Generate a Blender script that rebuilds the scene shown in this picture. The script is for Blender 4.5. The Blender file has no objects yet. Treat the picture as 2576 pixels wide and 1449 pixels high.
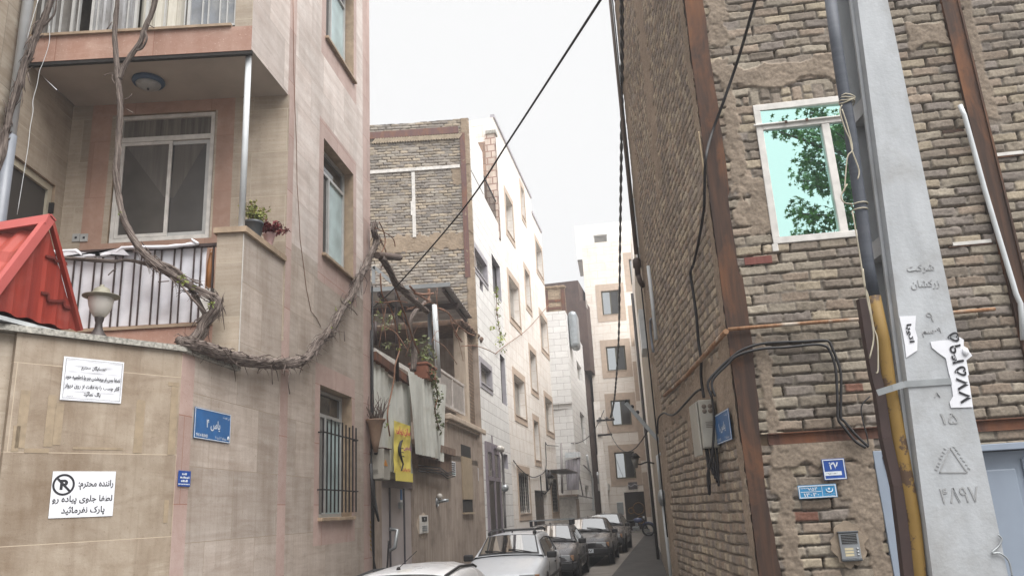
import bpy, bmesh, math, random
import numpy as np
from mathutils import Vector, Matrix
random.seed(7)
SC = bpy.context.scene
COL = SC.collection

# ------------------------------------------------------------------ camera
F_PX, CX, CY = 1985.0, 1288.0, 724.5            # focal length / centre for a 2576-px-wide frame
PITCH, ROLL, EYE = math.radians(15.8), math.radians(3.2), 1.9
FW = Vector((0, math.cos(PITCH), math.sin(PITCH)))
_r0 = Vector((1, 0, 0)); _u0 = _r0.cross(FW)
RT = math.cos(ROLL)*_r0 - math.sin(ROLL)*_u0
UP = math.sin(ROLL)*_r0 + math.cos(ROLL)*_u0
cd = bpy.data.cameras.new('camera'); cam = bpy.data.objects.new('camera', cd); COL.objects.link(cam)
cd.sensor_width = 36.0; cd.sensor_fit = 'HORIZONTAL'; cd.lens = F_PX/2576*36; cd.clip_start = 0.05; cd.clip_end = 600
cam.matrix_world = Matrix(((RT.x, UP.x, -FW.x, 0), (RT.y, UP.y, -FW.y, 0), (RT.z, UP.z, -FW.z, EYE), (0, 0, 0, 1)))
SC.camera = cam

# ------------------------------------------------------------------ overcast sky
SUN_DIR = Vector((0.36, -0.34, 0.87)).normalized()     # towards the bright part of the cloud cover
w = bpy.data.worlds.new("World"); SC.world = w; w.use_nodes = True
nt = w.node_tree; bg = nt.nodes['Background']
sky = nt.nodes.new('ShaderNodeTexSky'); sky.sky_type = 'NISHITA'; sky.sun_disc = False
sky.sun_elevation = math.asin(SUN_DIR.z); sky.sun_rotation = math.atan2(SUN_DIR.x, SUN_DIR.y)
sky.air_density = 1.0; sky.dust_density = 3.0; sky.ozone_density = 1.0
hs = nt.nodes.new('ShaderNodeHueSaturation'); hs.inputs['Saturation'].default_value = 0.25
mx = nt.nodes.new('ShaderNodeMix'); mx.data_type = 'RGBA'; mx.inputs[0].default_value = 0.9
nt.links.new(sky.outputs[0], hs.inputs['Color']); nt.links.new(hs.outputs[0], mx.inputs[6])
mx.inputs[7].default_value = (3.22, 3.21, 3.20, 1)      # the even white of the cloud layer
nt.links.new(mx.outputs[2], bg.inputs['Color']); bg.inputs['Strength'].default_value = 0.10
sl = bpy.data.lights.new('sun', 'SUN'); sun = bpy.data.objects.new('sun', sl); COL.objects.link(sun)
sl.energy = 2.4; sl.angle = math.radians(60); sl.color = (1.0, 0.985, 0.965)
sun.rotation_euler = (-SUN_DIR).to_track_quat('-Z', 'Y').to_euler()
SC.view_settings.view_transform = 'Standard'; SC.view_settings.look = 'None'
SC.view_settings.exposure = 1.6; SC.view_settings.gamma = 1.0
SC.cycles.max_bounces = 8; SC.cycles.diffuse_bounces = 5; SC.cycles.glossy_bounces = 3; SC.cycles.transparent_max_bounces = 6

# ------------------------------------------------------------------ pixels -> places
K = 2576/3000
def Zc(ox, oy, sc): return lambda x, y: ((ox+x/sc)*K, (oy+y/sc)*K)     # reading of an enlarged crop
z1 = Zc(0, 0, 2.588); z2 = Zc(500, 0, 2.588); z3 = Zc(0, 540, 2.588); z4 = Zc(500, 540, 2.588)
z5 = Zc(0, 1000, 2.109); z6 = Zc(600, 1000, 2.109)
m1 = Zc(1080, 330, 2.898); m2 = Zc(1080, 780, 2.898); m3 = Zc(1080, 1187, 2.898); m4 = Zc(1350, 650, 3.22); m5 = Zc(1380, 1050, 2.898)
m7 = Zc(1650, 600, 2.898); m8 = Zc(1650, 1100, 2.4685)
r1 = Zc(1780, 0, 2.588); r2 = Zc(2250, 0, 2.588); r3 = Zc(1880, 540, 2.588); r4 = Zc(2250, 540, 2.588); r5 = Zc(1880, 1100, 2.468); r6 = Zc(2250, 1100, 2.468)
r7 = Zc(2050, 1240, 3.2417); r8 = Zc(2550, 380, 3.622)
def ray(u, v): return FW + RT*((u-CX)/F_PX) - UP*((v-CY)/F_PX)
CAMP = Vector((0, 0, EYE))
def hz(u): return 1271-math.tan(ROLL)*(u-1555)
def at_depth(u, v, d): r = ray(u, v); return CAMP + r*(d/r.y)
def ground_z(y): return 0.012*(y-13)
def az_of(u): r = ray(u, hz(u)); return math.degrees(math.atan2(r.x, r.y))

class Frame:
    """A vertical plane: local x along it, local y out of the wall, local z up."""
    def __init__(s, P, az):
        s.P = Vector((P[0], P[1], P[2] if len(P) > 2 else 0)); s.az = az; a = math.radians(az)
        s.x = Vector((math.sin(a), math.cos(a), 0)); s.y = Vector((-math.cos(a), math.sin(a), 0))
        s.M = Matrix(((s.x.x, s.y.x, 0, s.P.x), (s.x.y, s.y.y, 0, s.P.y), (0, 0, 1, s.P.z), (0, 0, 0, 1)))
    def px(s, u, v=None, off=0.0):
        if isinstance(u, tuple): off = v if v is not None else off; u, v = u
        d = ray(u, v); o = s.P + s.y*off
        t = (o-CAMP).dot(s.y)/d.dot(s.y); p = CAMP + d*t - s.P
        return p.dot(s.x), p.z
    def w(s, a, z, off=0.0): return s.P + s.x*a + s.y*off + Vector((0, 0, z))
    def sub(s, a, z, off=0.0): return Frame(s.w(a, z, off), s.az)
    def turned(s, a, daz, z=0, off=0): return Frame(s.w(a, z, off), s.az+daz)
def hit(P, az, u):          # where the sight line at horizon pixel u meets a wall through P
    a = math.radians(az); n = Vector((math.cos(a), -math.sin(a), 0)); r = ray(u, hz(u))
    t = n.dot(Vector((P[0], P[1], 0)))/n.dot(r); return (r.x*t, r.y*t)

# ------------------------------------------------------------------ mesh building
def hashf(*a):
    r = random.Random(str(a)); return r.random()
class MB:
    def __init__(s): s.v = []; s.f = []; s.m = []; s.sm = []
    def poly(s, pts, m=0, smooth=False):
        i = len(s.v); s.v += [tuple(p) for p in pts]; s.f.append(tuple(range(i, i+len(pts)))); s.m.append(m); s.sm.append(smooth)
    def box(s, x0, x1, y0, y1, z0, z1, m=0, skip=''):
        if x1 < x0: x0, x1 = x1, x0
        if y1 < y0: y0, y1 = y1, y0
        if z1 < z0: z0, z1 = z1, z0
        P = [(x, y, z) for x in (x0, x1) for y in (y0, y1) for z in (z0, z1)]
        for k, q in {'-x': (0, 1, 3, 2), '+x': (4, 6, 7, 5), '-y': (0, 4, 5, 1), '+y': (2, 3, 7, 6), '-z': (0, 2, 6, 4), '+z': (1, 5, 7, 3)}.items():
            if k not in skip: s.poly([P[j] for j in q], m)
    def beam(s, a, b, w, h, m=0, up=(0, 0, 1)):
        a, b = Vector(a), Vector(b); d = (b-a).normalized(); u = Vector(up)
        x = d.cross(u)
        if x.length < 1e-4: x = d.cross(Vector((1, 0, 0)))
        x.normalize(); u = x.cross(d)
        q = [x*(w/2)+u*(h/2), x*(-w/2)+u*(h/2), x*(-w/2)+u*(-h/2), x*(w/2)+u*(-h/2)]
        A = [a+k for k in q]; B = [b+k for k in q]
        for i in range(4): j = (i+1) % 4; s.poly([A[j], A[i], B[i], B[j]], m)
        s.poly(A, m); s.poly(B[::-1], m)
    def tube(s, pts, r, seg=8, m=0, caps=True, fn=None):
        pts = [Vector(p) for p in pts]; n = len(pts)
        rs = r if isinstance(r, (list, tuple)) else [r]*n
        t0 = (pts[1]-pts[0]).normalized(); x = t0.cross(Vector((0, 0, 1)))
        if x.length < 1e-3: x = t0.cross(Vector((1, 0, 0)))
        x.normalize(); base = len(s.v); L = 0
        for i, p in enumerate(pts):
            t = (pts[min(i+1, n-1)]-pts[max(i-1, 0)]).normalized()
            x = (x - t*x.dot(t)).normalized(); y = t.cross(x)
            if i: L += (p-pts[i-1]).length
            for k in range(seg):
                a = 2*math.pi*k/seg; rr = rs[i]*(fn(a, L, i) if fn else 1)
                s.v.append(tuple(p + x*(rr*math.cos(a)) + y*(rr*math.sin(a))))
        for i in range(n-1):
            for k in range(seg):
                a = base+i*seg+k; b = base+i*seg+(k+1) % seg
                s.f.append((a, b, b+seg, a+seg)); s.m.append(m); s.sm.append(True)
        if caps:
            s.f.append(tuple(base+k for k in reversed(range(seg)))); s.m.append(m); s.sm.append(False)
            s.f.append(tuple(base+(n-1)*seg+k for k in range(seg))); s.m.append(m); s.sm.append(False)
    def lathe(s, prof, seg=24, c=(0, 0, 0), m=0, axis='z', cap=True):
        base = len(s.v); c = Vector(c)
        for r, z in prof:
            for k in range(seg):
                a = 2*math.pi*k/seg; q = (r*math.cos(a), r*math.sin(a), z)
                if axis == 'y': q = (q[0], q[2], q[1])
                if axis == 'x': q = (q[2], q[0], q[1])
                s.v.append((c.x+q[0], c.y+q[1], c.z+q[2]))
        for i in range(len(prof)-1):
            for k in range(seg):
                a = base+i*seg+k; b = base+i*seg+(k+1) % seg
                s.f.append((a, b, b+seg, a+seg) if axis != 'y' else (b, a, a+seg, b+seg)); s.m.append(m); s.sm.append(True)
        if cap:
            for i, rev in ((0, True), (len(prof)-1, False)):
                if prof[i][0] > 1e-4:
                    q = [base+i*seg+k for k in range(seg)]
                    if rev != (axis == 'y'): q = q[::-1]
                    s.f.append(tuple(q)); s.m.append(m); s.sm.append(False)
    def ball(s, c, r, seg=16, m=0, sq=(1, 1, 1)):
        n = seg//2; pr = [(r*math.sin(math.pi*i/n), -r*math.cos(math.pi*i/n)) for i in range(n+1)]
        i0 = len(s.v); s.lathe(pr, seg, (0, 0, 0), m, cap=False)
        for i in range(i0, len(s.v)): q = s.v[i]; s.v[i] = (c[0]+q[0]*sq[0], c[1]+q[1]*sq[1], c[2]+q[2]*sq[2])
    def prism(s, outline, y0, y1, m=0):        # outline in (x, z), extruded along y
        A = [(x, y0, z) for x, z in outline]; B = [(x, y1, z) for x, z in outline]; n = len(outline)
        s.poly(A, m); s.poly(B[::-1], m)
        for i in range(n): j = (i+1) % n; s.poly([A[i], B[i], B[j], A[j]], m)
    def build(s, name, mats, parent=None, frame=None, bevel=0.0, weld=False):
        me = bpy.data.meshes.new(name); me.from_pydata(s.v, [], s.f)
        if not isinstance(mats, (list, tuple)): mats = [mats]
        for x in mats: me.materials.append(x)
        me.polygons.foreach_set('material_index', s.m); me.polygons.foreach_set('use_smooth', s.sm)
        uv = me.uv_layers.new(name='UVMap'); n = len(me.loops); d = np.empty(n*2, np.float32).reshape(-1, 2)
        V = s.v; i = 0
        for p in me.polygons:
            nx, ny, nz = p.normal
            if abs(nz) < 0.75:
                h = math.hypot(nx, ny) or 1; tx, ty = -ny/h, nx/h
                for k in p.vertices: d[i] = (V[k][0]*tx+V[k][1]*ty, V[k][2]); i += 1
            else:
                for k in p.vertices: d[i] = (V[k][0], V[k][1]); i += 1
        uv.data.foreach_set('uv', d.ravel())
        if weld or bevel:
            bm = bmesh.new(); bm.from_mesh(me); bmesh.ops.remove_doubles(bm, verts=bm.verts, dist=1e-4)
            bmesh.ops.recalc_face_normals(bm, faces=bm.faces); bm.to_mesh(me); bm.free()
        o = bpy.data.objects.new(name, me); COL.objects.link(o)
        place(o, parent, frame)
        if bevel:
            b = o.modifiers.new('bevel', 'BEVEL'); b.width = bevel; b.segments = 2; b.limit_method = 'ANGLE'; b.angle_limit = math.radians(40)
        return o
MW = {}
def place(o, parent, frame):
    W = frame.M.copy() if isinstance(frame, Frame) else (frame.copy() if frame is not None else (MW[parent.name].copy() if parent else Matrix()))
    if parent: o.parent = parent; o.matrix_local = MW[parent.name].inverted() @ W
    else: o.matrix_local = W
    MW[o.name] = W
def tag(o, label=None, cat=None, group=None, kind=None):
    if label: o['label'] = label
    if cat: o['category'] = cat
    if group: o['group'] = group
    if kind: o['kind'] = kind
    return o
def thing(name, label, cat, frame, group=None):
    o = bpy.data.objects.new(name, None); COL.objects.link(o); o.empty_display_size = 0.2; place(o, None, frame)
    return tag(o, label, cat, group)
def kids(o): return [c for c in bpy.data.objects if c.parent == o]
def copy_tree(o, frame, parent=None):
    c = o.copy(); COL.objects.link(c)
    if parent is None: c.matrix_local = frame.M if isinstance(frame, Frame) else frame; MW[c.name] = c.matrix_local.copy()
    else: c.parent = parent
    for ch in o_children[o.name]: copy_tree(ch, None, c)
    return c
o_children = {}
def index_children():
    o_children.clear()
    for o in bpy.data.objects: o_children.setdefault(o.name, [])
    for o in bpy.data.objects:
        if o.parent: o_children[o.parent.name].append(o)

def holes_wall(mb, s0, s1, z0, z1, holes, reveal=0.12, mat=lambda s, z: 0, xs=(), zs=(), rm=0, y=0.0):
    S = sorted({s0, s1, *[h[0] for h in holes], *[h[1] for h in holes], *xs}); Z = sorted({z0, z1, *[h[2] for h in holes], *[h[3] for h in holes], *zs})
    S = [a for a in S if s0 <= a <= s1]; Z = [a for a in Z if z0 <= a <= z1]
    for i in range(len(S)-1):
        for j in range(len(Z)-1):
            c = ((S[i]+S[i+1])/2, (Z[j]+Z[j+1])/2)
            if any(h[0] < c[0] < h[1] and h[2] < c[1] < h[3] for h in holes): continue
            m = mat(*c)
            if m is None: continue
            mb.poly([(S[i+1], y, Z[j]), (S[i], y, Z[j]), (S[i], y, Z[j+1]), (S[i+1], y, Z[j+1])], m)
    for a, b, c, d in [h[:4] for h in holes]:
        r = y-reveal
        mb.poly([(a, y, c), (a, r, c), (a, r, d), (a, y, d)], rm); mb.poly([(b, y, d), (b, r, d), (b, r, c), (b, y, c)], rm)
        mb.poly([(a, y, d), (a, r, d), (b, r, d), (b, y, d)], rm); mb.poly([(b, y, c), (b, r, c), (a, r, c), (a, y, c)], rm)
def shell(mb, s0, s1, z0, z1, depth, m=0, y=0.0):      # the other faces of the block behind a front wall
    mb.box(s0, s1, y-depth, y, z0, z1, m, skip='+y')

# ------------------------------------------------------------------ writing (the built-in font, letters joined by hand)
FORMS = {}
for ch, *f in (('ا', 0xFE8D, 0xFE8E), ('آ', 0xFE81, 0xFE82), ('ب', 0xFE8F, 0xFE90, 0xFE91, 0xFE92), ('پ', 0xFB56, 0xFB57, 0xFB58, 0xFB59), ('ت', 0xFE95, 0xFE96, 0xFE97, 0xFE98),
    ('ث', 0xFE99, 0xFE9A, 0xFE9B, 0xFE9C), ('ج', 0xFE9D, 0xFE9E, 0xFE9F, 0xFEA0), ('چ', 0xFB7A, 0xFB7B, 0xFB7C, 0xFB7D), ('ح', 0xFEA1, 0xFEA2, 0xFEA3, 0xFEA4), ('خ', 0xFEA5, 0xFEA6, 0xFEA7, 0xFEA8),
    ('د', 0xFEA9, 0xFEAA), ('ر', 0xFEAD, 0xFEAE), ('ز', 0xFEAF, 0xFEB0), ('س', 0xFEB1, 0xFEB2, 0xFEB3, 0xFEB4), ('ش', 0xFEB5, 0xFEB6, 0xFEB7, 0xFEB8), ('ض', 0xFEBD, 0xFEBE, 0xFEBF, 0xFEC0),
    ('ط', 0xFEC1, 0xFEC2, 0xFEC3, 0xFEC4), ('ع', 0xFEC9, 0xFECA, 0xFECB, 0xFECC), ('ف', 0xFED1, 0xFED2, 0xFED3, 0xFED4), ('ق', 0xFED5, 0xFED6, 0xFED7, 0xFED8), ('ک', 0xFB8E, 0xFB8F, 0xFB90, 0xFB91),
    ('گ', 0xFB92, 0xFB93, 0xFB94, 0xFB95), ('ل', 0xFEDD, 0xFEDE, 0xFEDF, 0xFEE0), ('م', 0xFEE1, 0xFEE2, 0xFEE3, 0xFEE4), ('ن', 0xFEE5, 0xFEE6, 0xFEE7, 0xFEE8), ('و', 0xFEED, 0xFEEE),
    ('ه', 0xFEE9, 0xFEEA, 0xFEEB, 0xFEEC), ('ی', 0xFBFC, 0xFBFD, 0xFBFE, 0xFBFF), ('ئ', 0xFE89, 0xFE8A, 0xFE8B, 0xFE8C)):
    FORMS[ch] = f
def shape(t):
    if not any(c in FORMS for c in t): return t
    out = []
    for i, c in enumerate(t):
        if c not in FORMS: out.append(c); continue
        p = i > 0 and len(FORMS.get(t[i-1], ())) > 2; f = FORMS[c]; n = len(f) > 2 and i+1 < len(t) and t[i+1] in FORMS
        out.append(chr(f[3 if p and n else 1 if p else 2 if n else 0]))
    return ''.join(reversed(out))
def lettering(parent, fr, s, z, text, width, height, mat, off=0.004, rot=0.0, bold=0.0, align='CENTER', depth=0.0):
    """Text whose middle sits at (s, z) of the wall frame, fitted into width x height metres."""
    c = bpy.data.curves.new('lettering', 'FONT'); c.body = shape(text); c.align_x = 'LEFT'; c.size = 1.0; c.offset = bold; c.extrude = depth
    c.materials.append(mat); o = bpy.data.objects.new('lettering', c); COL.objects.link(o)
    bpy.context.view_layer.update(); bb = [Vector(q) for q in o.bound_box]
    x0, x1 = min(q.x for q in bb), max(q.x for q in bb); y0, y1 = min(q.y for q in bb), max(q.y for q in bb)
    sx = width/max(x1-x0, 1e-3); sy = (height/max(y1-y0, 1e-3)) if height else sx
    me = bpy.data.meshes.new_from_object(o.evaluated_get(bpy.context.evaluated_depsgraph_get())); bpy.data.objects.remove(o); bpy.data.curves.remove(c)
    me.materials.clear(); me.materials.append(mat); o = bpy.data.objects.new('lettering', me); COL.objects.link(o)
    R = Matrix(((-1, 0, 0, 0), (0, 0, 1, 0), (0, 1, 0, 0), (0, 0, 0, 1)))
    L = Matrix.Translation((s, off, z)) @ R @ Matrix.Rotation(rot, 4, 'Z') @ Matrix.Diagonal((sx, sy, 1, 1)) @ Matrix.Translation((-(x0+x1)/2, -(y0+y1)/2, 0))
    place(o, parent, fr.M @ L)
    return o
# ------------------------------------------------------------------ materials
def C(r, g, b, k=1.0):
    f = lambda x: (x/255/12.92 if x/255 <= 0.04045 else ((x/255+0.055)/1.055)**2.4)
    return (f(r)*k, f(g)*k, f(b)*k, 1)
class MT:
    def __init__(s, name):
        s.m = bpy.data.materials.new(name); s.m.use_nodes = True; s.t = s.m.node_tree; s.b = s.t.nodes['Principled BSDF']
    def n(s, typ, **kw):
        nd = s.t.nodes.new(typ)
        for k, v in kw.items():
            if k in nd.bl_rna.properties and k not in ('inputs',): setattr(nd, k, v)
            else: s.put(nd, k.replace('_', ' '), v)
        return nd
    def put(s, nd, key, v):
        i = nd.inputs[key]
        if hasattr(v, 'is_linked') or isinstance(v, bpy.types.NodeSocket): s.t.links.new(v, i)
        else: i.default_value = v
    def uv(s, sx=1, sy=1, rot=0, obj=False, sz=1):
        tc = s.n('ShaderNodeTexCoord'); mp = s.n('ShaderNodeMapping'); s.t.links.new(tc.outputs['Object' if obj else 'UV'], mp.inputs[0])
        mp.inputs['Scale'].default_value = (sx, sy, sz); mp.inputs['Rotation'].default_value = (0, 0, rot); return mp.outputs[0]
    def noise(s, vec, scale=5, detail=4, rough=0.55, dist=0.0):
        nd = s.n('ShaderNodeTexNoise'); s.t.links.new(vec, nd.inputs['Vector']); nd.inputs['Scale'].default_value = scale
        nd.inputs['Detail'].default_value = detail; nd.inputs['Roughness'].default_value = rough; nd.inputs['Distortion'].default_value = dist; return nd.outputs['Fac']
    def ramp(s, fac, stops):
        nd = s.n('ShaderNodeValToRGB'); s.t.links.new(fac, nd.inputs[0]); e = nd.color_ramp.elements
        while len(e) < len(stops): e.new(0.5)
        for i, (p, c) in enumerate(stops): e[i].position = p; e[i].color = c if isinstance(c, tuple) else (c, c, c, 1)
        return nd.outputs[0]
    def mix(s, fac, a, b, mode='MIX'):
        nd = s.n('ShaderNodeMix', data_type='RGBA', blend_type=mode)
        for k, v in ((0, fac), (6, a), (7, b)):
            if isinstance(v, bpy.types.NodeSocket): s.t.links.new(v, nd.inputs[k])
            else: nd.inputs[k].default_value = v
        return nd.outputs[2]
    def col(s, c): s.put(s.b, 'Base Color', c); return s
    def set(s, rough=0.6, metal=0.0, spec=0.5):
        s.put(s.b, 'Roughness', rough); s.b.inputs['Metallic'].default_value = metal; s.b.inputs['Specular IOR Level'].default_value = spec; return s
    def bump(s, h, strength=0.3, dist=0.01):
        nd = s.n('ShaderNodeBump'); nd.inputs['Strength'].default_value = strength; nd.inputs['Distance'].default_value = dist
        s.t.links.new(h, nd.inputs['Height']); s.t.links.new(nd.outputs[0], s.b.inputs['Normal']); return s

def m_plain(name, c, rough=0.6, metal=0.0, var=0.25, scale=6, spec=0.5, bump=0.0):
    m = MT(name); v = m.uv(obj=True); n = m.noise(v, scale, 5)
    k = m.ramp(n, [(0.3, 1-var), (0.7, 1+var*0.3 if False else 1.0)])
    m.col(m.mix(1.0, c, k, 'MULTIPLY')).set(rough, metal, spec)
    if bump: m.bump(m.noise(v, scale*8, 4), bump, 0.004)
    return m.m
def m_stone(name, c1, c2, joint, pw, ph, strata=0.5, stain=0.35, sscale=(1.0, 16.0), rough=0.5, offset=0.5, jw=0.004, panel_var=0.55, dirt=C(96, 80, 62), rot=0.0, streaks=0.0, cloud=0.35):
    m = MT(name); uv = m.uv()
    br = m.n('ShaderNodeTexBrick', offset=offset, squash=1.0); m.t.links.new(uv, br.inputs['Vector'])
    for k, v in (('Color1', (0.0,)*3+(1,)), ('Color2', (1, 1, 1, 1)), ('Mortar', (0.5, 0.5, 0.5, 1)), ('Scale', 1.0), ('Mortar Size', jw), ('Mortar Smooth', 0.1), ('Bias', 0.0), ('Brick Width', pw), ('Row Height', ph)):
        br.inputs[k].default_value = v
    # strata follow each slab's own cut: offset the noise by the slab's tone
    vm = m.n('ShaderNodeVectorMath', operation='SCALE'); m.t.links.new(br.outputs['Color'], vm.inputs[0]); vm.inputs['Scale'].default_value = 7.3
    va = m.n('ShaderNodeVectorMath', operation='ADD'); m.t.links.new(uv, va.inputs[0]); m.t.links.new(vm.outputs[0], va.inputs[1])
    mp = m.n('ShaderNodeMapping'); m.t.links.new(va.outputs[0], mp.inputs[0]); mp.inputs['Scale'].default_value = (sscale[0], sscale[1], 1); mp.inputs['Rotation'].default_value = (0, 0, rot)
    st = m.noise(mp.outputs[0], 1.6, 6, 0.62, 0.6)
    a = m.mix(m.ramp(st, [(0.32, 0.0), (0.68, strata)]), c1, c2)
    cl = m.noise(va.outputs[0], 5, 5, 0.6)
    a = m.mix(m.ramp(cl, [(0.35, 0.0), (0.75, cloud)]), a, c2)
    sep = m.n('ShaderNodeSeparateColor'); m.t.links.new(br.outputs['Color'], sep.inputs[0])
    a = m.mix(m.ramp(sep.outputs[0], [(0.0, 1-0.42*panel_var), (1.0, 1.0)]), (0, 0, 0, 1), a)
    pit = m.noise(uv, 42, 3, 0.7); a = m.mix(m.ramp(pit, [(0.60, 0.0), (0.72, 0.5)]), a, dirt)
    v2 = m.uv(2.2, 0.55); s1 = m.noise(v2, 1.3, 6, 0.6)
    a = m.mix(m.ramp(s1, [(0.44, 0.0), (0.70, stain)]), a, dirt)
    s3 = m.noise(m.uv(0.9, 2.6), 1.7, 7, 0.68, 0.8); a = m.mix(m.ramp(s3, [(0.50, 0.0), (0.70, stain*.75)]), a, dirt)
    if streaks:
        v3 = m.uv(26, 0.7); s2 = m.noise(v3, 1.0, 4, 0.7); a = m.mix(m.ramp(s2, [(0.5, 0.0), (0.78, streaks)]), a, dirt)
    a = m.mix(br.outputs['Fac'], a, joint)
    m.col(a).set(rough, 0, 0.35)
    inv = m.n('ShaderNodeMath', operation='MULTIPLY_ADD'); m.t.links.new(br.outputs['Fac'], inv.inputs[0]); inv.inputs[1].default_value = -1.0
    m.t.links.new(m.noise(uv, 60, 4), inv.inputs[2]); m.bump(inv.outputs[0], 0.25, 0.006)
    return m.m
def m_rust(name, c1, c2, c3):
    m = MT(name); v = m.uv(14, 0.9); n1 = m.noise(v, 1.5, 6, 0.65, 0.4); n2 = m.noise(m.uv(), 14, 6, 0.7)
    n3 = m.noise(m.uv(3.0, 1.1), 1.2, 5, 0.6, 0.5); a = m.mix(m.ramp(n1, [(0.4, 0), (0.66, 1)]), c1, c2); a = m.mix(m.ramp(n3, [(0.50, 0), (0.68, 0.85)]), a, c3); a = m.mix(m.ramp(n2, [(0.58, 0), (0.75, 0.6)]), a, c1)
    m.col(a).set(0.8, 0.0, 0.25).bump(n2, 0.3, 0.003); return m.m
def m_attr(name, attr='tint', rough=0.9, fine=0.3, bump=0.5):
    m = MT(name); at = m.n('ShaderNodeAttribute', attribute_name=attr); v = m.uv(obj=True)
    n = m.noise(v, 55, 5, 0.65); a = m.mix(1.0, at.outputs['Color'], m.ramp(n, [(0.25, 1-fine), (0.75, 1.0)]), 'MULTIPLY')
    m.col(a).set(rough, 0, 0.2).bump(m.noise(v, 130, 3), bump, 0.003); return m.m
def m_glass(name, c, rough=0.04, spec=0.8, ior=1.5):
    m = MT(name); v = m.uv(obj=True)
    m.col(m.mix(m.ramp(m.noise(v, 2.5, 3), [(0.35, 0), (0.65, 1)]), c, tuple(x*0.65 for x in c[:3])+(1,))).set(rough, 0, spec)
    m.b.inputs['IOR'].default_value = ior; return m.m
def m_mirror(name, c, rough=0.0):
    m = MT(name); m.col(c).set(rough, 1.0); 
    m.bump(m.noise(m.uv(), 2.2, 2), 0.02, 0.01); return m.m
def m_paint(name, c, rough=0.25, metal=0.0, coat=0.6, flake=0.0):
    m = MT(name); v = m.uv(obj=True); n = m.noise(v, 3.0, 5)
    a = m.mix(m.ramp(n, [(0.45, 0), (0.8, 0.22)]), c, C(120, 114, 108)); m.col(a).set(m.ramp(n, [(0.3, rough), (0.8, rough+0.22)]), metal, 0.5)
    m.b.inputs['Coat Weight'].default_value = coat; m.b.inputs['Coat Roughness'].default_value = 0.08; return m.m
def m_bark(name, c1, c2, c3):
    m = MT(name); at = m.n('ShaderNodeAttribute', attribute_name='bark'); mp = m.n('ShaderNodeMapping'); m.t.links.new(at.outputs['Vector'], mp.inputs[0])
    mp.inputs['Scale'].default_value = (3.5, 3.5, 1.0); n = m.noise(mp.outputs[0], 1.6, 6, 0.7, 0.5); n2 = m.noise(m.uv(obj=True), 9, 4)
    a = m.mix(m.ramp(n, [(0.40, 0), (0.62, 1)]), c1, c2); a = m.mix(m.ramp(n2, [(0.5, 0), (0.8, 0.6)]), a, c3)
    m.col(a).set(0.95, 0, 0.1).bump(n, 1.0, 0.02); return m.m
def m_leaf(name, c1, c2):
    m = MT(name); oi = m.n('ShaderNodeNewGeometry'); a = m.mix(oi.outputs['Random Per Island'], c1, c2); m.col(a).set(0.55, 0, 0.4)
    m.b.inputs['Subsurface Weight'].default_value = 0.0; return m.m
def m_streak(name, c1, c2, c3, sx=9, sy=0.5, rough=0.8, bump=0.2):
    m = MT(name); n = m.noise(m.uv(sx, sy), 1.4, 6, 0.65, 0.3); n2 = m.noise(m.uv(), 2.2, 6, 0.65)
    a = m.mix(m.ramp(n, [(0.35, 0), (0.68, 1)]), c1, c2); a = m.mix(m.ramp(n2, [(0.48, 0), (0.72, 0.7)]), a, c3)
    m.col(a).set(rough, 0, 0.25).bump(m.noise(m.uv(), 45, 4), bump, 0.006); return m.m

T_TRAV = dict(pw=0.92, ph=0.62)
TRAV = m_stone('travertine cladding', C(202, 191, 181), C(174, 159, 147), C(152, 138, 122), 0.95, 0.60, strata=0.85, stain=0.38, sscale=(0.7, 9), streaks=0.26, cloud=.5, jw=.003, dirt=C(104, 84, 64))
TRAV_F = m_stone('travertine front cladding', C(190, 177, 161), C(166, 150, 131), C(176, 164, 146), 0.8, 0.55, strata=0.7, stain=0.35, sscale=(0.8, 15), streaks=0.1)
TRAV_Y = m_stone('travertine yard wall', C(174, 161, 145), C(144, 128, 110), C(180, 164, 144), 2.4, 0.62, strata=0.35, stain=0.7, sscale=(1.2, 3.0), streaks=0.3, cloud=0.9, panel_var=0.35, dirt=C(108, 88, 68), jw=.003)
TRAV_LIT = m_stone('lit-toned upper travertine', C(232, 223, 217), C(200, 184, 175), C(166, 152, 142), 0.85, 0.62, strata=0.9, stain=0.25, sscale=(0.5, 5), rot=0.35, cloud=.5, jw=.003)  # same stone, bolder veins; paler colour stands in for brighter light higher up
PINK = m_stone('pink marble strip', C(198, 176, 168), C(180, 152, 142), C(150, 110, 96), 0.9, 0.7, strata=0.6, stain=0.25, sscale=(6, 6), dirt=C(130, 96, 80), cloud=0.5)
PINK_B = m_stone('brownish pink marble', C(184, 154, 138), C(166, 130, 112), C(150, 116, 100), 0.9, 0.7, strata=0.7, stain=0.3, sscale=(6, 6), dirt=C(120, 92, 78), cloud=0.7)
PINK_F = m_stone('pink marble fascia', C(184, 148, 132), C(166, 124, 106), C(150, 104, 88), 1.05, 0.9, strata=0.7, stain=0.2, sscale=(7, 7), cloud=0.6, dirt=C(226, 205, 190))
MARBLE = m_stone('grey marble side wall', C(190, 180, 166), C(146, 130, 112), C(120, 110, 98), 1.4, 0.9, strata=0.9, stain=0.3, sscale=(1.2, 7), rot=0.9)
SILL = m_plain('sill stone', C(172, 150, 126), 0.55, var=0.4, scale=9)
COPING = m_plain('speckled coping stone', C(186, 182, 172), 0.6, var=0.75, scale=40, bump=0.3)
PLASTER = m_plain('soffit plaster', C(186, 178, 168), 0.85, var=0.22, scale=2.2)
WHITE_STONE = m_stone('white stone cladding', C(240, 239, 236), C(222, 220, 218), C(168, 162, 160), 0.62, 0.30, strata=0.6, stain=0.12, sscale=(2, 5), jw=0.008, dirt=C(168, 160, 152), panel_var=0.25)
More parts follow.
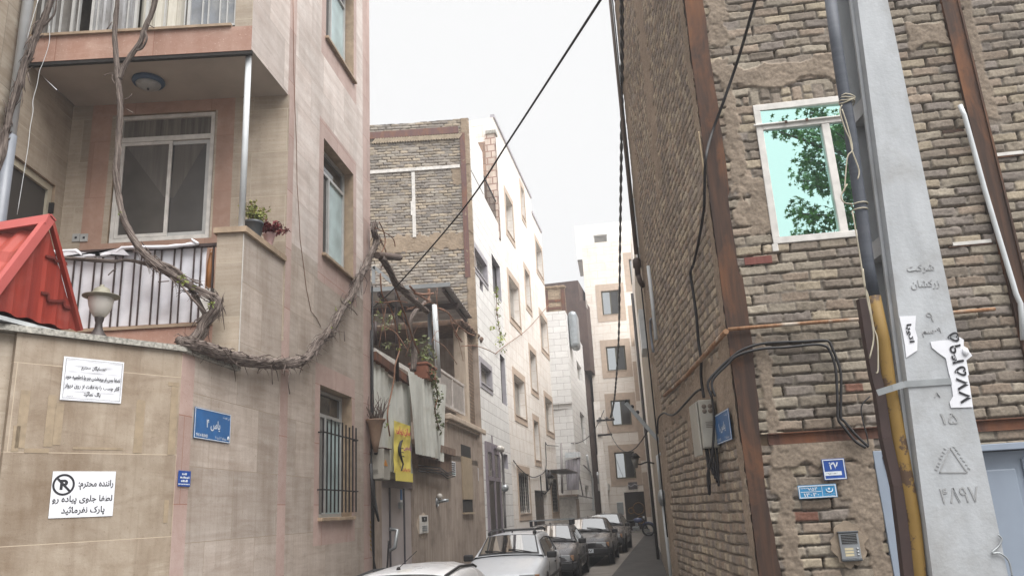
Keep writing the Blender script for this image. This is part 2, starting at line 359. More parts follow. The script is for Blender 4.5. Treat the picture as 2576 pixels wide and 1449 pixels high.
BEIGE_STONE = m_stone('beige stone cladding', C(246, 242, 237), C(234, 226, 217), C(196, 182, 164), 0.8, 0.42, panel_var=0.15, strata=0.6, stain=0.25, sscale=(1.5, 5), jw=0.006, dirt=C(160, 132, 108))
BROWN_TRIM = m_plain('brown stone surround', C(194, 174, 156), 0.55, var=0.2, scale=5)
GREY_TRIM = m_plain('grey stone surround', C(176, 172, 178), 0.5, var=0.25, scale=5)
FAR_STONE = m_stone('pale far stone', C(243, 237, 229), C(226, 215, 203), C(196, 180, 162), 1.0, 0.5, panel_var=0.12, strata=0.9, stain=0.15, sscale=(1.2, 8), jw=0.008, dirt=C(176, 156, 136))
BRICK = m_attr('weathered brick', rough=0.92, fine=0.45, bump=0.6)
RENDER_WALL = m_streak('stained cement render', C(172, 158, 146), C(140, 125, 113), C(112, 99, 89), 9, 0.45)
RENDER_PALE = m_streak('pale render', C(196, 182, 166), C(178, 160, 142), C(140, 124, 108), 6, 0.6)
STRIP_WALL = m_streak('patchy grey render', C(176, 166, 152), C(140, 128, 114), C(96, 86, 76), 14, 0.25)
RUST = m_rust('rusty steel', C(64, 52, 47), C(88, 66, 54), C(124, 84, 58))
RUST_D = m_rust('dark rusty steel', C(84, 62, 54), C(106, 76, 64), C(124, 82, 58))
RUST_PIPE = m_rust('rusty pipe', C(150, 118, 92), C(124, 86, 60), C(186, 178, 166))
ALU = m_plain('aluminium frame', C(196, 196, 194), 0.4, 0.3, var=0.2, scale=7)
ALU_B = m_plain('beige frame', C(186, 178, 158), 0.5, 0.0, var=0.25, scale=7)
WHITE_P = m_plain('white painted steel', C(222, 218, 212), 0.45, var=0.3, scale=9)
DARK_F = m_plain('dark bronze frame', C(58, 50, 46), 0.4, 0.2, var=0.3)
BLACK = m_plain('black iron', C(38, 33, 33), 0.6, 0.2, var=0.35, scale=12)
CABLE = m_plain('black cable', C(34, 32, 34), 0.55, var=0.3, scale=12)
FROST = m_glass('frosted teal glass', C(176, 196, 198), 0.35, 0.6)
GLASS_D = m_glass('dark glass', C(58, 56, 54), 0.05, 0.8)
GLASS_G = m_glass('grey window glass', C(120, 116, 110), 0.08, 0.8)
CURT_G = m_glass('glass before a curtain', C(176, 168, 158), 0.12, 0.7)
SCREEN = m_plain('insect screen', C(62, 58, 54), 0.6, var=0.2, scale=3)
TEAL = m_mirror('teal mirror glass', (0.60, 0.91, 0.84, 1))
MIRROR_D = m_mirror('reflective glass', (0.5, 0.52, 0.53, 1), 0.02)
NET = m_streak('net curtain', C(186, 180, 172), C(120, 114, 108), C(92, 88, 84), 30, 0.4)
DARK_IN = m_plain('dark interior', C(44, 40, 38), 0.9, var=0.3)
TARP = m_streak('white tarpaulin', C(226, 225, 229), C(208, 207, 213), C(198, 197, 202), 1.5, 3, rough=0.5)
RED_TILE = m_plain('red metal roofing', C(164, 72, 62), 0.42, 0.0, var=0.22, scale=3)
RED_TRIM = m_plain('red metal trim', C(178, 90, 86), 0.42, 0.0, var=0.15, scale=3)
RED_IN = m_streak('red gable sheet', C(150, 58, 46), C(108, 42, 38), C(148, 84, 76), 5, 0.4, rough=0.45, bump=0.05)
PVC_W = m_plain('white pvc', C(206, 210, 212), 0.35, var=0.2, scale=4)
PVC_G = m_plain('grey pvc', C(126, 130, 138), 0.4, var=0.2, scale=4)
BARK = m_bark('vine bark', C(74, 63, 59), C(158, 146, 138), C(58, 49, 46))
TWIG = m_plain('young twig', C(136, 98, 76), 0.8, var=0.4, scale=15)
LEAF_Y = m_leaf('young leaf', C(150, 156, 74), C(96, 112, 48))
LEAF_G = m_leaf('green leaf', C(86, 104, 50), C(56, 76, 36))
LEAF_D = m_leaf('plane tree leaf', C(96, 136, 50), C(58, 98, 34))
LEAF_R = m_leaf('red leaf', C(128, 48, 52), C(88, 30, 36))
POT_G = m_plain('dark grey plastic pot', C(74, 78, 82), 0.45, var=0.25)
POT_P = m_plain('pale pink wrapped pot', C(222, 186, 186), 0.6, var=0.2)
TERRA = m_plain('terracotta', C(150, 96, 74), 0.8, var=0.4)
PAPER = m_plain('white paper', C(226, 227, 232), 0.6, var=0.12, scale=5)
INK = m_plain('black print', C(34, 34, 40), 0.6, var=0.2, scale=8)
BLUE = m_plain('blue enamel sign', C(52, 104, 160), 0.35, var=0.25, scale=8)
BLUE_N = m_plain('navy blue enamel', C(40, 80, 158), 0.35, var=0.2, scale=8)
BLUE_L = m_plain('light blue enamel', C(60, 142, 192), 0.35, var=0.25, scale=8)
SIGN_W = m_plain('sign white', C(218, 224, 230), 0.5, var=0.2, scale=20)
YELLOW = m_plain('yellow banner cloth', C(232, 214, 106), 0.7, var=0.12, scale=3)
RED_INK = m_plain('red print', C(206, 62, 88), 0.6, var=0.15)
VIOLET = m_plain('violet print', C(158, 62, 138), 0.6, var=0.15)
BOX_G = m_plain('grey meter box', C(166, 162, 152), 0.5, var=0.22, scale=7)
DOOR_G = m_plain('grey painted door', C(178, 168, 166), 0.45, var=0.15, scale=3)
DOOR_B = m_plain('blue grey painted door', C(146, 157, 172), 0.45, var=0.15, scale=3)
DOOR_D = m_plain('dark carved door', C(58, 48, 42), 0.5, 0.1, var=0.4, scale=9)
GOLD = m_plain('dull gold', C(140, 104, 58), 0.4, 0.5, var=0.4)
CORR = m_streak('corrugated plastic', C(212, 212, 204), C(190, 192, 186), C(168, 164, 152), 5, 0.4, rough=0.5, bump=0.05)
CORR_D = m_streak('corrugated roof sheet', C(176, 170, 167), C(142, 136, 134), C(104, 94, 90), 4, 0.5, rough=0.6, bump=0.1)
STEEL = m_plain('galvanised steel', C(168, 172, 174), 0.4, 0.5, var=0.3, scale=6)
CONCRETE = m_streak('pole concrete', C(180, 183, 186), C(164, 167, 170), C(140, 138, 135), 5, 1.4, rough=0.85, bump=0.3)
CONC_DK = m_plain('dark recess concrete', C(142, 141, 138), 0.9, var=0.3, scale=14, bump=0.4)  # darker tone for the web set back between the flanges
ENGR = m_plain('engraved concrete', C(166, 167, 168), 0.9, var=0.3, scale=14)
WRAP = m_streak('grey wrapped cable', C(84, 88, 96), C(70, 74, 82), C(96, 98, 104), 3, 12, rough=0.6)
def m_chip(name, c, chip):
    m = MT(name); n = m.noise(m.uv(obj=True), 9, 5, 0.65); n2 = m.noise(m.uv(obj=True), 3, 4); a = m.mix(m.ramp(n2, [(0.3, 0), (0.7, 0.6)]), c, tuple(x*0.6 for x in c[:3])+(1,))
    m.col(m.mix(m.ramp(n, [(0.56, 0), (0.60, 1)]), a, chip)).set(0.65, 0, 0.3).bump(n, 0.4, 0.004); return m.m
YEL_PIPE = m_chip('chipped yellow pipe', C(140, 112, 60), C(84, 66, 52))
BROWN_BAR = m_plain('brown painted angle', C(62, 45, 42), 0.6, var=0.35)
ASPHALT = m_streak('asphalt', C(84, 82, 81), C(72, 70, 69), C(98, 95, 92), 1.5, 1.5, rough=0.9, bump=0.5)
GUTTER = m_streak('gutter concrete', C(142, 136, 130), C(124, 118, 112), C(104, 98, 92), 1.2, 3, rough=0.9, bump=0.5)
LAMP_GL = m_plain('frosted lamp globe', C(198, 192, 184), 0.35, var=0.2)
LAMP_CAP = m_plain('pale weathered lamp metal', C(132, 128, 112), 0.6, 0.1, var=0.35, scale=12)
LAMP_BASE = m_plain('dark lamp metal', C(70, 62, 60), 0.55, 0.2, var=0.35, scale=12)
PAINT_W = m_paint('white car paint', C(228, 228, 230), 0.22)
PAINT_S = m_paint('silver car paint', C(206, 209, 214), 0.28, 0.15)
PAINT_D = m_paint('dark grey car paint', C(74, 72, 75), 0.2, 0.0)
PAINT_K = m_paint('charcoal car paint', C(58, 56, 59), 0.2, 0.0)
RUBBER = m_plain('rubber', C(30, 30, 31), 0.8, var=0.2)
TRIM_K = m_plain('black car trim', C(44, 43, 45), 0.5, var=0.2)
CHROME = m_plain('chrome', C(200, 202, 205), 0.15, 0.9, var=0.1)
LENS = m_glass('headlamp lens', C(190, 194, 198), 0.1, 0.9)
AMBER = m_plain('amber lens', C(168, 128, 96), 0.3, var=0.1)
CARGLASS = m_glass('car glass', C(50, 54, 56), 0.02, 1.0, 3.4)
INTERIOR = m_plain('mud plaster', C(158, 138, 116), 0.95, var=0.4, scale=5, bump=0.6)
WOOD_P = m_plain('weathered wooden post', C(96, 80, 72), 0.85, var=0.4, scale=14)
HOLLOW = m_stone('hollow clay blocks', C(190, 158, 138), C(170, 140, 122), C(120, 100, 90), 0.4, 0.25, strata=0.5, stain=0.4, jw=0.012)
MOTO_B = m_paint('blue motorcycle paint', C(52, 66, 108), 0.3)
# ------------------------------------------------------------------ ground
def slab_sheet(name, pts, z_off, mat, kind='structure', thick=0.0):
    mb = MB(); mb.poly([(x, y, ground_z(y)+z_off) for x, y in pts]); o = mb.build(name, mat); tag(o, kind=kind); return o
slab_sheet('ground', [(-150, -60), (150, -60), (150, 200), (-150, 200)], 0, ASPHALT)
# concrete gutter down the middle of the alley
GU = [((1512, 1449), (1556, 1449)), ((1592, 1362), (1612, 1360))]
def on_ground(u, v):
    r = ray(u, v); t = (0.012*(0-13)-EYE)/(r.z-0.012*r.y); return CAMP + r*t
ga, gb = on_ground(1500, 1449), on_ground(1580, 1368); gd = (gb-ga).normalized(); gn = Vector((gd.y, -gd.x, 0)).normalized()
mb = MB()
for i in range(24):
    a = ga-gd*9+gd*(i*1.6); b = a+gd*1.592; h = 0.42
    q = [a-gn*h, a+gn*h, b+gn*h, b-gn*h]; mb.poly([(p.x, p.y, ground_z(p.y)+0.004) for p in q])
tag(mb.build('gutter', GUTTER), kind='structure')
# ------------------------------------------------------------------ shared window builder
def sash(mb, a, b, c, d, y, w, t, m=0):         # four bars round a pane, butted
    mb.box(a, b, y-t, y, c, c+w, m); mb.box(a, b, y-t, y, d-w, d, m); mb.box(a, a+w, y-t, y, c+w, d-w, m); mb.box(b-w, b, y-t, y, c+w, d-w, m)
def window(parent, fr, s0, s1, z0, z1, y, fmat, panes, fw=0.045, t=0.05, sill=None, transom=0.0, mull=None, name='window', sw=0.035, label=None):
    """panes: materials left-to-right in s; transom: height of the top light as a share."""
    mb = MB(); sash(mb, s0, s1, z0, z1, y, fw, t); zt = z1-(z1-z0)*transom if transom else z1-fw
    if transom: mb.box(s0+fw, s1-fw, y-t, y, zt-fw/2, zt+fw/2)
    n = len(panes) - (1 if transom else 0); cut = mull or [s0+(s1-s0)*i/n for i in range(1, n)]
    for c in cut: mb.box(c-fw/2, c+fw/2, y-t, y+0.006, z0+fw, zt-(fw/2 if transom else 0))
    o = mb.build(name, fmat, parent, fr); edges = [s0+fw]+[c for c in cut]+[s1-fw]
    if label: o['label'] = label
    for i in range(n):
        g = MB(); g.box(edges[i]+0.004, edges[i+1]-0.004, y-t*0.75, y-t*0.55, z0+fw+.002, zt-.004); g.build('pane', panes[i], o, fr)
    if transom:
        g = MB(); g.box(s0+fw, s1-fw, y-t*0.75, y-t*0.55, zt+fw/2+.002, z1-fw-.002); g.build('pane', panes[-1], o, fr)
    if sill:
        g = MB(); g.box(s0-0.05, s1+0.05, y-0.05, sill[0], z0-0.045, z0-0.003); g.build('sill', sill[1], o, fr, bevel=0.006)
    return o

# ------------------------------------------------------------------ the corner house on the left
aL = 6.53; E1 = (-2.63, 7.35)
FL = Frame(E1, aL+180); FF = Frame(E1, -90)
def S(fr, q, off=0): return fr.px(q[0], q[1], off)[0]
def Zz(fr, q, off=0): return fr.px(q[0], q[1], off)[1]
sE2 = S(FL, (714, 640)); sE3 = S(FL, (935, 1250)); sC = S(FL, (460, 880))
zPar = Zz(FL, (613, 566)); zSof = Zz(FL, (632, 124)); zFas = Zz(FL, (632, 62)); zCop = Zz(FL, (460, 872)); TOP = 13.0
P2 = FL.w(sE2, 0); FB = Frame((P2.x, P2.y), -90)
FW_ = Frame((-5.06, P2.y), 177.4)
wE = -(-5.06-P2.x)               # width of the recess at the back
house = thing('corner_house', 'travertine clad corner house with pink marble strips and recessed balcony', 'house', Frame((*E1, 0), aL+180))
# windows on the alley side
WL = (S(FL, z6(908, 690)), S(FL, z6(708, 690)), Zz(FL, z6(703, 1092)), Zz(FL, z6(715, 266)))
WM = (S(FL, z4(1385, 500)), S(FL, z4(1152, 500)), Zz(FL, z4(1146, 520)), Zz(FL, z2(1160, 1043)))
WT = (S(FL, z2(1388, 300)), S(FL, z2(1178, 200)), Zz(FL, z2(1178, 285)), Zz(FL, z2(1178, 285))+WM[3]-WM[2])
pk1 = S(FL, (741, 300)); pk2 = S(FL, (914, 900)); pk3 = S(FL, (486, 1000))
def surround(wn, a=0.13, top=0.25, bot=0.34): return (wn[0]-a, wn[1]+a*1.25, wn[2]-bot, wn[3]+top)
SU = [surround(WL, bot=0.3), surround(WM, bot=0.38), surround(WT)]
def zone(s, z):
    if s > 0 and z > zCop-0.05: return None
    if s > sE2 and zPar-0.08 < z < zSof: return None
    if any(a < s < b and c < z < d for a, b, c, d in SU): return 1
    if pk1 < s < sE2 or s < pk2 or s > pk3: return 1
    if z > zSof and s > sE2: return 2
    return 0 if z < 5.0 else 2  # upper floors take the lightened copy of the stone
cuts_s = [sE2, pk1, pk2, pk3, 0.0]+[a for q in SU for a in q[:2]]; cuts_z = [zCop-0.05, zPar-0.08, zSof, 5.0]+[a for q in SU for a in q[2:]]
mb = MB(); holes_wall(mb, sE3, sC, -0.6, TOP, [WL, WM, WT], 0.20, zone, cuts_s, cuts_z, rm=3)
mb.box(sE3, sE2, -3.0, -0.001, -0.6, TOP, 0, skip='+y+x')                       # back of the block
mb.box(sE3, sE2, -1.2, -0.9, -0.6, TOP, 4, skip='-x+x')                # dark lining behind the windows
mb.build('alley_wall', [TRAV, PINK, TRAV_LIT, SILL, DARK_IN], house, FL)
for wn, sp in ((WL, 0), (WM, 1), (WT, 1)):
    a, b, c, d = wn
    o = window(house, FL, a+.02, b-.02, c+.01, d-.01, -0.13, ALU, [FROST, SCREEN if sp else GLASS_G, GLASS_D], transom=0.2, fw=0.04, sill=(0.05, SILL), mull=[a+(b-a)*0.55])
# iron grille over the lowest window
g = MB(); a, b, c, d = WL; top = c+(d-c)*0.735
for i in range(10):
    s = a-0.02+(b-a+0.04)*i/9; g.box(s-.009, s+.009, 0.045, 0.060, c+0.06, top+0.02*math.sin(i*2.1))
for z in (c+0.32, c+(d-c)*0.63): g.box(a-.06, b+.06, 0.060, 0.072, z-.008, z+.008)
for s in (a-.05, b+.05):
    for z in (c+0.32, c+(d-c)*0.63): g.box(s-.008, s+.008, 0.0, 0.060, z-.008, z+.008)
g.build('window_grille', BLACK, house, FL)
# crack sealed in the slabs and the thin wire that runs down the strip
wire = MB(); q = [z2(925, 0), z2(928, 260), z2(931, 560), z2(940, 830), z2(952, 1130), z4(955, 0), z4(968, 200), z4(978, 420), z4(1005, 620), z4(1025, 790), z4(1060, 960), z4(1100, 1010), z4(1135, 1080)]
wire.tube([FL.w(*FL.px(p), 0.006)-Vector((*E1, 0)) for p in q], 0.0035, 5); tag(wire.build('thin_wire', TWIG, None, Frame((*E1, 0), 0).M @ Matrix.Rotation(0, 4, 'Z') if False else Matrix.Translation((*E1, 0))), 'thin brown wire trailing down the pink strip of the corner house', 'wire')
mb = MB(); mb.box(-.006, .006, -.0, .004, zCop, zPar-.09); mb.build('corner_bead', WHITE_P, house, FL)
mb = MB(); rr = random.Random(3)
for i in range(7): s, z = FL.px(z6(1022+3*rr.random(), 1115+28*i)); mb.beam((s-.03, .003, z-.02), (s+.03, .003, z+.03*rr.random()), .02, .002, up=(0, 1, 0))
tag(mb.build('sprayed_marks', m_plain('yellow spray paint', C(190, 158, 72), .7, var=.5, scale=30), house, FL), kind='stuff')
# balcony: parapet pier, slabs, fascia, inner walls
pw = S(FF, (541, 700)); zFl = Zz(FF, z3(1480, 1052)); sW = -(-5.03-E1[0])
mb = MB(); mb.box(0.001, pw, -0.95, 0, -0.6, zPar-0.08, 0, skip='-x'); mb.build('parapet_pier', TRAV_F, house, FF)
mb = MB(); f = lambda p: ((p-FF.P).dot(FF.x), (p-FF.P).dot(FF.y))
e2 = f(P2); cap = [(-0.035, 0.035), (pw+0.03, 0.035), (pw+0.03, e2[1]), (e2[0]-0.035, e2[1])]
for zz, rev in ((zPar-0.078, True), (zPar-0.02, False)):
    q = [(x, y, zz) for x, y in cap]; mb.poly(q[::-1] if not rev else q)
for i in range(4): j = (i+1) % 4; mb.poly([(*cap[i], zPar-0.078), (*cap[i], zPar-0.02), (*cap[j], zPar-0.02), (*cap[j], zPar-0.078)])
mb.build('parapet_cap', SILL, house, FF, weld=True)
# lower slab and pink fascia
mb = MB(); mb.box(pw, sW, -0.95, 0, zFl-0.42, zFl-0.03, 0, skip=''); mb.box(pw, sW, -0.95, 0.02, zFl-0.03, zFl, 1); mb.box(pw, sW, -0.06, -0.02, -0.6, zFl-0.42, 2)
mb.build('balcony_floor', [PINK_F, SILL, TRAV_F], house, FF)
# upper slab: soffit, fascia
mb = MB(); cap = [(0, 0), (sW, 0), (sW, e2[1]), e2]
mb.poly([(x, y, zSof) for x, y in cap], 1); mb.poly([(x, y, zFas) for x, y in cap[::-1]], 1); mb.box(0.0, sW, -0.004, 0, zSof-0.012, zFas, 0); mb.box(-0.0, sW, -0.05, -0.006, zSof-0.05, zSof-0.002, 2)
mb.box(0.22, sW, -0.05, 0.03, zFas, zFas+0.03, 3)
mb.build('balcony_slab', [PINK_F, PLASTER, DARK_IN, SILL], house, FF)
# upper storey front: pier, glazing
mb = MB(); mb.box(0, S(FF, (591, 60)), -0.5, 0, zFas, TOP, 0, skip='-x'); mb.build('upper_pier', TRAV_F, house, FF)
sg0 = S(FF, (591, 60))+.002; zg = zFas+0.03
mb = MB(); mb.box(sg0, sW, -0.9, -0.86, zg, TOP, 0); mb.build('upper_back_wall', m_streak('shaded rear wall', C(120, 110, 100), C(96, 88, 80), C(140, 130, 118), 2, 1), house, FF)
mb = MB(); mb.box(sg0, sW, -0.95, 0.0, zg+1.9, TOP, 0); mb.build('upper_spandrel', TRAV_F, house, FF)
post_px = [1780, 1715, 1660, 1572, 1528, 1425, 1395, 1240, 1105, 1020, 960, 850, 730, 690, 585, 540, 450, 400, 370, 300, 230]
gz = MB()
for i, x in enumerate(post_px):
    s = S(FF, z1(x, 120)); wd = 0.03 if x in (1780, 1425, 1105, 1020, 690, 540, 230) else 0.012; gz.box(s-wd/2, s+wd/2, -0.06, -0.02, zg, zg+1.9)
gz.box(sg0, sW, -0.061, -0.019, zg, zg+0.025)
gl = gz.build('balcony_glazing', ALU, house, FF)
def sheet(name, x0, x1, mat, y=-0.045, wav=0.0, zt=1.9, par=gl, n=24, seed=1):
    a, b = S(FF, z1(x1, 120)), S(FF, z1(x0, 120)); m = MB()
    for i in range(n):
        s_, t_ = a+(b-a)*i/n, a+(b-a)*(i+1)/n; ya = y+wav*math.sin(i*1.1+seed)*hashf(seed, i); yb = y+wav*math.sin((i+1)*1.1+seed)*hashf(seed, i+1)
        m.poly([(t_, yb, zg+.03), (s_, ya, zg+.03), (s_, ya, zg+zt), (t_, yb, zg+zt)], 0, True)
    return m.build(name, mat, par, FF)
PLAST = m_streak('dusty plastic sheet', C(150, 150, 152), C(118, 116, 114), C(176, 176, 180), 5, 2.5, rough=0.3)
PLAST_D = m_streak('dark plastic sheet', C(108, 104, 100), C(82, 78, 74), C(140, 138, 136), 4, 1.5, rough=0.3)
CURT_C = m_streak('cream curtain', C(214, 210, 198), C(186, 180, 168), C(224, 222, 214), 22, 0.3)
GRIL = m_streak('grey glazed pane', C(132, 136, 142), C(120, 122, 126), C(168, 168, 164), 4, 5, rough=0.25)
sheet('plastic_sheet', 240, 585, PLAST_D, seed=3, wav=.01); sheet('plastic_sheet', 700, 1020, PLAST, seed=5, wav=0.02); sheet('curtain', 1022, 1400, CURT_C, y=-0.12, wav=0.035, seed=9); sheet('pane', 1428, 1780, GRIL, seed=2)
# inner wall with the sliding window
WB = (S(FB, (534, 450)), S(FB, (283, 450)), Zz(FB, z3(1240, 425)), Zz(FB, z1(1240, 858)))
pkl, pkr = (S(FB, z1(835, 1100)), S(FB, z1(680, 1100))), (S(FB, z1(1770, 1100)), S(FB, z1(1640, 1100)))
def zb(s, z): return 1 if (pkl[0] < s < pkl[1] or pkr[0] < s < pkr[1] or (pkr[0] < s < pkl[1] and z > WB[3])) else (1 if pkr[0] < s < pkl[1] and z < WB[2] else 0)
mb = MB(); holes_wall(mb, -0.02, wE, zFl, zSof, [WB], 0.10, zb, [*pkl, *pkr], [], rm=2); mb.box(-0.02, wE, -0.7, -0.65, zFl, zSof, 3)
mb.build('balcony_wall', [TRAV_F, PINK_B, SILL, DARK_IN], house, FB)
a, b, c, d = WB
ow = MB(); sash(ow, a+.012, b-.012, c+.01, d-.012, -0.02, 0.045, 0.05); zt = c+(d-c)*0.80; ow.box(a+.057, b-.057, -0.07, -0.02, zt-.03, zt+.03)
ow = ow.build('window', WHITE_P, house, FB)
mid = S(FB, z1(1275, 1200)); sh = MB(); sash(sh, mid-.03, b-.06, c+.06, zt-.035, -0.022, 0.04, 0.02); sh.build('sash', WHITE_P, ow, FB)
sh = MB(); sash(sh, a+.06, mid+.03, c+.06, zt-.035, -0.046, 0.045, 0.02); sh.build('sash', ALU, ow, FB)
for (s0, s1, z0_, z1_, y) in ((mid+.012, b-.102, c+.102, zt-.077, -0.034), (a+.107, mid-.017, c+.107, zt-.082, -0.058)):
    g = MB(); g.box(s0, s1, y-.004, y, z0_, z1_); g.build('pane', m_glass('screened glass', C(84, 80, 76), 0.25, 0.5) if y > -0.05 else m_glass('dark screened glass', C(80, 77, 75), 0.3, 0.4), ow, FB)
g = MB(); g.box(a+.06, b-.06, -0.052, -0.048, zt+.03, d-.06); g.build('pane', m_streak('pleated net valance', C(120, 114, 106), C(70, 66, 62), C(96, 92, 86), 16, 0.6, rough=0.3), ow, FB)
# tied-back net curtain seen through the glass: two swags hung close behind it
for sg, top_s, kn in ((1, mid+.02, 0), (-1, mid-.05, 1)):
    m = MB(); n = 16; zk = c+(zt-c)*0.42
    for i in range(n):
        u0, u1 = i/n, (i+1)/n
        wide = b-.12 if sg > 0 else a+.13
        def P(u, z_top=True): return ((top_s+(wide-top_s)*u, -0.0325-0.0240*kn, zt-.08) if z_top else (mid-.02+0.05*u*sg, -0.0325-0.0240*kn, zk))
        m.poly([P(u0), P(u1), P(u1, False), P(u0, False)], 0)
    m.build('net_curtain', m_streak('faint net' + str(kn), C(112, 107, 102), C(86, 82, 78), C(98, 94, 90), 16, .6) , ow, FB)
sp = MB()
for x0, x1 in ((552, 607), (612, 668)):
    a0, a1 = S(FB, z3(x1, 405)), S(FB, z3(x0, 405)); zz0, zz1 = Zz(FB, z3(x0, 438)), Zz(FB, z3(x0, 380)); sp.box(a0, a1, 0, 0.012, zz0, zz1); cx_, cz_ = (a0+a1)/2, (zz0+zz1)/2
    sp.box(cx_-.012, cx_+.012, 0.012, 0.016, cz_-.012, cz_+.012, 1)
tag(sp.build('socket_plate', [ALU, INK], None, FB.sub(0, 0)), 'pair of white socket and switch plates beside the balcony window', 'socket')
# side wing with its door, carried on up as the marble flank
c7 = Zc(0, 400, 4.83)
dA = FW_.px(c7(790, 700)); dB = FW_.px(c7(215, 300)); DW = (dA[0], dB[0]+.25, zFl, dA[1])
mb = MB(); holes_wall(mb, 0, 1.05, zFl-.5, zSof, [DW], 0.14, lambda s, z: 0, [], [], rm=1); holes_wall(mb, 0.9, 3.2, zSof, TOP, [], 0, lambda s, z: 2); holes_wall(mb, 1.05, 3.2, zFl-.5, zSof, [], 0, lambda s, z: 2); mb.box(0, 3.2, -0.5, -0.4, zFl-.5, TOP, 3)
mb.build('wing_wall', [TRAV_F, SILL, MARBLE, DARK_IN], house, FW_)
o = window(house, FW_, DW[0]+.01, DW[1]-.01, DW[2], DW[3]-.01, -0.03, ALU_B, [SCREEN], fw=0.075, name='door'); h = MB(); h.box(DW[0]+.02, DW[0]+.045, -0.03, 0.02, 5.35, 5.47); h.build('hinge', BLACK, o, FW_)
# balcony railing
zr = Zz(FF, z3(1600, 446)); rb = MB(); off = -0.05
bx = [1480, 1425, 1325, 1270, 1170, 1115, 1015, 962, 868, 812, 712, 652]; ss = [S(FF, z3(x, 1075)) for x in bx]
st = ss[-1]-ss[-3]
while ss[-1] < sW-.2: ss.append(ss[-2]+st)
for s in ss: rb.box(s-.0065, s+.0065, off-.0065, off+.0065, zFl, zr-.02)
s9 = S(FF, z3(1598, 640)); rb.box(s9-.008, s9+.008, off-.008, off+.008, zFl, zr-.02)
rb.box(pw, sW, off-.02, off+.02, zr-.02, zr+.012); rb.build('railing', BROWN_BAR, house, FF)

# tarpaulin tied behind the railing, folded over the rail
def tarp():
    a, b = S(FF, z3(1535, 700)), sW-.05; n, k = 60, 26; m = MB(); z0_, z1_ = zFl+.03, zr+.02
    P = lambda i, j: (a+(b-a)*i/n, off-.022+.005*math.sin(i*.45+j*.12)+.004*math.sin(j*.7+i*.3)-.006*hashf(i//2, j//4), z0_+(z1_-z0_)*j/k)
    for i in range(n):
        for j in range(k): m.poly([P(i+1, j), P(i, j), P(i, j+1), P(i+1, j+1)], 0, True)
    pts = [FF.sub(0, 0)]; fold = []
    for i in range(26):
        t = i/25; s = S(FF, z3(1500, 440))+(b-S(FF, z3(1500, 440)))*t
        fold.append((s, off+.035, zr+.005-.03*math.sin(t*9)**2*.5-(.05 if .4 < t < .62 else 0)))
    m.tube(fold, [.012+.012*abs(math.sin(i*1.7)) for i in range(26)], 7)
    m.poly([(S(FF, z3(985, 540)), off+.05, Zz(FF, z3(985, 540))), (S(FF, z3(920, 480)), off+.05, Zz(FF, z3(920, 480))), (S(FF, z3(640, 550)), off+.05, Zz(FF, z3(640, 553))), (S(FF, z3(460, 548)), off+.05, Zz(FF, z3(460, 548))), (S(FF, z3(460, 505)), off+.05, Zz(FF, z3(460, 505)))])
    m.tube([(S(FF, z3(1500, 440)), off+.04, zr), (S(FF, z3(1455, 400)), off+.06, zr+.05)], [.02, .008], 6)
    o = m.build('tarpaulin', TARP, None, FF, weld=True); return tag(o, 'wrinkled white tarpaulin tied behind the balcony railing and folded over it', 'tarpaulin')
tarp()
bt = MB(); s_ = S(FF, z3(1558, 650)); zb_ = zFl+.002; bt.lathe([(.035, 0), (.037, .2), (.03, .3), (.018, .36), (.016, .42)], 12, (s_, -.12, zFl+.36)); bt.box(s_-.06, s_+.06, -.2, -.06, zFl, zFl+.36, 1)
tag(bt.build('bottle_on_box', [m_plain('amber bottle', C(168, 112, 62), .3), WHITE_P], None, FF), 'amber bottle on a white box at the end of the balcony railing', 'bottle')
# grey post from parapet to slab
pA = FF.px((608, 300)); mb = MB(); mb.tube([(0, 0, 0), (0, 0, zSof-zPar+.02)], 0.032, 10); mb.box(-.05, .05, -.05, .05, 0, .01)
tag(mb.build('prop_post', PVC_W, None, FF.sub(0.06, zPar-.02, -.10)), 'pale grey steel post between balcony parapet and slab above', 'post')
# ceiling lamp
cl = at_depth(374, 203, 7.95); r = ray(374, 203); t = (zSof-EYE)/r.z; cl = CAMP+r*t
L_ = thing('ceiling_lamp', 'round blue rimmed ceiling lamp under the balcony slab', 'lamp', Matrix.Translation(cl))
mb = MB(); mb.lathe([(.17, 0), (.175, -.02), (.16, -.045), (.135, -.05)], 32); mb.build('rim', BLUE_N and m_plain('faded blue rim', C(66, 92, 122), .5), L_)
mb = MB(); mb.lathe([(.136, -.045), (.12, -.075), (.08, -.095), (.02, -.102)], 32); mb.build('glass_shade', m_plain('frosted dish', C(176, 178, 178), .35, var=.4, scale=16), L_); mb = MB(); mb.ball((0, 0, -.108), .014); mb.build('knob', BLACK, L_)

# ------------------------------------------------------------------ yard wall
PC = FL.w(sC, 0); FY = Frame((PC.x, PC.y), -140.2); sYe = S(FY, z5(60, 350))
yw = thing('yard_wall', 'travertine yard wall with speckled coping carrying paper notices', 'wall', FY)
mb = MB(); holes_wall(mb, 0, sYe, -0.6, zCop-.045, [], 0); mb.box(0.0, sYe, -0.25, -.001, -0.6, zCop-.045, 0, skip='+y-x'); mb.build('wall', TRAV_Y, yw, FY)
mb = MB(); mb.box(sYe, sYe+1.6, -0.30, -0.05, -0.6, zCop-.045); mb.build('gate_pier', TRAV_F, yw, FY)
cE = FL.w(0.06, 0); pts = []
def off_pt(fr, s, o): p = fr.w(s, 0, o); return (p.x, p.y)
outer = [off_pt(FL, 0.02, .035), None, off_pt(FY, sYe+1.6, .035)]
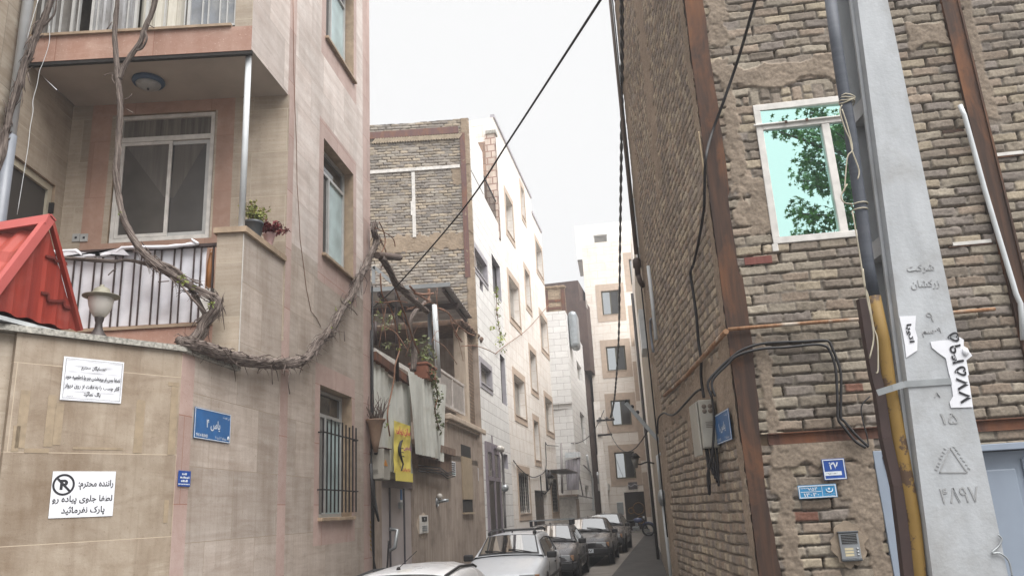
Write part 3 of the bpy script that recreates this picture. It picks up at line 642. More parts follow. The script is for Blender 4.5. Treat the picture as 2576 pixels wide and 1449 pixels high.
# corner of the two offset lines
def isect(fa, oa, fb, ob):
    A = fa.w(0, 0, oa); B = fb.w(0, 0, ob); M_ = np.array([[fa.x.x, -fb.x.x], [fa.x.y, -fb.x.y]]); t = np.linalg.solve(M_, [B.x-A.x, B.y-A.y]); p = A+fa.x*float(t[0]); return (p.x, p.y)
outer[1] = isect(FL, .035, FY, .035); inner = [off_pt(FL, 0.02, -.26), isect(FL, -.26, FY, -.26), off_pt(FY, sYe+1.6, -.26)]
mb = MB(); zA, zB = zCop-.043, zCop+.002
for a, b in ((0, 1), (1, 2)):
    O = [outer[a], outer[b]]; I = [inner[a], inner[b]]
    mb.poly([(*O[0], zA), (*O[1], zA), (*I[1], zA), (*I[0], zA)]); mb.poly([(*I[0], zB), (*I[1], zB), (*O[1], zB), (*O[0], zB)])
    mb.poly([(*O[0], zB), (*O[1], zB), (*O[1], zA), (*O[0], zA)]); mb.poly([(*I[1], zB), (*I[0], zB), (*I[0], zA), (*I[1], zA)])
for k in (0, 2): mb.poly([(*outer[k], zA), (*inner[k], zA), (*inner[k], zB), (*outer[k], zB)])
mb.build('coping', COPING, yw, Matrix(), weld=True)

# paper notices, street signs
def quad_on(fr, pts, off): return [(*(lambda q: (q[0], off, q[1]))(fr.px(p[0], p[1])),) for p in pts]
def rect_of(fr, pts, off=0.0):
    q = [fr.px(p, off) for p in pts]; xs = [a for a, _ in q]; zs = [b for _, b in q]
    return ((q[0][0]+q[3][0])/2, (q[1][0]+q[2][0])/2, (q[2][1]+q[3][1])/2, (q[0][1]+q[1][1])/2)      # left s, right s, z0, z1
def plate(name, fr, pts, mat, label, cat, off=0.006, thick=0.004, rim=None, wrinkle=0.0, group=None):
    a, b, z0_, z1_ = rect_of(fr, pts); c = ((a+b)/2, (z0_+z1_)/2); w_, h_ = abs(a-b), z1_-z0_
    sf = fr.sub(c[0], c[1], off); o = thing(name, label, cat, sf, group); m = MB()
    if wrinkle:
        n, k = 30, 22; rr = random.Random(name+label); ph = [rr.random()*6 for _ in range(4)]
        P = lambda i, j: (-w_/2+w_*i/n, wrinkle*(math.sin(i*.5+j*.9+ph[0])+math.sin(i*.9-j*.7+ph[1])*.6+math.sin(j*1.9+ph[2]))*.5*min(1, 4*min(i, n-i)/n, 4*min(j, k-j)/k), -h_/2+h_*j/k)
        for i in range(n):
            for j in range(k): m.poly([P(i+1, j), P(i, j), P(i, j+1), P(i+1, j+1)], 0, True)
        m.build('sheet', mat, o, sf, weld=False)
    else:
        m.box(-w_/2, w_/2, 0, thick, -h_/2, h_/2); m.build('panel', mat, o, sf, bevel=0.0015)
    if rim:
        m = MB(); sash(m, -w_/2+.004, w_/2-.004, -h_/2+.004, h_/2-.004, thick+.0025, .006, .002); m.build('border', rim, o, sf)
    return o, sf, w_, h_
n1, f1, w1, h1 = plate('paper_notice', FY, [z5(390, 92), z5(762, 130), z5(747, 385), z5(370, 360)], PAPER, 'wrinkled white paper notice with four lines of script, upper one on yard wall', 'notice', wrinkle=.0035, off=.008)
for i, (t, k, ww) in enumerate((('همسایگان محترم', .27, .42), ('لطفا پس از برداشتن بنر یا اعلامیه خود', .03, .90), ('آثار چسب را به دقت از روی دیوار', -.17, .90), ('پاک نمائید', -.34, .28))):
    lettering(n1, f1, 0, h1*k, t, w1*ww, h1*.14, INK, off=.006, bold=.03)
lettering(n1, f1, w1*.36, -h1*.40, 'با تشکر', w1*.1, h1*.05, INK, off=.008)
m = MB(); sash(m, -w1/2+.014, w1/2-.014, -h1/2+.014, h1/2-.014, .009, .002, .001); m.build('border', INK, n1, f1)
n2, f2, w2, h2 = plate('paper_notice', FY, [z5(325, 798), z5(715, 806), z5(693, 1083), z5(298, 1086)], PAPER, 'smooth white no-parking notice with crossed P, lower one on yard wall', 'notice', off=.004, thick=.0015)
lettering(n2, f2, -w2*.19, h2*.20, 'راننده محترم:', w2*.56, h2*.22, INK, off=.003, bold=.022)
lettering(n2, f2, 0, -h2*.12, 'لطفا جلوی پیاده رو', w2*.94, h2*.19, INK, off=.003, bold=.022)
lettering(n2, f2, -w2*.02, -h2*.36, 'پارک نفرمائید', w2*.68, h2*.20, INK, off=.003, bold=.022)
m = MB(); cx_, cz_, R = w2*.32, h2*.21, h2*.235
for i in range(40):
    a, b = 2*math.pi*i/40, 2*math.pi*(i+1)/40; q = lambda an, rr: (cx_+rr*math.cos(an), .0025, cz_+rr*math.sin(an)); m.poly([q(a, R), q(a, R*.8), q(b, R*.8), q(b, R)])
m.beam((cx_+R*.64, .0026, cz_+R*.64), (cx_-R*.64, .0026, cz_-R*.64), R*.2, .001, up=(0, 1, 0)); m.build('no_parking_ring', INK, n2, f2)
lettering(n2, f2, cx_-.002, cz_, 'P', R*.7, R*.95, INK, off=.0022, bold=.05)
# faded tape marks left by old notices
tm = MB(); 
for (x0, y0, x1, y1) in ((85, 520, 110, 680), (130, 300, 150, 660), (150, 660, 300, 690), (345, 380, 372, 640), (300, 330, 322, 650), (845, 360, 875, 690), (1040, 250, 1105, 280), (1060, 280, 1078, 700), (1015, 980, 1035, 1120), (450, 650, 760, 672)):
    a, b = FY.px(z5(x0, y0)), FY.px(z5(x1, y1)); tm.box(a[0], b[0], 0.001, 0.0022, a[1], b[1])
tm.build('tape_marks', m_plain('old tape glue', C(160, 142, 118), .6, var=.3, scale=14), yw, FY)
n3, f3, w3, h3 = plate('street_sign', FL, [z5(1198, 402), z5(1418, 452), z5(1415, 628), z5(1188, 600)], BLUE, 'blue street sign with white script on the travertine yard wall corner', 'street sign', off=.008, rim=SIGN_W)
lettering(n3, f3, 0, 0, 'یاس ۴', w3*.38, h3*.36, SIGN_W, off=.006, bold=.015); lettering(n3, f3, -w3*.36, h3*.33, 'بن بست', w3*.2, h3*.11, SIGN_W, off=.006)
lettering(n3, f3, w3*.30, -h3*.37, 'YAS 4 BLIND', w3*.32, h3*.10, SIGN_W, off=.006, bold=.02); lettering(n3, f3, -w3*.22, -h3*.38, 'منطقه ۴ ناحیه ۷', w3*.32, h3*.12, SIGN_W, off=.006)
m = MB(); m.lathe([(.02, .006), (.02, .0065), (.001, .0066)], 12, (-w3*.44, 0, -h3*.34), axis='y'); m.build('emblem', SIGN_W, n3, f3)
n4, f4, w4, h4 = plate('address_plaque', FL, [z5(1102, 785), z5(1174, 812), z5(1166, 910), z5(1090, 880)], BLUE_N, 'small tilted navy plaque on the pink strip below the street sign', 'plaque', off=.006)
m = MB()
for i, (k, ww) in enumerate(((.30, .3), (.08, .75), (-.14, .5), (-.36, .85))):
    x = -w4*ww/2; rr = random.Random(i)
    while x < w4*ww/2: l = .008+.02*rr.random(); m.box(x, x+l, .0045, .0055, h4*k-(.009 if i != 3 else .004), h4*k+(.009*rr.random() if i != 3 else .004)); x += l+.006
m.build('print', SIGN_W, n4, f4)

# garden lamp on the coping
lp = FY.px(z3(785, 1120)); bs = CAMP+ray(*z3(785, 1105))*((zCop+.002-EYE)/ray(*z3(785, 1105)).z); bs = FY.w(lp[0], zCop+.002, -.10)
gl_ = thing('garden_lamp', 'small garden lamp with frosted globe and hat on the coping', 'lamp', Matrix.Translation(bs) @ Matrix.Scale(.86, 4)); kf = 1.0
u = lambda y: (1118-y)/320*0.415
mb = MB(); mb.lathe([(.085, 0), (.085, .015), (.05, .06), (.034, .10), (.03, .15), (.036, .165), (.04, .185), (.042, .20)], 20); mb.build('base', LAMP_BASE, gl_)
mb = MB(); mb.lathe([(.045, .2), (.075, .24), (.098, .30), (.108, .36), (.108, .385)], 24); mb.build('globe', LAMP_GL, gl_)
mb = MB(); mb.lathe([(.03, .36), (.158, .392), (.16, .40), (.09, .418), (.075, .44), (.062, .468), (.03, .485), (.016, .49), (.018, .505), (.001, .51)], 28, cap=False); mb.build('hat', LAMP_CAP, gl_)

# red metal gate canopy
sG = S(FY, (196, 836)); FG = Frame(FY.w(sG, 0, -.15), -167); ap = FG.px(z3(366, 262)); bk = FG.px(z3(600, 1088)); f_ = FG.px(z3(20, 722))
sl_ = (ap[1]-f_[1])/(f_[0]-ap[0]); fx = ap[0]+(ap[1]-bk[1])/sl_
can = thing('gate_canopy', 'red ribbed metal gable canopy over the gate beside yard wall', 'canopy', FG)
mb = MB(); n = 26
for i in range(n):       # ribbed gable sheet
    x0, x1 = bk[0]+(fx-bk[0])*i/n, bk[0]+(fx-bk[0])*(i+1)/n; zt = lambda x: ap[1]-.02-max(0, x-ap[0])*sl_-max(0, ap[0]-x)*(ap[1]-bk[1])/abs(ap[0]-bk[0])
    y0 = -.02 if i % 4 < 3 else -.013; y1 = -.02 if (i+1) % 4 < 3 else -.013
    mb.poly([(x0, y0, bk[1]-.03+.01*math.sin(i)), (x1, y1, bk[1]-.03+.01*math.sin(i+1)), (x1, y1, zt(x1)), (x0, y0, zt(x0))][::-1])
gb_ = mb.build('gable_panel', RED_IN, can, FG)
mb = MB()    # torn step-shaped laps showing on the panel
for q in ([(355, 545), (420, 560), (425, 580), (500, 590), (505, 615)], [(320, 820), (370, 830), (372, 880), (430, 885), (490, 880), (492, 925), (540, 940)]):
    p = [FG.px(z3(*a)) for a in q]; mb = MB()
    for a, b in zip(p, p[1:]): mb.beam((a[0], -.006, a[1]), (b[0], -.006, b[1]), .02, .012, up=(0, 1, 0))
    mb.build('lap_edge', m_plain('dark red edge', C(104, 38, 32), .5), gb_, FG)
mb = MB(); mb.beam((ap[0]-.01, .0, ap[1]+.0), (fx+.1, .0, bk[1]-.18), .065, .05, up=(0, 1, 0)); mb.build('front_trim', RED_TRIM, can, FG)
mb = MB(); mb.beam((ap[0]-.02, .002, ap[1]), (bk[0]-.01, .002, bk[1]-.02), .028, .04, up=(0, 1, 0)); mb.build('rear_trim', RED_IN, can, FG)
mb = MB(); mb.beam((ap[0]+.035, .03, ap[1]-.015), (ap[0]+.035, -2.6, ap[1]-.015), .012, .085, up=(-.35, 0, .9)); mb.beam((ap[0]-.02, .03, ap[1]+.012), (ap[0]-.02, -2.6, ap[1]+.012), .06, .012, up=(-.5, 0, .85)); mb.build('ridge_cap', RED_TRIM, can, FG)
mb = MB(); ny = 90; nx = 12; Ls = math.hypot(fx+.1-ap[0], ap[1]-bk[1]+.12)
def RP(i, j):
    y = -.03-2.5*i/ny; t = j/nx; up_ = .004+.022*(j % 4)/3+.020*(1 if i % 6 in (1, 2) else .5 if i % 6 in (0, 3) else 0)
    x = ap[0]+(fx+.1-ap[0])*t; z = ap[1]-.05-(ap[1]-.05-(bk[1]-.2))*t; return (x+up_*.85-.02, y, z+up_*.5-.02)
for i in range(ny):
    for j in range(nx): mb.poly([RP(i, j), RP(i+1, j), RP(i+1, j+1), RP(i, j+1)], 0, False)
mb.build('tile_sheet', RED_TILE, can, FG)
mb = MB(); mb.poly([(ap[0], -.03, ap[1]-.03), (ap[0], -2.6, ap[1]-.03), (bk[0], -2.6, bk[1]), (bk[0], -.03, bk[1])]); mb.build('rear_sheet', RED_TILE, can, FG)
mb = MB(); mb.box(fx+.06, fx+.1, -2.6, -.02, bk[1]-.26, bk[1]-.16); mb.box(bk[0], fx+.06, -2.6, -.03, bk[1]-.08, bk[1]-.05); mb.build('soffit_board', PVC_W, can, FG)

# downpipe on the marble flank
def pipe_path(fr, pts, off): return [fr.w(*fr.px(p), off) for p in pts]
dp = thing('downpipe', 'white pipe with grey lower length down the marble flank at far left', 'pipe', Matrix.Translation(FW_.w(1.1, 4, .07)))
pts = [FW_.w(1.02, z, .07) for z in (3.6, 5.32)]; k_ = S(FW_, z1(180, 350)); k2_ = S(FW_, z1(85, 1050)); zj = Zz(FW_, z1(85, 1050), .07)
sP = FW_.px(*z1(155, 450), .07)[0]
mb = MB(); mb.tube([Vector((sP, .07, zj)), Vector((sP, .07, TOP))], .052, 14); mb.build('upper_length', PVC_W, dp, FW_)
mb = MB(); mb.tube([Vector((sP, .07, 3.5)), Vector((sP, .07, zj+.02))], .06, 14); mb.build('lower_length', PVC_G, dp, FW_)
# ------------------------------------------------------------------ the row of houses along the left side
azS, azW, azB = az_of(1605), az_of(1617), az_of(1690)
E3 = hit(E1, aL, 935); S2 = hit(E3, azS, 1218); W2 = hit(S2, azW, 1292); B2 = hit(W2, azB, 1408)
FS = Frame((E3[0]-.10, E3[1]), azS+180); FWh = Frame(S2, azW+180); FBe = Frame(W2, azB+180)
def wpx(fr, near_top, near_bot, far):     # window hole from its near edge (top, bottom) and a point of its far edge
    a = fr.px(near_top); b = fr.px(near_bot); return (S(fr, far), (a[0]+b[0])/2, b[1], a[1])
def trimmed_window(parent, fr, h, trim, panes, y=-.12, fm=ALU, tw=.16, tran=0.0, grille=None, sillm=None, name='window', fw=.05):
    a, b, c, d = h; o = window(parent, fr, a+.01, b-.01, c+.01, d-.01, y, fm, panes, fw=fw, transom=tran, name=name)
    if trim:
        m = MB(); t = tw
        m.box(a-t, b+t, 0.0, .02, d, d+t*1.3); m.box(a-t, b+t, 0, .02, c-t*1.3, c-.03); m.box(a-t, a, 0, .02, c-.03, d); m.box(b, b+t, 0, .02, c-.03, d); m.box(a-.03, b+.03, -.1, .045, c-.03, c)
        m.build('surround', trim, o, fr)
    return o
# --- single storey house with the corrugated screen
shed = thing('low_house', 'low stained render house with corrugated plastic screen and awning on its terrace', 'house', Frame((FS.P.x, FS.P.y, ground_z(FS.P.y)), FS.az))
q = lambda p: FS.px(p)
sDl, sDr = q(m3(112, 1000))[0], q(m3(388, 1000))[0]; zD = q(m3(250, 700))[1]; sR = q(m3(985, 900))[0]; sM = q(m3(672, 400))[0]
zLedge = q(m3(545, 560))[1]; zCor = q(m3(665, 75))[1]
sMl = q(m3(690, 600))[0]
mb = MB(); holes_wall(mb, sR, 0.2, -.3, zLedge, [(sDr, sDl, -.3, zD+.42)], .12, lambda s, z: 0); holes_wall(mb, sR, sM, zLedge, zCor-.12, [], 0); mb.box(sR, .2, -5, -.001, -.3, zLedge, 0, skip='+y'); mb.box(sR, sM, -1.0, -.001, zLedge, zCor-.12, 0, skip='+y-z')
mb.build('front_wall', RENDER_WALL, shed, FS)
mb = MB(); mb.box(sR-.05, sM+.12, -.3, .12, zCor-.12, zCor); mb.box(sR-.02, sM+.08, -.3, .06, zCor-.17, zCor-.12); mb.build('cornice', RENDER_PALE, shed, FS, bevel=.02)
sB0 = q(m3(688, 560))[0]; sB1 = q(m3(548, 430))[0]
mb = MB(); mb.box(sB0, sDr, -.3, .14, zLedge+.36, zLedge+.50); mb.box(sB0+.05, sDr-.04, -.3, .06, zLedge, zLedge+.36); mb.box(sB1, sDr, .06, .12, zLedge+.2, zLedge+.36)
for k in range(3): mb.tube([(sB0-.02, .08+.01*k, zLedge+.05-.05*k), ((sB0+sB1)/2, .11, zLedge-.01-.05*k), (sB1, .13, zLedge+.06-.05*k), (sDr, .1, zLedge+.04-.05*k)], .012, 6, 1)
mb.build('ledge', [m_plain('rough brown ledge', C(138, 114, 98), .9, var=.5, scale=8, bump=.6), CABLE], shed, FS)
# street door
mb = MB(); z0 = -.1; dm = (sDl-sDr); mb.box(sDr, sDl, -.10, -.03, zD, zD+.13, 1); mb.box(sDr+.02, sDl-.02, -.08, -.05, z0, zD, 0)
d_ = mb.build('door', [DOOR_G, m_plain('mauve steel', C(120, 108, 110), .5)], shed, FS)
for x in (205, 325):
    m = MB(); s = q(m3(x, 1000))[0]; m.box(s-.03, s+.03, -.05, -.035, z0, zD); m.build('dark_seam', m_plain('dark seam', C(70, 66, 74), .5), d_, FS)
m = MB(); s = q(m3(188, 1150))[0]; za, zb2 = q(m3(170, 1240))[1], q(m3(205, 1060))[1]; m.tube([(s+.02, -.03, za), (s+.02, .07, za+.05), (s-.06, .09, zb2), (s-.06, -.03, zb2+.02)], .03, 6); m.build('handle', STEEL, d_, FS)
m = MB(); s, z = q(m3(288, 848)); m.box(s-.07, s+.07, -.05, -.01, z-.05, z+.05); m.build('lock', STEEL, d_, FS)
m = MB(); s, z = q(m3(300, 748)); m.box(s-.05, s+.05, -.05, -.04, z-.1, z+.07, 0); m.box(s-.05, s+.05, -.05, -.04, z-.2, z-.1, 1); m.build('door_sticker', [BLUE, PAPER], d_, FS)
mb = MB(); mb.box(sDr+.05, sDl-.3, -.09, -.05, zD+.14, zD+.42); mb.build('fanlight', m_glass('pale fanlight', C(214, 208, 170), .4), shed, FS)
# corrugated plastic screens
def corr_sheet(name, top, bottom, off, parent, lab=None, n=40, amp=.018, mat=CORR):
    T = [FS.px(p, off) for p in top]; B = [FS.px(p, off) for p in bottom]; m = MB()
    def lerp(L, t):
        k = t*(len(L)-1); i = min(int(k), len(L)-2); f = k-i; return (L[i][0]*(1-f)+L[i+1][0]*f, L[i][1]*(1-f)+L[i+1][1]*f)
    for i in range(n):
        for j in range(6):
            def P(i, j):
                a, b = lerp(T, i/n), lerp(B, i/n); t = j/6; return (a[0]*(1-t)+b[0]*t, off+amp*math.sin(i*1.57)+.03*math.sin(i*.21+t*2), a[1]*(1-t)+b[1]*t)
            m.poly([P(i, j), P(i, j+1), P(i+1, j+1), P(i+1, j)], 0, True)
    return m.build(name, mat, parent, FS, weld=True)
corr_sheet('corrugated_screen', [m2(33, 805), m2(150, 900), m2(190, 945), m2(335, 1010)], [m3(33, 345), m3(195, 560), m3(230, 580), m3(385, 580)], .10, shed)
corr_sheet('corrugated_screen', [m2(330, 870), m2(400, 935), m2(470, 955), m2(522, 955)], [m3(385, 412), m3(440, 415), m3(510, 432), m3(580, 455)], .20, shed, n=30)
corr_sheet('corrugated_screen', [m2(522, 960), m2(600, 1000), m2(640, 1005), m2(670, 1012)], [m3(582, 455), m3(600, 465), m3(620, 470), m3(640, 480)], .15, shed, n=20)
mb = MB(); a, b = FS.px(m2(38, 760), .13), FS.px(m2(340, 985), .13); mb.beam((a[0], .13, a[1]), (b[0], .13, b[1]), .10, .13); mb.build('rusty_beam', RUST_D, shed, FS)
# awning over the terrace
A, B = FS.px(m2(690, 168), .35), FS.px(m2(880, 438), .35); nw = 60; mb = MB(); up_ = .35
for i in range(nw):
    for j in range(8):
        def P(i, j): s = A[0]+(B[0]-A[0])*i/nw; t = j/8; return (s, up_-4.2*t, A[1]+(B[1]-A[1])*i/nw+.02*math.sin(i*1.57)+.10*t)
        mb.poly([P(i, j), P(i+1, j), P(i+1, j+1), P(i, j+1)], 0, True)
mb.build('awning', CORR_D, shed, FS, weld=True)
mb = MB(); mb.beam((A[0]+.02, .36, A[1]+.03), (A[0]+.02, -3.9, A[1]+.13), .03, .09); mb.build('awning_edge', STEEL, shed, FS)
for y_, nm in ((.2, 'awning_rafter'), (-1.2, 'awning_rafter'), (-2.6, 'awning_rafter')):
    m = MB(); m.beam((A[0], y_, A[1]-.06+.02*(.35-y_)), (B[0], y_, B[1]-.06+.02*(.35-y_)), .06, .07); m.build(nm, BROWN_BAR, shed, FS)
m = MB(); s = A[0]+(B[0]-A[0])*.42; m.beam((s, .3, A[1]+(B[1]-A[1])*.42-.12), (s, -3.8, A[1]+(B[1]-A[1])*.42-.02), .08, .12); m.build('awning_purlin', BROWN_BAR, shed, FS)
def FSpx(p, off): return FS.px(p[0], p[1], off)
def post(p0, p1, r, mat, off=.05, name='awning_post'):
    a, b = FSpx(p0, off), FSpx(p1, off); m = MB(); m.tube([(a[0], off, a[1]), (b[0], off, b[1])], r, 10); return m.build(name, mat, shed, FS)
post(m2(560, 325), m2(592, 945), .055, PVC_W, .12); post(m2(514, 340), m2(526, 800), .045, PVC_G, -.4); post(m2(232, 150), m2(245, 975), .028, BROWN_BAR, .2); post(m2(55, 470), m2(60, 670), .03, BROWN_BAR, -.3)
# terrace room at the back of the terrace
sT0 = FSpx(m2(805, 640), 0)[0]; zT1 = FSpx(m2(830, 560), 0)[1]; sTe = FSpx(m2(935, 900), 0)[0]
mb = MB(); mb.box(sTe, sT0-.32, -.02-.25, -.02, zCor, zT1, 1); mb.box(sT0-.32, sT0, -.25, 0.03, zCor, zT1, 0); mb.box(sT0-1.2, sT0-.9, -4.5, -.27, zCor-1, zT1, 2); mb.box(sTe, sT0+.5, -4.6, .05, zT1, zT1+.13, 3)
mb.box(sT0-.9, sT0+.2, -2.6, -2.3, zCor-.5, zT1, 2)
mb.build('terrace_room', [RENDER_PALE, m_stone('rough side brick', C(150, 128, 108), C(126, 104, 88), C(92, 78, 68), .22, .085, strata=.5, stain=.5, jw=.02, panel_var=.8), RENDER_WALL, m_plain('crumbling mud roof edge', C(120, 96, 80), .95, var=.6, scale=9, bump=.9)], shed, FS)
mb = MB(); rr = random.Random(3)
for i in range(60): x = sTe+(sT0+.5-sTe)*rr.random(); mb.ball((x, .04+.05*rr.random(), zT1+.02+.1*rr.random()), .05+.06*rr.random(), 8, 0, (1.3, .8, .6))
tag(mb.build('crumbled_edge', m_plain('crumbled mud', C(112, 90, 76), .95, var=.5, scale=9, bump=.9), shed, FS), kind='stuff')
# slatted terrace railing
ra, rb_ = FSpx(m2(610, 878), .04), FSpx(m2(805, 1000), .04); rz0 = FSpx(m2(668, 1195), .04)[1]; rz1 = (ra[1]+rb_[1])/2
mb = MB(); s0_, s1_ = rb_[0], FSpx(m2(600, 950), .04)[0]
mb.box(s0_, s1_, .0, .06, rz1-.05, rz1); mb.box(s0_, s1_, .0, .06, rz0, rz0+.05)
for s in (s0_, (s0_+s1_)/2, s1_-.05): mb.box(s, s+.05, .005, .055, rz0+.05, rz1-.05)
for i in range(9): z = rz0+.10+(rz1-rz0-.15)*i/9; mb.beam((s0_+.05, .03, z), (s1_-.05, .03, z), .010, .060, up=(0, .25, .96))
mb.build('slatted_railing', m_plain('pale steel slat', C(206, 198, 192), .5, var=.3), shed, FS)
a, b = FSpx(m2(55, 735), -.4), FSpx(m2(402, 900), -.4); mb = MB(); mb.box(a[0], b[0], -1.2, -.4, b[1], a[1]); mb.build('white_cabinet', WHITE_P, None, FS)
bpy.data.objects['white_cabinet']['label'] = 'white cabinet standing on the terrace under the metal awning'; bpy.data.objects['white_cabinet']['category'] = 'cabinet'
mb = MB(); mb.box(sTe, .2, -1.4, 0, zLedge+.3, zLedge+.42); mb.build('terrace_floor', RENDER_WALL, shed, FS)
# shuttered opening, lamp, intercom, papers
a, b = q(m3(782, 385)), q(m3(885, 905)); mb = MB(); mb.box(b[0], a[0], 0, .03, b[1]+.28, a[1]-.12, 0); mb.box(b[0]+.02, a[0]-.02, .0, .008, b[1], b[1]+.28, 1); mb.box(b[0]+.02, a[0]-.02, 0, .008, a[1]-.12, a[1]+.15, 1); mb.box(b[0]-.03, a[0]+.03, 0, .06, b[1]-.04, b[1]); mb.build('shuttered_opening', [m_plain('beige shutter', C(166, 148, 124), .6, var=.2), DARK_IN], shed, FS)
def wall_lamp(fr, p, label):
    s, z = fr.px(p); sf = fr.sub(s, z); o = thing('wall_lamp', label, 'lamp', sf); m = MB(); m.lathe([(.09, 0), (.09, .02), (.03, .05)], 16, axis='y'); m.build('base', STEEL, o)
    m = MB(); m.tube([(0, .03, 0), (-.02, .15, .02), (-.05, .22, .02)], .03, 8); m.build('arm', STEEL, o); m = MB(); m.ball((.0, .06, .1), .06, 12); m.build('bulb_cover', LAMP_GL, o); return o
wall_lamp(FS, m3(578, 820), 'small metal wall lamp on stained render between intercom and shutter')
a, b = q(m3(425, 935)), q(m3(495, 1080)); sf = FS.sub((a[0]+b[0])/2, (a[1]+b[1])/2); ic = thing('intercom', 'white video intercom in a smear of plaster beside the grey street door', 'intercom', sf); w_, h_ = abs(a[0]-b[0]), a[1]-b[1]
m = MB(); m.box(-w_/2, w_/2, 0.004, .03, -h_/2, h_/2); m.build('panel', WHITE_P, ic, bevel=.006); m = MB(); m.box(-w_*.32, w_*.32, .03, .034, h_*.15, h_*.42); m.build('screen', DARK_IN, ic); m = MB(); m.lathe([(.025, .034), (.02, .04), (.001, .042)], 12, (0, 0, h_*.28), axis='y'); m.build('camera_eye', STEEL, ic)
for i in range(3): m = MB(); m.box(-w_*.3, w_*.3, .03, .036, -h_*(.12+.11*i)-.012, -h_*(.12+.11*i)+.012); m.build('button', STEEL, ic)
m = MB(); rr = random.Random(2); m.prism([((w_*.72+.05*rr.random())*math.cos(t)*(1), (h_*.58+.05*rr.random())*math.sin(t)-.02) for t in [i*2*math.pi/26 for i in range(26)]], 0.0, .004); m.build('plaster_patch', RENDER_PALE, ic)
for p0, p1, lb in ((m3(690, 470), m3(738, 598), 'small white paper with green print pasted left of the shutter'), (m3(925, 532), m3(962, 645), 'small white paper with green print pasted right of the shutter')):
    a, b = q(p0), q(p1); sf = FS.sub((a[0]+b[0])/2, (a[1]+b[1])/2, .006); o = thing('pasted_paper', lb, 'notice', sf); w_, h_ = abs(a[0]-b[0]), a[1]-b[1]; m = MB(); m.box(-w_/2, w_/2, 0, .003, -h_/2, h_/2); m.build('sheet', PAPER, o)
    m = MB(); rr = random.Random(lb)
    for i in range(6):
        x = -w_*.4
        while x < w_*.36: l = .02+.05*rr.random(); m.box(x, min(x+l, w_*.4), .0035, .005, h_*(.36-.15*i)-.016, h_*(.36-.15*i)+.016, 1 if i == 5 else 0); x += l+.02
    m.build('print', [INK, m_plain('green print', C(60, 130, 110), .6)], o)
# yellow banner
bn = [m3(197, 128), m3(340, 165), m3(372, 580), m3(232, 585)]; a, b, z0_, z1_ = rect_of(FS, bn, .17); sf = FS.sub((a+b)/2, (z0_+z1_)/2, .17); wb, hb = abs(a-b), z1_-z0_
ban = thing('banner', 'yellow cloth banner with red and violet script hung on corrugated screen', 'banner', sf); m = MB(); n, k = 16, 24
P = lambda i, j: (-wb/2+wb*i/n+.05*(j/k-.5)*-1, .004*math.sin(i*.9+j*.3)*(j < k)+.004*math.sin(j*.8), -hb/2+hb*j/k)
for i in range(n):
    for j in range(k): m.poly([P(i+1, j), P(i, j), P(i, j+1), P(i+1, j+1)], 0, True)
m.box(-wb/2, wb/2, .02, .03, -hb/2-.12, -hb/2+.02); m.build('cloth', YELLOW, ban)
lettering(ban, sf, 0, hb*.33, 'سالن زیبایی', wb*.86, hb*.17, RED_INK, off=.022, bold=.035); lettering(ban, sf, -wb*.22, hb*.02, 'یاسمین', wb*.48, hb*.14, VIOLET, off=.022, bold=.035); lettering(ban, sf, -wb*.14, -hb*.42, 'بانوان', wb*.5, hb*.07, RED_INK, off=.022, bold=.03)
m = MB(); ln = [(.12, .14), (.22, .10), (.29, 0.0), (.30, -.08), (.26, -.16), (.18, -.24), (.10, -.32), (.16, -.40), (.22, -.45)]; m.tube([(x*wb, .034, z*hb) for x, z in ln], [.012, .022, .028, .028, .024, .018, .014, .012, .008], 5)
m.tube([(.18*wb, .034, -.02*hb), (.10*wb, .034, -.01*hb)], .008, 5); m.tube([(.18*wb, .034, -.09*hb), (.06*wb, .034, -.09*hb)], .006, 5); m.tube([(.12*wb, .034, -.17*hb), (.04*wb, .034, -.17*hb)], .009, 5); m.build('drawn_face', INK, ban)
# electricity meter box
a, b = FS.px(m3(114, 352), .28), FS.px(m3(114, 620), .28); sf = FS.sub(a[0], b[1], 0.0); mbx = thing('meter_box', 'two part grey electricity box with warning triangle at the corner house edge', 'meter box', sf)
wv = a[0]-FS.px(m3(193, 400), .28)[0]; hv = a[1]-b[1]
mb = MB(); mb.box(-wv*.10, wv*.0, .0, .30, .0, hv*.95, 0); mb.box(-wv, -wv*.13, .0, .26, -hv*.02, hv*.97, 0); mb.box(-wv*1.02, -wv*.11, .0, .29, hv*.97, hv*1.0, 1); mb.build('box', [BOX_G, RUST_D], mbx, bevel=.008)
m = MB(); sx = -wv*.48; m.prism([(sx-.1, hv*.42), (sx+.1, hv*.42), (sx, hv*.62)], .262, .266); m.build('warning_triangle', m_plain('orange warning sticker', C(206, 138, 60), .5), mbx)
m = MB()
for i in range(4): m.box(.001, .004, .05, .22, hv*(.16+.04*i), hv*(.17+.04*i))
for i in range(2): m.lathe([(.03, .0), (.03, .006)], 12, (.0, .09+.1*i, hv*.82), axis='x')
m.build('vents', DARK_IN, mbx)
cb = MB(); 
for k in range(2): cb.tube([(-wv*.1-.03*k, .1+.03*k, 0), (-wv*.12-.02*k, .12+.02*k, -.25), (-.0, .2+.02*k, -.5-.07*k), (.25-.04*k, .22+.0*k, -.35), (.28-.04*k, .2, .2)], .016, 6)
cb.build('cable_loop', CABLE, mbx)
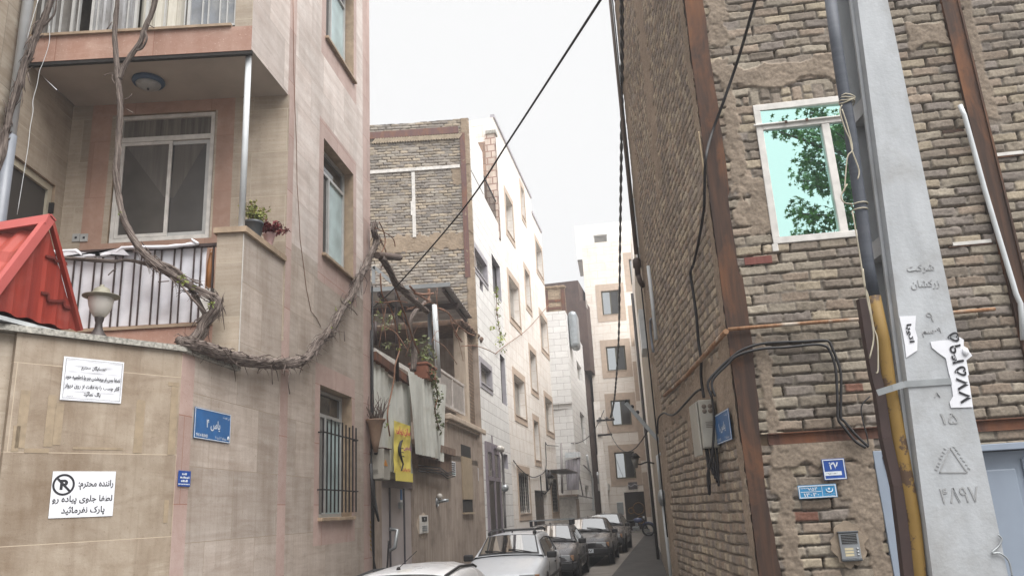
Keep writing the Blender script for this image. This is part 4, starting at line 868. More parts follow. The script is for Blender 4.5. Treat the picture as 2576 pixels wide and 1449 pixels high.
# funnel planter with dry twigs
s, z = FS.px(m3(46, 122), .2); pf = FS.sub(s, z, .22); pl = thing('planter', 'funnel shaped clay planter with dry twigs above the meter box', 'planter', pf); m = MB(); m.lathe([(.03, -.46), (.06, -.3), (.11, -.06), (.14, -.02), (.15, 0), (.12, 0), (.11, -.05)], 20); m.build('pot', m_plain('clay planter', C(150, 124, 104), .85, var=.4), pl)
m = MB(); rr = random.Random(4)
for i in range(26):
    a_ = rr.random()*6.28; l = .22+.25*rr.random(); d = Vector((math.cos(a_)*.25, math.sin(a_)*.25, 1)); p = Vector((.07*math.cos(a_), .07*math.sin(a_), -.04)); pts = [p]
    for j in range(4): d = d+Vector((rr.uniform(-.35, .35), rr.uniform(-.35, .35), 0)); p = p+d.normalized()*l/4; pts.append(p)
    m.tube(pts, [.009, .008, .006, .005, .003], 4)
m.build('dry_twigs', BARK, pl)

# --- brick block rising behind the terrace: its bare flank faces us
azBr = -90.0; FBr = Frame((S2[0]+.02, S2[1]-.10), azBr)
bh = thing('brick_flank_house', 'tall house behind the terrace with bare brick flank and white painted cross lines', 'house', Frame((FBr.P.x, FBr.P.y, 0), azBr))
zBt = FBr.px(*m1(800, 52))[1]; zBt2 = zBt
# ------------------------------------------------------------------ brick relief
def _h(xi, yi, seed):
    h = (xi.astype(np.int64)*374761393 + yi.astype(np.int64)*668265263 + seed*974634777) & 0xffffffff
    h = ((h ^ (h >> 13))*1274126177) & 0xffffffff; h = (h ^ (h >> 16)) & 0xffffff
    return h/float(0xffffff)
def vn(x, y, seed=0):
    xi, yi = np.floor(x), np.floor(y); fx, fy = x-xi, y-yi; fx = fx*fx*(3-2*fx); fy = fy*fy*(3-2*fy)
    return (_h(xi, yi, seed)*(1-fx)+_h(xi+1, yi, seed)*fx)*(1-fy)+(_h(xi, yi+1, seed)*(1-fx)+_h(xi+1, yi+1, seed)*fx)*fy
def fbm(x, y, seed=0, o=4):
    v = 0; a = .5; t = 0
    for k in range(o): v = v+a*vn(x*2**k, y*2**k, seed+k*17); t += a; a *= .5
    return v/t
def ss(a, b, x): t = np.clip((x-a)/(b-a), 0, 1); return t*t*(3-2*t)
CB = [np.array(C(*c)[:3])*np.array((.96, .97, 1.02)) for c in ((184, 172, 152), (172, 159, 140), (160, 147, 131), (192, 177, 152), (158, 147, 135), (176, 158, 138))]
CM = np.array(C(150, 141, 130)[:3]); CPL = np.array(C(160, 145, 129)[:3])
def brick_relief(name, fr, parent, s0, s1, z0, z1, ds, dz, holes=(), plaster=(), soldier=(), pitch=.0775, L=.205, seed=1, deep=.020, cols=CB, cm=CM, cpl=CPL, joint=.0085, rag=.007, gapp=.45, red=(), mat=None, topfn=None, smear=.42, tone=1.0, perp=.007, edge_dark=None):
    S_ = np.arange(s0, s1+ds/2, ds); Z_ = np.arange(z0, z1+dz/2, dz); s, z = np.meshgrid(S_, Z_)
    wz = z+(fbm(s*2.2, z*2.2, seed+3, 3)-.5)*.026; ws = s+(fbm(s*6, z*9, seed+5, 3)-.5)*.014
    def pattern(a, b, P, LL, sd):
        r = np.floor(b/P); off = _h(r, r*0, sd+11)*LL*.25+(r % 2)*LL*.5; x = a+off; c = np.floor(x/LL)
        fa = (x-c*LL); fb = b-r*P; j1 = _h(c, r, sd+21); j2 = _h(c, r, sd+31); j3 = _h(c, r, sd+41); j4 = _h(c+1, r, sd+51)
        nz = (fbm(a*38, b*38, sd+60, 3)-.5)*rag*1.5
        half = (joint*.5)*(1+.9*(j1-.5)); da = np.minimum(fa-perp*(.4+1.2*j2), LL-fa-perp*(.4+1.2*j4)); db = np.minimum(fb-half*1.3, P-fb-half*(.7+1.1*j3))
        rr = .007; d = np.where((da < rr) & (db < rr), rr-np.sqrt((rr-np.minimum(da, rr))**2+(rr-np.minimum(db, rr))**2), np.minimum(da, db))+nz
        return r, c, fa, fb, d, j1, j2, j3
    r, c, fa, fb, d, j1, j2, j3 = pattern(ws, wz, pitch, L, seed)
    for (a0, a1, b0, b1) in soldier:
        m_ = ss(-.012, .012, np.minimum(np.minimum(s-a0, a1-s), np.minimum(z-b0, b1-z))+(vn(s*30, z*30, seed)-.5)*.02) > .5
        r2, c2, fa2, fb2, d2, k1, k2, k3 = pattern(wz-b0+.004, ws, .083, (b1-b0)*1.02, seed+77)
        r = np.where(m_, r2+500, r); c = np.where(m_, 0, c); fb = np.where(m_, .04, fb); d = np.where(m_, np.minimum(d2, np.minimum(z-b0, b1-z)+.004), d); j1 = np.where(m_, k1, j1); j2 = np.where(m_, k2, j2); j3 = np.where(m_, k3, j3)
    prof = ss(-.0015, .0065, d); f1 = fbm(s*30, z*30, seed+90, 4)-.5; f2 = fbm(s*90, z*90, seed+95, 2)-.5; big = fbm(s*1.7, z*1.7, seed+99, 4)
    hb = .003+.007*(j1-.5)+(j2-.5)*.05*(fa-L/2)*.5+f1*.007+f2*.004-.004*ss(.55, .8, vn(s*14, z*14, seed+7))
    # mortar: smeared nearly flush in places, raked out and open under the bricks in others
    sm = fbm(s*4.5, z*13, seed+120, 3); mort = -deep*ss(.72, .40, sm)*.8-.0015+f1*.010+f2*.004
    gap = ((pitch-fb) < .009)*ss(.58-gapp*.5, .70-gapp*.5, fbm(s*3.3, z*6, seed+140, 3)); hole_ = ((fa < .012) | (fa > L-.008))*(_h(c+(fa > L/2), r, seed+150) < gapp*.45)
    mort = mort-.030*gap*(1-prof)-.035*hole_*(1-prof)
    h = mort*(1-prof)+hb*prof
    lo = ss(smear+.1, smear-.12, sm*.5+big*.5)          # mud smeared over whole bricks
    h = h*(1-.75*lo)+(.002+f1*.012)*.75*lo
    k = (np.floor(_h(c, r, seed+170)*len(cols))).astype(int) % len(cols); cb = np.array(cols)[k]*(.80+.34*_h(c, r, seed+180))[..., None]
    for rs, rz in red:
        rr_ = np.floor(np.interp(rz, Z_, wz[:, int((rs-s0)/ds)])/pitch); m_ = (r == rr_) & (np.abs(s-rs) < L*.55) & (c == c[int((rz-z0)/dz), int((rs-s0)/ds)]); cb[m_] = np.array(C(142, 104, 90)[:3])
    cmx = cm*(.72+.5*fbm(s*11, z*11, seed+190, 3))[..., None]
    pr = (prof*(1-.8*lo))[..., None]; col = cb*pr+cmx*(1-pr)
    wsum = np.zeros_like(s)
    for pz in plaster:
        a0, a1, b0, b1 = pz[:4]; th = pz[4] if len(pz) > 4 else .012; rg = pz[5] if len(pz) > 5 else .05
        dd = np.minimum(np.minimum(s-a0, a1-s), np.minimum(z-b0, b1-z))+(fbm(s*7, z*7, seed+200+int(b0*10), 4)-.5)*rg*2.4
        w_ = ss(-.008, .012, dd); h = h*(1-w_)+(th+f1*.012+(fbm(s*5, z*5, seed+210, 3)-.5)*.018+f2*.004)*w_
        pc = cpl*(.78+.42*fbm(s*6, z*6, seed+220, 4))[..., None]; col = col*(1-w_[..., None])+pc*w_[..., None]
    col = col*(.84+.30*big)[..., None]*tone
    keep = np.ones((len(Z_)-1, len(S_)-1), bool); sc_, zc_ = (S_[:-1]+S_[1:])/2, (Z_[:-1]+Z_[1:])/2
    for a0, a1, b0, b1 in holes: keep &= ~(((sc_ > a0) & (sc_ < a1))[None, :] & ((zc_ > b0) & (zc_ < b1))[:, None])
    if topfn is not None: keep &= zc_[:, None] < topfn(sc_)[None, :]
    n, mz = len(S_), len(Z_); idx = np.arange(n*mz).reshape(mz, n); a = idx[:-1, :-1][keep]; q = np.stack([a+1, a, a+n, a+n+1], 1).astype(np.int32)
    V = np.stack([s, h, z], -1).reshape(-1, 3).astype(np.float32); me = bpy.data.meshes.new(name)
    used = np.zeros(n*mz, bool); used[q.ravel()] = True; rem = np.cumsum(used)-1; q = rem[q].astype(np.int32); V = V[used]; colf = np.concatenate([col.reshape(-1, 3), np.ones((n*mz, 1))], 1)[used].astype(np.float32)
    me.vertices.add(len(V)); me.vertices.foreach_set('co', V.ravel()); me.loops.add(q.size); me.loops.foreach_set('vertex_index', q.ravel()); me.polygons.add(len(q))
    me.polygons.foreach_set('loop_start', np.arange(0, q.size, 4, dtype=np.int32)); me.polygons.foreach_set('use_smooth', np.ones(len(q), bool))
    at = me.attributes.new('tint', 'FLOAT_COLOR', 'POINT'); at.data.foreach_set('color', np.clip(colf, 0, 1).ravel()); me.materials.append(mat or BRICK); me.update(calc_edges=True); me.validate()
    o = bpy.data.objects.new(name, me); COL.objects.link(o); place(o, parent, fr); return o

# --- bare brick flank behind the terrace
xl = FBr.px(935, 500)[0]; zb0 = FBr.px(1000, 860)[1]
crd = lambda p: FBr.px(*p)
tops = [crd(m1(40, 105)), crd(m1(400, 85)), crd(m1(830, 50))]
zi = lambda x: np.interp(x, [tops[2][0], tops[1][0], tops[0][0], 9], [tops[2][1], tops[1][1], tops[0][1], tops[0][1]])
gz1, gz2 = crd(m1(400, 215))[1], crd(m1(400, 265))[1]; gb1 = crd(m1(400, 185))[1]; gb0 = crd(m1(400, 160))[1]
pgy = [np.array(C(*c)[:3]) for c in ((178, 170, 158), (166, 158, 148), (158, 150, 142), (188, 174, 154), (170, 158, 142), (150, 143, 136))]
pl_ = [(-.02, .22, 4, 14, .03, .03), (-.1, xl+.4, crd(m1(500, 1100))[1]-.25, crd(m1(500, 1100))[1]+.22, .012, .12), (0, .5, crd(m1(780, 470))[1]-.5, crd(m1(780, 470))[1]+.1, .015, .1)]
brick_relief('flank_wall', FBr, bh, -.02, 5.6, zb0-.2, float(tops[2][1])+.02, .020, .0125, plaster=pl_, pitch=.083, L=.23, seed=31, cols=pgy, cm=np.array(C(158, 146, 134)[:3]), cpl=np.array(C(164, 146, 126)[:3]), topfn=zi, deep=.03, tone=1.0, smear=.30)
mb = MB(); mb.box(0.0, 5.6, -9.5, -.06, -.3, float(tops[0][1])-.1, 0, skip=''); mb.build('core', RENDER_WALL, bh, FBr)
mb = MB(); ze = crd(m1(790, 150))[1]; mb.beam((.28, .03, ze), (5.6, .03, crd(m1(40, 215))[1]), .04, .20); x = crd(m1(795, 200))[0]; mb.box(x-.07, x+.07, -.02, .035, crd(m1(845, 1400))[1], ze-.1); mb.build('rusty_frame', m_rust('purple brown steel', C(104, 80, 78), C(118, 88, 78), C(128, 92, 70)), bh, FBr)
mb = MB(); a, b = crd(m1(45, 505)), crd(m1(775, 458)); mb.beam((b[0], .02, b[1]), (a[0]+.3, .02, a[1]-.02), .03, .09); a, b = crd(m1(378, 495)), crd(m1(384, 1060)); mb.box(a[0]-.045, a[0]+.045, 0, .03, b[1], a[1]-.05); a2 = crd(m1(365, 800)); mb.box(a2[0]-.02, a2[0]+.02, 0, .03, a2[1]-.25, a2[1]+.15); mb.build('white_line', WHITE_P, bh, FBr)
mb = MB(); a, b = crd(m1(40, 250)), crd(m1(785, 205))
for i in range(34):
    t = (i+.5)/34; x = a[0]+(b[0]-a[0])*t; z = a[1]+(b[1]-a[1])*t; mb.beam((x+.055, .02, z-.07), (x-.055, .02, z+.07), .05, .07, up=(0, 1, 0))
mb.build('slanted_brick_course', m_plain('slanted brick', C(176, 160, 138), .9, var=.4, scale=9, bump=.4), bh, FBr)

# --- white stone house
wh = thing('white_house', 'white stone clad house with grey window surrounds beside the low house', 'house', Frame((FWh.P.x, FWh.P.y, ground_z(FWh.P.y)), FWh.az))
W_ = [wpx(FWh, m1(860, 468), m1(862, 745), m1(975, 700)), wpx(FWh, m4(125, 238), m4(128, 425), m4(243, 470)), wpx(FWh, m4(176, 522), m4(180, 630), m4(208, 600)), wpx(FWh, m4(293, 302), m4(303, 650), m4(372, 500)), wpx(FWh, m5(78, 30), m5(80, 195), m5(172, 180)), wpx(FWh, m5(246, -40), m5(262, 375), m5(300, 300)), wpx(FWh, m5(277, 806), m5(280, 930), m5(313, 880))]
sWe = S(FWh, (1292, hz(1292))); zWt = zBt; sTer = S(FWh, m1(980, 640)); zTer = Zz(FWh, m1(985, 640))-.35
mb = MB(); holes_wall(mb, sWe, 0, -.2, zTer, W_[1:], .14, rm=1); holes_wall(mb, sTer, 0, zTer, zWt, [W_[0]], .14, rm=1); mb.box(sWe, 0, -4, -.3, -.2, zTer, 0, skip='+y'); mb.box(sTer, 0, -4, -.3, zTer, zWt, 0, skip='+y'); mb.poly([(sTer, 0, zTer), (sTer, -.3, zTer), (sTer, -.3, zWt), (sTer, 0, zWt)]); mb.poly([(0, 0, zWt), (sTer, 0, zWt), (sTer, -.3, zWt), (0, -.3, zWt)]); mb.poly([(0, 0, 0), (0, -.3, 0), (0, -.3, zWt), (0, 0, zWt)][::-1])
mb.build('front_wall', [WHITE_STONE, GREY_TRIM], wh, FWh)
for i, h in enumerate(W_): trimmed_window(wh, FWh, h, GREY_TRIM if i in (1, 4) else None, [GLASS_G, CURT_G] if i in (0, 1) else ([NET] if i == 4 else [GLASS_D]), fm=DARK_F if i in (3, 5, 6) else ALU, tw=.11)
mb = MB(); 
for i in range(16): s = sTer+(sWe-sTer)*i/15; mb.box(s-.008, s+.008, -.06, -.045, zTer, zTer+.8)
mb.box(sWe, sTer, -.07, -.035, zTer+.8, zTer+.84); mb.build('terrace_railing', BLACK, wh, FWh)
# street entrance of the white house
a, b = FWh.px(*m5(112, 700)), FWh.px(*m5(232, 900)); zc = FWh.px(*m5(112, 1010))[1]; e0, e1 = b[0], a[0]
MAUVE = m_plain('mauve grey steel', C(134, 124, 132), .5, var=.2)
mb = MB(); mb.box(e0, e1, .0, .05, a[1]-.25, a[1], 0); mb.box(e0, e1, .0, .05, zc-.05, zc+.05, 0)
for s in (e0, (e0+e1)/2-.12, e1-.12): mb.box(s, s+.12, .0, .06, 0, zc-.05, 0); mb.box(s, s+.12, 0, .06, zc+.05, a[1]-.25, 0)
dd_ = mb.build('entrance', MAUVE, wh, FWh)
for s0_, s1_ in ((e0+.12, (e0+e1)/2-.12), ((e0+e1)/2, e1-.12)):
    m = MB(); m.box(s0_, s1_, .003, .03, .1, zc-.05); m.build('door', DARK_F, dd_, FWh); m = MB(); m.box(s0_, s1_, .003, .02, zc+.05, a[1]-.25); m.build('pane', GLASS_G, dd_, FWh)
m = MB(); x = S(FWh, m5(160, 700)); zz_ = Zz(FWh, m5(160, 655)); m.box(x-.05, x+.05, .05, .07, zz_-.9, zz_); m.build('bracket', MAUVE, dd_, FWh)
sp2 = thing('spotlight_pair', 'pair of white spotlights above the white house entrance', 'lamp', FWh.sub(*FWh.px(*m5(190, 772))))
for dx in (-.12, .14): m = MB(); m.ball((dx, .2, 0), .09, 14); m.build('lamp_head', LAMP_GL, sp2)
m = MB(); m.box(-.2, .2, 0.04, .1, .02, .08); m.build('bracket', MAUVE, sp2)
def gas_line(fr, pts, r, mat, lab, off=.06, cat='pipe', name='gas_pipe', valve=True):
    P = [fr.px(*p, off) for p in pts]; o = thing(name, lab, cat, fr.sub(P[0][0], P[0][1], off)); m = MB(); L = [Vector((a-P[0][0], 0, z-P[0][1])) for a, z in P]; m.tube(L, r, 8); m.build('pipe', mat, o)
    if valve:
        m = MB(); k = L[len(L)//2]; m.ball((k.x, .03, k.z), r*3, 10); m.box(k.x-r*5, k.x+r*5, .02, .05, k.z-r, k.z+r); m.build('valve', STEEL, o)
    return o
gas_line(FWh, [m5(248, 775), m5(268, 830), m5(280, 1100), m5(285, 1270), m5(292, 1440)], .035, m_plain('grey gas pipe', C(120, 116, 116), .5), 'thin grey gas pipe with valve on white stone beside the entrance')
# hollow block party wall of the beige house above that terrace
FHb = Frame((W2[0]+.02, W2[1]-.03), -90+azB)
be = thing('beige_house', 'tall beige stone house with brown window surrounds and ornate grilles', 'house', Frame((FBe.P.x, FBe.P.y, ground_z(FBe.P.y)), FBe.az))
zH = FHb.px(*m1(1075, 178))[1]
mb = MB(); mb.box(0.0, 1.7, -.2, 0, zTer-.5, zH-.25, 0); mb.box(0.0, .34, -.2, .02, zTer-.5, zH, 1); mb.box(-.05, .3, -.3, .06, zH, zH+.12, 2); mb.build('party_wall', [HOLLOW, m_stone('red hollow block', C(226, 212, 198), C(212, 190, 176), C(150, 118, 106), .28, .24, strata=.7, stain=.4, jw=.02), COPING], be, FHb)
WB_ = [wpx(FBe, m4(452, 508), m4(460, 885), m4(545, 700)), wpx(FBe, m4(603, 445), m4(616, 775), m4(655, 700)), wpx(FBe, m4(704, 172), m4(716, 440), m4(768, 400)), wpx(FBe, m4(748, 870), m4(757, 1175), m4(818, 1100)), wpx(FBe, m4(648, 1205), m5(512, 250), m5(560, 200)),
       wpx(FBe, m5(362, 132), m5(372, 470), m5(462, 400)), wpx(FBe, m5(626, 322), m5(638, 600), m5(694, 500)), wpx(FBe, m5(530, 520), m5(545, 855), m5(585, 800)), wpx(FBe, m5(400, 962), m5(412, 1315), m5(500, 1200)), wpx(FBe, m5(678, 1010), m5(690, 1305), m5(738, 1200)),
       wpx(FBe, (1480*K, 566*K), (1484*K, 672*K), (1503*K, 660*K)), wpx(FBe, (1523*K, 513*K), (1527*K, 600*K), (1536*K, 600*K))]
DR = wpx(FBe, m5(546, 1115), m5(548, 1400), m5(652, 1250)); DR = (DR[0], DR[1], .18, DR[3])
sBe = S(FBe, (1408, hz(1408))); zBe, zBe2, sSt = 14.95, 14.25, -7.6; WB_[11] = (*WB_[11][:2], 13.2, 14.5)
# two more openings the upper floor repeats out of the bright glare
up2 = wpx(FBe, m1(1145, 640), m1(1150, 780), m1(1175, 760))
mb = MB(); zlow = min(zBe, zBe2); holes_wall(mb, sBe, 0, -.1, zBe, WB_+[DR], .22, mat=lambda s, z: None if (s < sSt and z > zBe2) else 0, xs=[sSt], zs=[zBe2], rm=1); mb.box(sBe, 0, -5, -.5, -.1, zlow, 0, skip='+y'); mb.box(sSt, 0, -5, -.5, zlow, zBe, 0, skip='+y')
for s, zt in ((0, zBe), (sBe, zBe2)): mb.poly([(s, 0, -.1), (s, -.5, -.1), (s, -.5, zt), (s, 0, zt)])
mb.poly([(sSt, 0, zBe2), (sSt, -.5, zBe2), (sSt, -.5, zBe), (sSt, 0, zBe)]); mb.poly([(0, 0, zBe), (sSt, 0, zBe), (sSt, -.5, zBe), (0, -.5, zBe)]); mb.poly([(sSt, 0, zBe2), (sBe, 0, zBe2), (sBe, -.5, zBe2), (sSt, -.5, zBe2)]); mb.box(sSt-.05, .0, -.1, .05, zBe, zBe+.12, 2); mb.box(sBe, sSt-.05, -.1, .05, zBe2, zBe2+.12, 2); mb.build('front_wall', [BEIGE_STONE, BEIGE_STONE, GREY_TRIM], be, FBe)
for i, h in enumerate(WB_):
    o = trimmed_window(be, FBe, h, BROWN_TRIM, [NET, CURT_G] if i in (0, 3, 5, 6) else ([GLASS_D] if i in (1, 4, 7) else [GLASS_D, FROST]), y=-.18, fm=WHITE_P, tw=.17)
    if 8 <= i < 10:
        a, b, c, d = h; g = MB()
        for j in range(6):
            x = a+.04+(b-a-.08)*j/5; g.box(x-.01, x+.01, -.05, -.03, c+.03, d-.03)
            for k in range(9): z = c+.15+(d-c-.3)*k/8; g.tube([(x+.06*math.cos(t), -.04, z+.07*math.sin(t)) for t in [q_*math.pi/4 for q_ in range(9)]], .010, 4, caps=False)
        g.build('ornate_grille', BLACK, o, FBe)
m = MB(); a, b, c, d = DR; m.box(a, b, -.2, -.16, c, d)
for j in range(4):
    for k in range(6): m.box(a+.1+(b-a-.2)*j/4+.03, a+.1+(b-a-.2)*(j+1)/4-.03, -.16, -.135, c+.2+(d-c-.4)*k/6+.03, c+.2+(d-c-.4)*(k+1)/6-.03, 1)
m.build('door', [DOOR_D, m_plain('carved brown panel', C(74, 60, 50), .5, var=.4, scale=9)], be, FBe)
m = MB(); a = FBe.px(*m5(640, 945)); b = FBe.px(*m5(752, 975)); m.box(b[0], a[0], 0, .8, a[1]-.05, a[1]); m.build('door_canopy', DARK_F, be, FBe)
def lantern(fr, p, lab, k=1.0, name='wall_lantern'):
    s, z = fr.px(*p); o = thing(name, lab, 'lantern', fr.sub(s, z)); m = MB(); m.tube([(0, 0, -.3*k), (0, .1*k, -.36*k), (0, .25*k, -.22*k), (0, .28*k, -.12*k)], .02*k, 6); m.box(-.05*k, .05*k, 0, .02, -.42*k, .15*k); m.build('bracket', BLACK, o)
    m = MB(); m.lathe([(.05*k, -.12*k), (.11*k, .08*k)], 6, (0, .28*k, 0)); m.build('glass', GLASS_G, o); m = MB(); m.lathe([(.14*k, .08*k), (.05*k, .18*k), (.01*k, .3*k)], 6, (0, .28*k, 0)); m.build('cap', BLACK, o); return o
lantern(FBe, m5(590, 1040), 'black wall lantern over the carved door of the beige house', 1.3)

# --- white stone house with the bay, beyond the beige one
P3 = at_depth(1458, hz(1458), 36.5); az3 = 9.4; F3 = Frame((P3.x, P3.y), az3+180); F3f = Frame((P3.x, P3.y), -90+4)
bay = thing('bay_house', 'white marble clad house with an overhanging bay beyond the beige house', 'house', Frame((P3.x, P3.y, ground_z(P3.y)), az3+180))
zb_t = F3f.px(*m4(900, 862))[1]; zb_b = F3f.px(*m5(800, 385))[1]; s3e = S(F3, (1497, hz(1497)))
W3 = [wpx(F3, m5(895, 12), m5(905, 160), m5(938, 120)), wpx(F3, m5(928, 452), m5(938, 700), m5(972, 640)), wpx(F3, m5(975, 295), m5(985, 480), m5(1010, 420)), wpx(F3, m5(968, 1075), m5(975, 1190), m5(1005, 1150)), wpx(F3, m7(165, 1150), m7(170, 1340), m7(190, 1300))]
mb = MB(); holes_wall(mb, s3e, 0, -.1, zb_t+.1, W3, .15); mb.box(s3e, 0, -3, -.3, -.1, zb_t+.1, 0, skip='+y'); 
for s in (0, s3e): mb.poly([(s, 0, -.1), (s, -.3, -.1), (s, -.3, zb_t+.1), (s, 0, zb_t+.1)])
mb.poly([(0, 0, zb_t+.1), (s3e, 0, zb_t+.1), (s3e, -.3, zb_t+.1), (0, -.3, zb_t+.1)])
mb.build('side_wall', WHITE_STONE, bay, F3)
for h in W3: trimmed_window(bay, F3, h, None, [CURT_G], fm=ALU)
wv_ = 2.2; zw1 = F3f.px(*m5(800, 425))[1]; zw0 = F3f.px(*m5(800, 740))[1]; xw = S(F3f, m5(838, 600))
mb = MB(); holes_wall(mb, .0, wv_, -.1, zb_t, [(xw, wv_, zw0, zw1)], .2); mb.box(-.02, wv_, .0, .12, zb_b, zb_t+.06, 0); mb.build('front_wall', WHITE_STONE, bay, F3f)
window(bay, F3f, xw+.01, wv_-.01, zw0+.01, zw1-.01, -.12, WHITE_P, [NET, NET], transom=.33)
hd = MB(); a, b = F3.px(*m4(1045, 905)), F3.px(*m4(1115, 1245)); hd.box(-2.2, -.9, .02, .45, zb_t-1.5, zb_t+.3); tag(hd.build('ventilation_box', m_plain('grey rounded tank', C(158, 164, 168), .4, .3), None, F3, bevel=.18), 'rounded grey metal ventilation box on the bay house upper wall', 'ventilation box')
# tin porch, white metal door, meter pipes
tp = thing('tin_porch', 'crumpled grey tin sheet porch hanging from the bay house front', 'porch', F3f.sub(.6, 3)); m = MB(); A0, A1, A2, A3 = [F3f.px(*p, .9) for p in (m5(800, 865), m5(930, 835), m5(915, 1110), m5(815, 1115))]; n = 22
FT = F3f
for i in range(n):
    for j in range(5):
        def P(i, j): t, v = i/n, j/5; x = (A0[0]*(1-t)+A1[0]*t)*(1-v)+(A3[0]*(1-t)+A2[0]*t)*v; z = (A0[1]*(1-t)+A1[1]*t)*(1-v)+(A3[1]*(1-t)+A2[1]*t)*v; return (x, .9+.03*math.sin(i*1.5)+.05*math.sin(j+i*.3), z)
        m.poly([P(i, j), P(i, j+1), P(i+1, j+1), P(i+1, j)], 0, True)
m.build('hanging_sheet', m_streak('grey tin', C(170, 166, 172), C(144, 140, 146), C(120, 112, 112), 8, 1, rough=.5), tp, FT, weld=True)
m = MB(); B0, B1 = F3f.px(*m5(835, 812), .9), F3f.px(*m5(930, 838), .9)
for i in range(12):
    t0, t1 = i/12, (i+1)/12; f0 = lambda t, y, dz: (A0[0]*(1-t)+A1[0]*t, y, max(A0[1], A1[1])+dz+.02*math.sin(t*37))
    m.poly([f0(t0, .95, 0), f0(t1, .95, 0), f0(t1, .2, .28), f0(t0, .2, .28)], 0)
m.build('lid_sheet', STEEL, tp, FT)
ck = thing('air_cooler', 'white air cooler box with a sloping duct at the end of the bay house', 'air cooler', F3.sub(*F3.px(*m5(1065, 1095)))); a, b = F3.px(*m5(1028, 1050)), F3.px(*m5(1108, 1128)); h_ = a[1]-b[1]
m = MB(); m.box(-.45, .45, .1, .75, -h_/2, h_/2); m.build('body', WHITE_P, ck, bevel=.03); m = MB(); m.box(-.3, .3, .75, .77, -h_*.4, h_*.3); m.build('grille', STEEL, ck); m = MB(); m.tube([(0, .3, h_/2), (.2, .15, h_*1.2), (.5, .1, h_*2.0)], .14, 10); m.build('duct', PVC_W, ck)
# brick house behind the bay, with dark steel frame
FBb = Frame((P3.x-.25, P3.y+1.2), -90+4); bb = thing('framed_brick_house', 'old brick house with dark steel frame rising behind the bay house', 'house', FBb); f = lambda p: FBb.px(*p)
t0, t1 = f(m4(832, 592)), f(m4(1090, 600)); zb = f(m4(900, 880))[1]-3
mb = MB(); sR_ = (F3.w(-1.25, 0)-FBb.P).dot(FBb.x)+.05; mb.box(sR_, t0[0]+1.5, -3, 0, zb, (t0[1]+t1[1])/2-.1); mb.build('brick_wall', m_stone('old yellow brick', C(190, 172, 146), C(160, 138, 112), C(126, 108, 92), .24, .09, strata=.7, stain=.5, jw=.012, panel_var=.9), bb, FBb)
m = MB()
for s in (sR_+.12, sR_+.95): m.box(s-.10, s+.10, 0, .05, zb+.05, t1[1]-.15)
for y in (745, 815): z = f(m4(900, y))[1]; m.box(sR_+.24, t0[0]+1.5, .0, .045, z-.06, z+.06)
m.build('steel_frame', RUST_D, bb, FBb)
m = MB(); rr = random.Random(8)
for i in range(24): x = sR_+.1+(t0[0]+.5-sR_)*i/24; m.ball((x, -.05, (t0[1]+t1[1])/2-.1), .12+.08*rr.random(), 8, 0, (1.2, .7, .6))
tag(m.build('crumbled_top', m_plain('crumbled brick top', C(140, 120, 98), .95, var=.5, scale=9), bb, FBb), kind='stuff')
# dark narrow house in the shadowed gap
P4 = F3.w(s3e-.02, 0); dk = thing('dark_house', 'narrow dark brown house in the shadowed gap before the alley end', 'house', Frame((P4.x, P4.y, ground_z(P4.y)), az3+180)); F4 = Frame((P4.x+.05, P4.y+.1), az3+180+3)
s4e = -7.0; zt4 = F4.px(*m7(200, 940))[1]
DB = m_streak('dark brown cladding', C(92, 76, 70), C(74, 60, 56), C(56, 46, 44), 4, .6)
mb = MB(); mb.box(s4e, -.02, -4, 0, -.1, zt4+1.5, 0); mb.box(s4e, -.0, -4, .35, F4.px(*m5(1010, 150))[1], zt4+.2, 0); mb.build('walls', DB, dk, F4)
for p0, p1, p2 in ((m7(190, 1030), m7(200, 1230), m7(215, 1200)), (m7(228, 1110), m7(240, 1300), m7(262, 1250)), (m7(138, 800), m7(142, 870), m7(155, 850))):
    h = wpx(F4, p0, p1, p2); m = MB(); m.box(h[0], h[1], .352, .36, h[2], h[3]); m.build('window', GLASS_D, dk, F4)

# --- the house that closes the alley
P5 = at_depth(1560, 1340, 47); F5 = Frame((P5.x, P5.y), -83); far = thing('end_house', 'pale striped stone apartment house closing the far end of the alley', 'house', Frame((P5.x, P5.y, ground_z(P5.y)), -83))
f = lambda p: F5.px(*p)
def rect(ps): q = [f(p) for p in ps]; return (min(q[1][0], q[2][0])*.5+max(q[1][0], q[2][0])*.5, (q[0][0]+q[3][0])/2, (q[2][1]+q[3][1])/2, (q[0][1]+q[1][1])/2)
W5 = [rect([m7(320, 732), m7(465, 722), m7(492, 922), m7(336, 942)]), rect([m7(360, 1208), m7(520, 1190), m7(545, 1400), m7(378, 1412)]), rect([m8(342, 180), m8(482, 172), m8(500, 352), m8(355, 365)]), rect([m8(370, 555), m8(512, 545), m8(530, 738), m8(382, 748)])]
wd = W5[1][1]-W5[1][0]; dx = S(F5, m7(595, 905))-W5[0][1]+0
for i, (p, q_) in enumerate(((m7(555, 462), m7(570, 680)), (m7(597, 910), m7(615, 1140)), (m7(640, 1385), m8(575, 130)), (m8(575, 360), m8(590, 560)), (m8(615, 750), m8(628, 965)))):
    a, b = f(p), f(q_); W5.append((a[0]-wd, a[0], b[1], a[1]))
DF = (S(F5, m8(600, 990)), S(F5, m8(452, 990)), ground_z(47)+.15, Zz(F5, m8(500, 840))); xL, xR = S(F5, (1510, 1200)), S(F5, m8(700, 700))-1.2; zF = f(m7(300, 620))[1]+2.3
mb = MB(); holes_wall(mb, xR, xL, -.1, zF, W5+[DF], .25, rm=1); mb.box(xR, xL, -8, -.6, -.1, zF, 0, skip='+y'); mb.poly([(xL, 0, zF), (xR, 0, zF), (xR, -.6, zF), (xL, -.6, zF)]); 
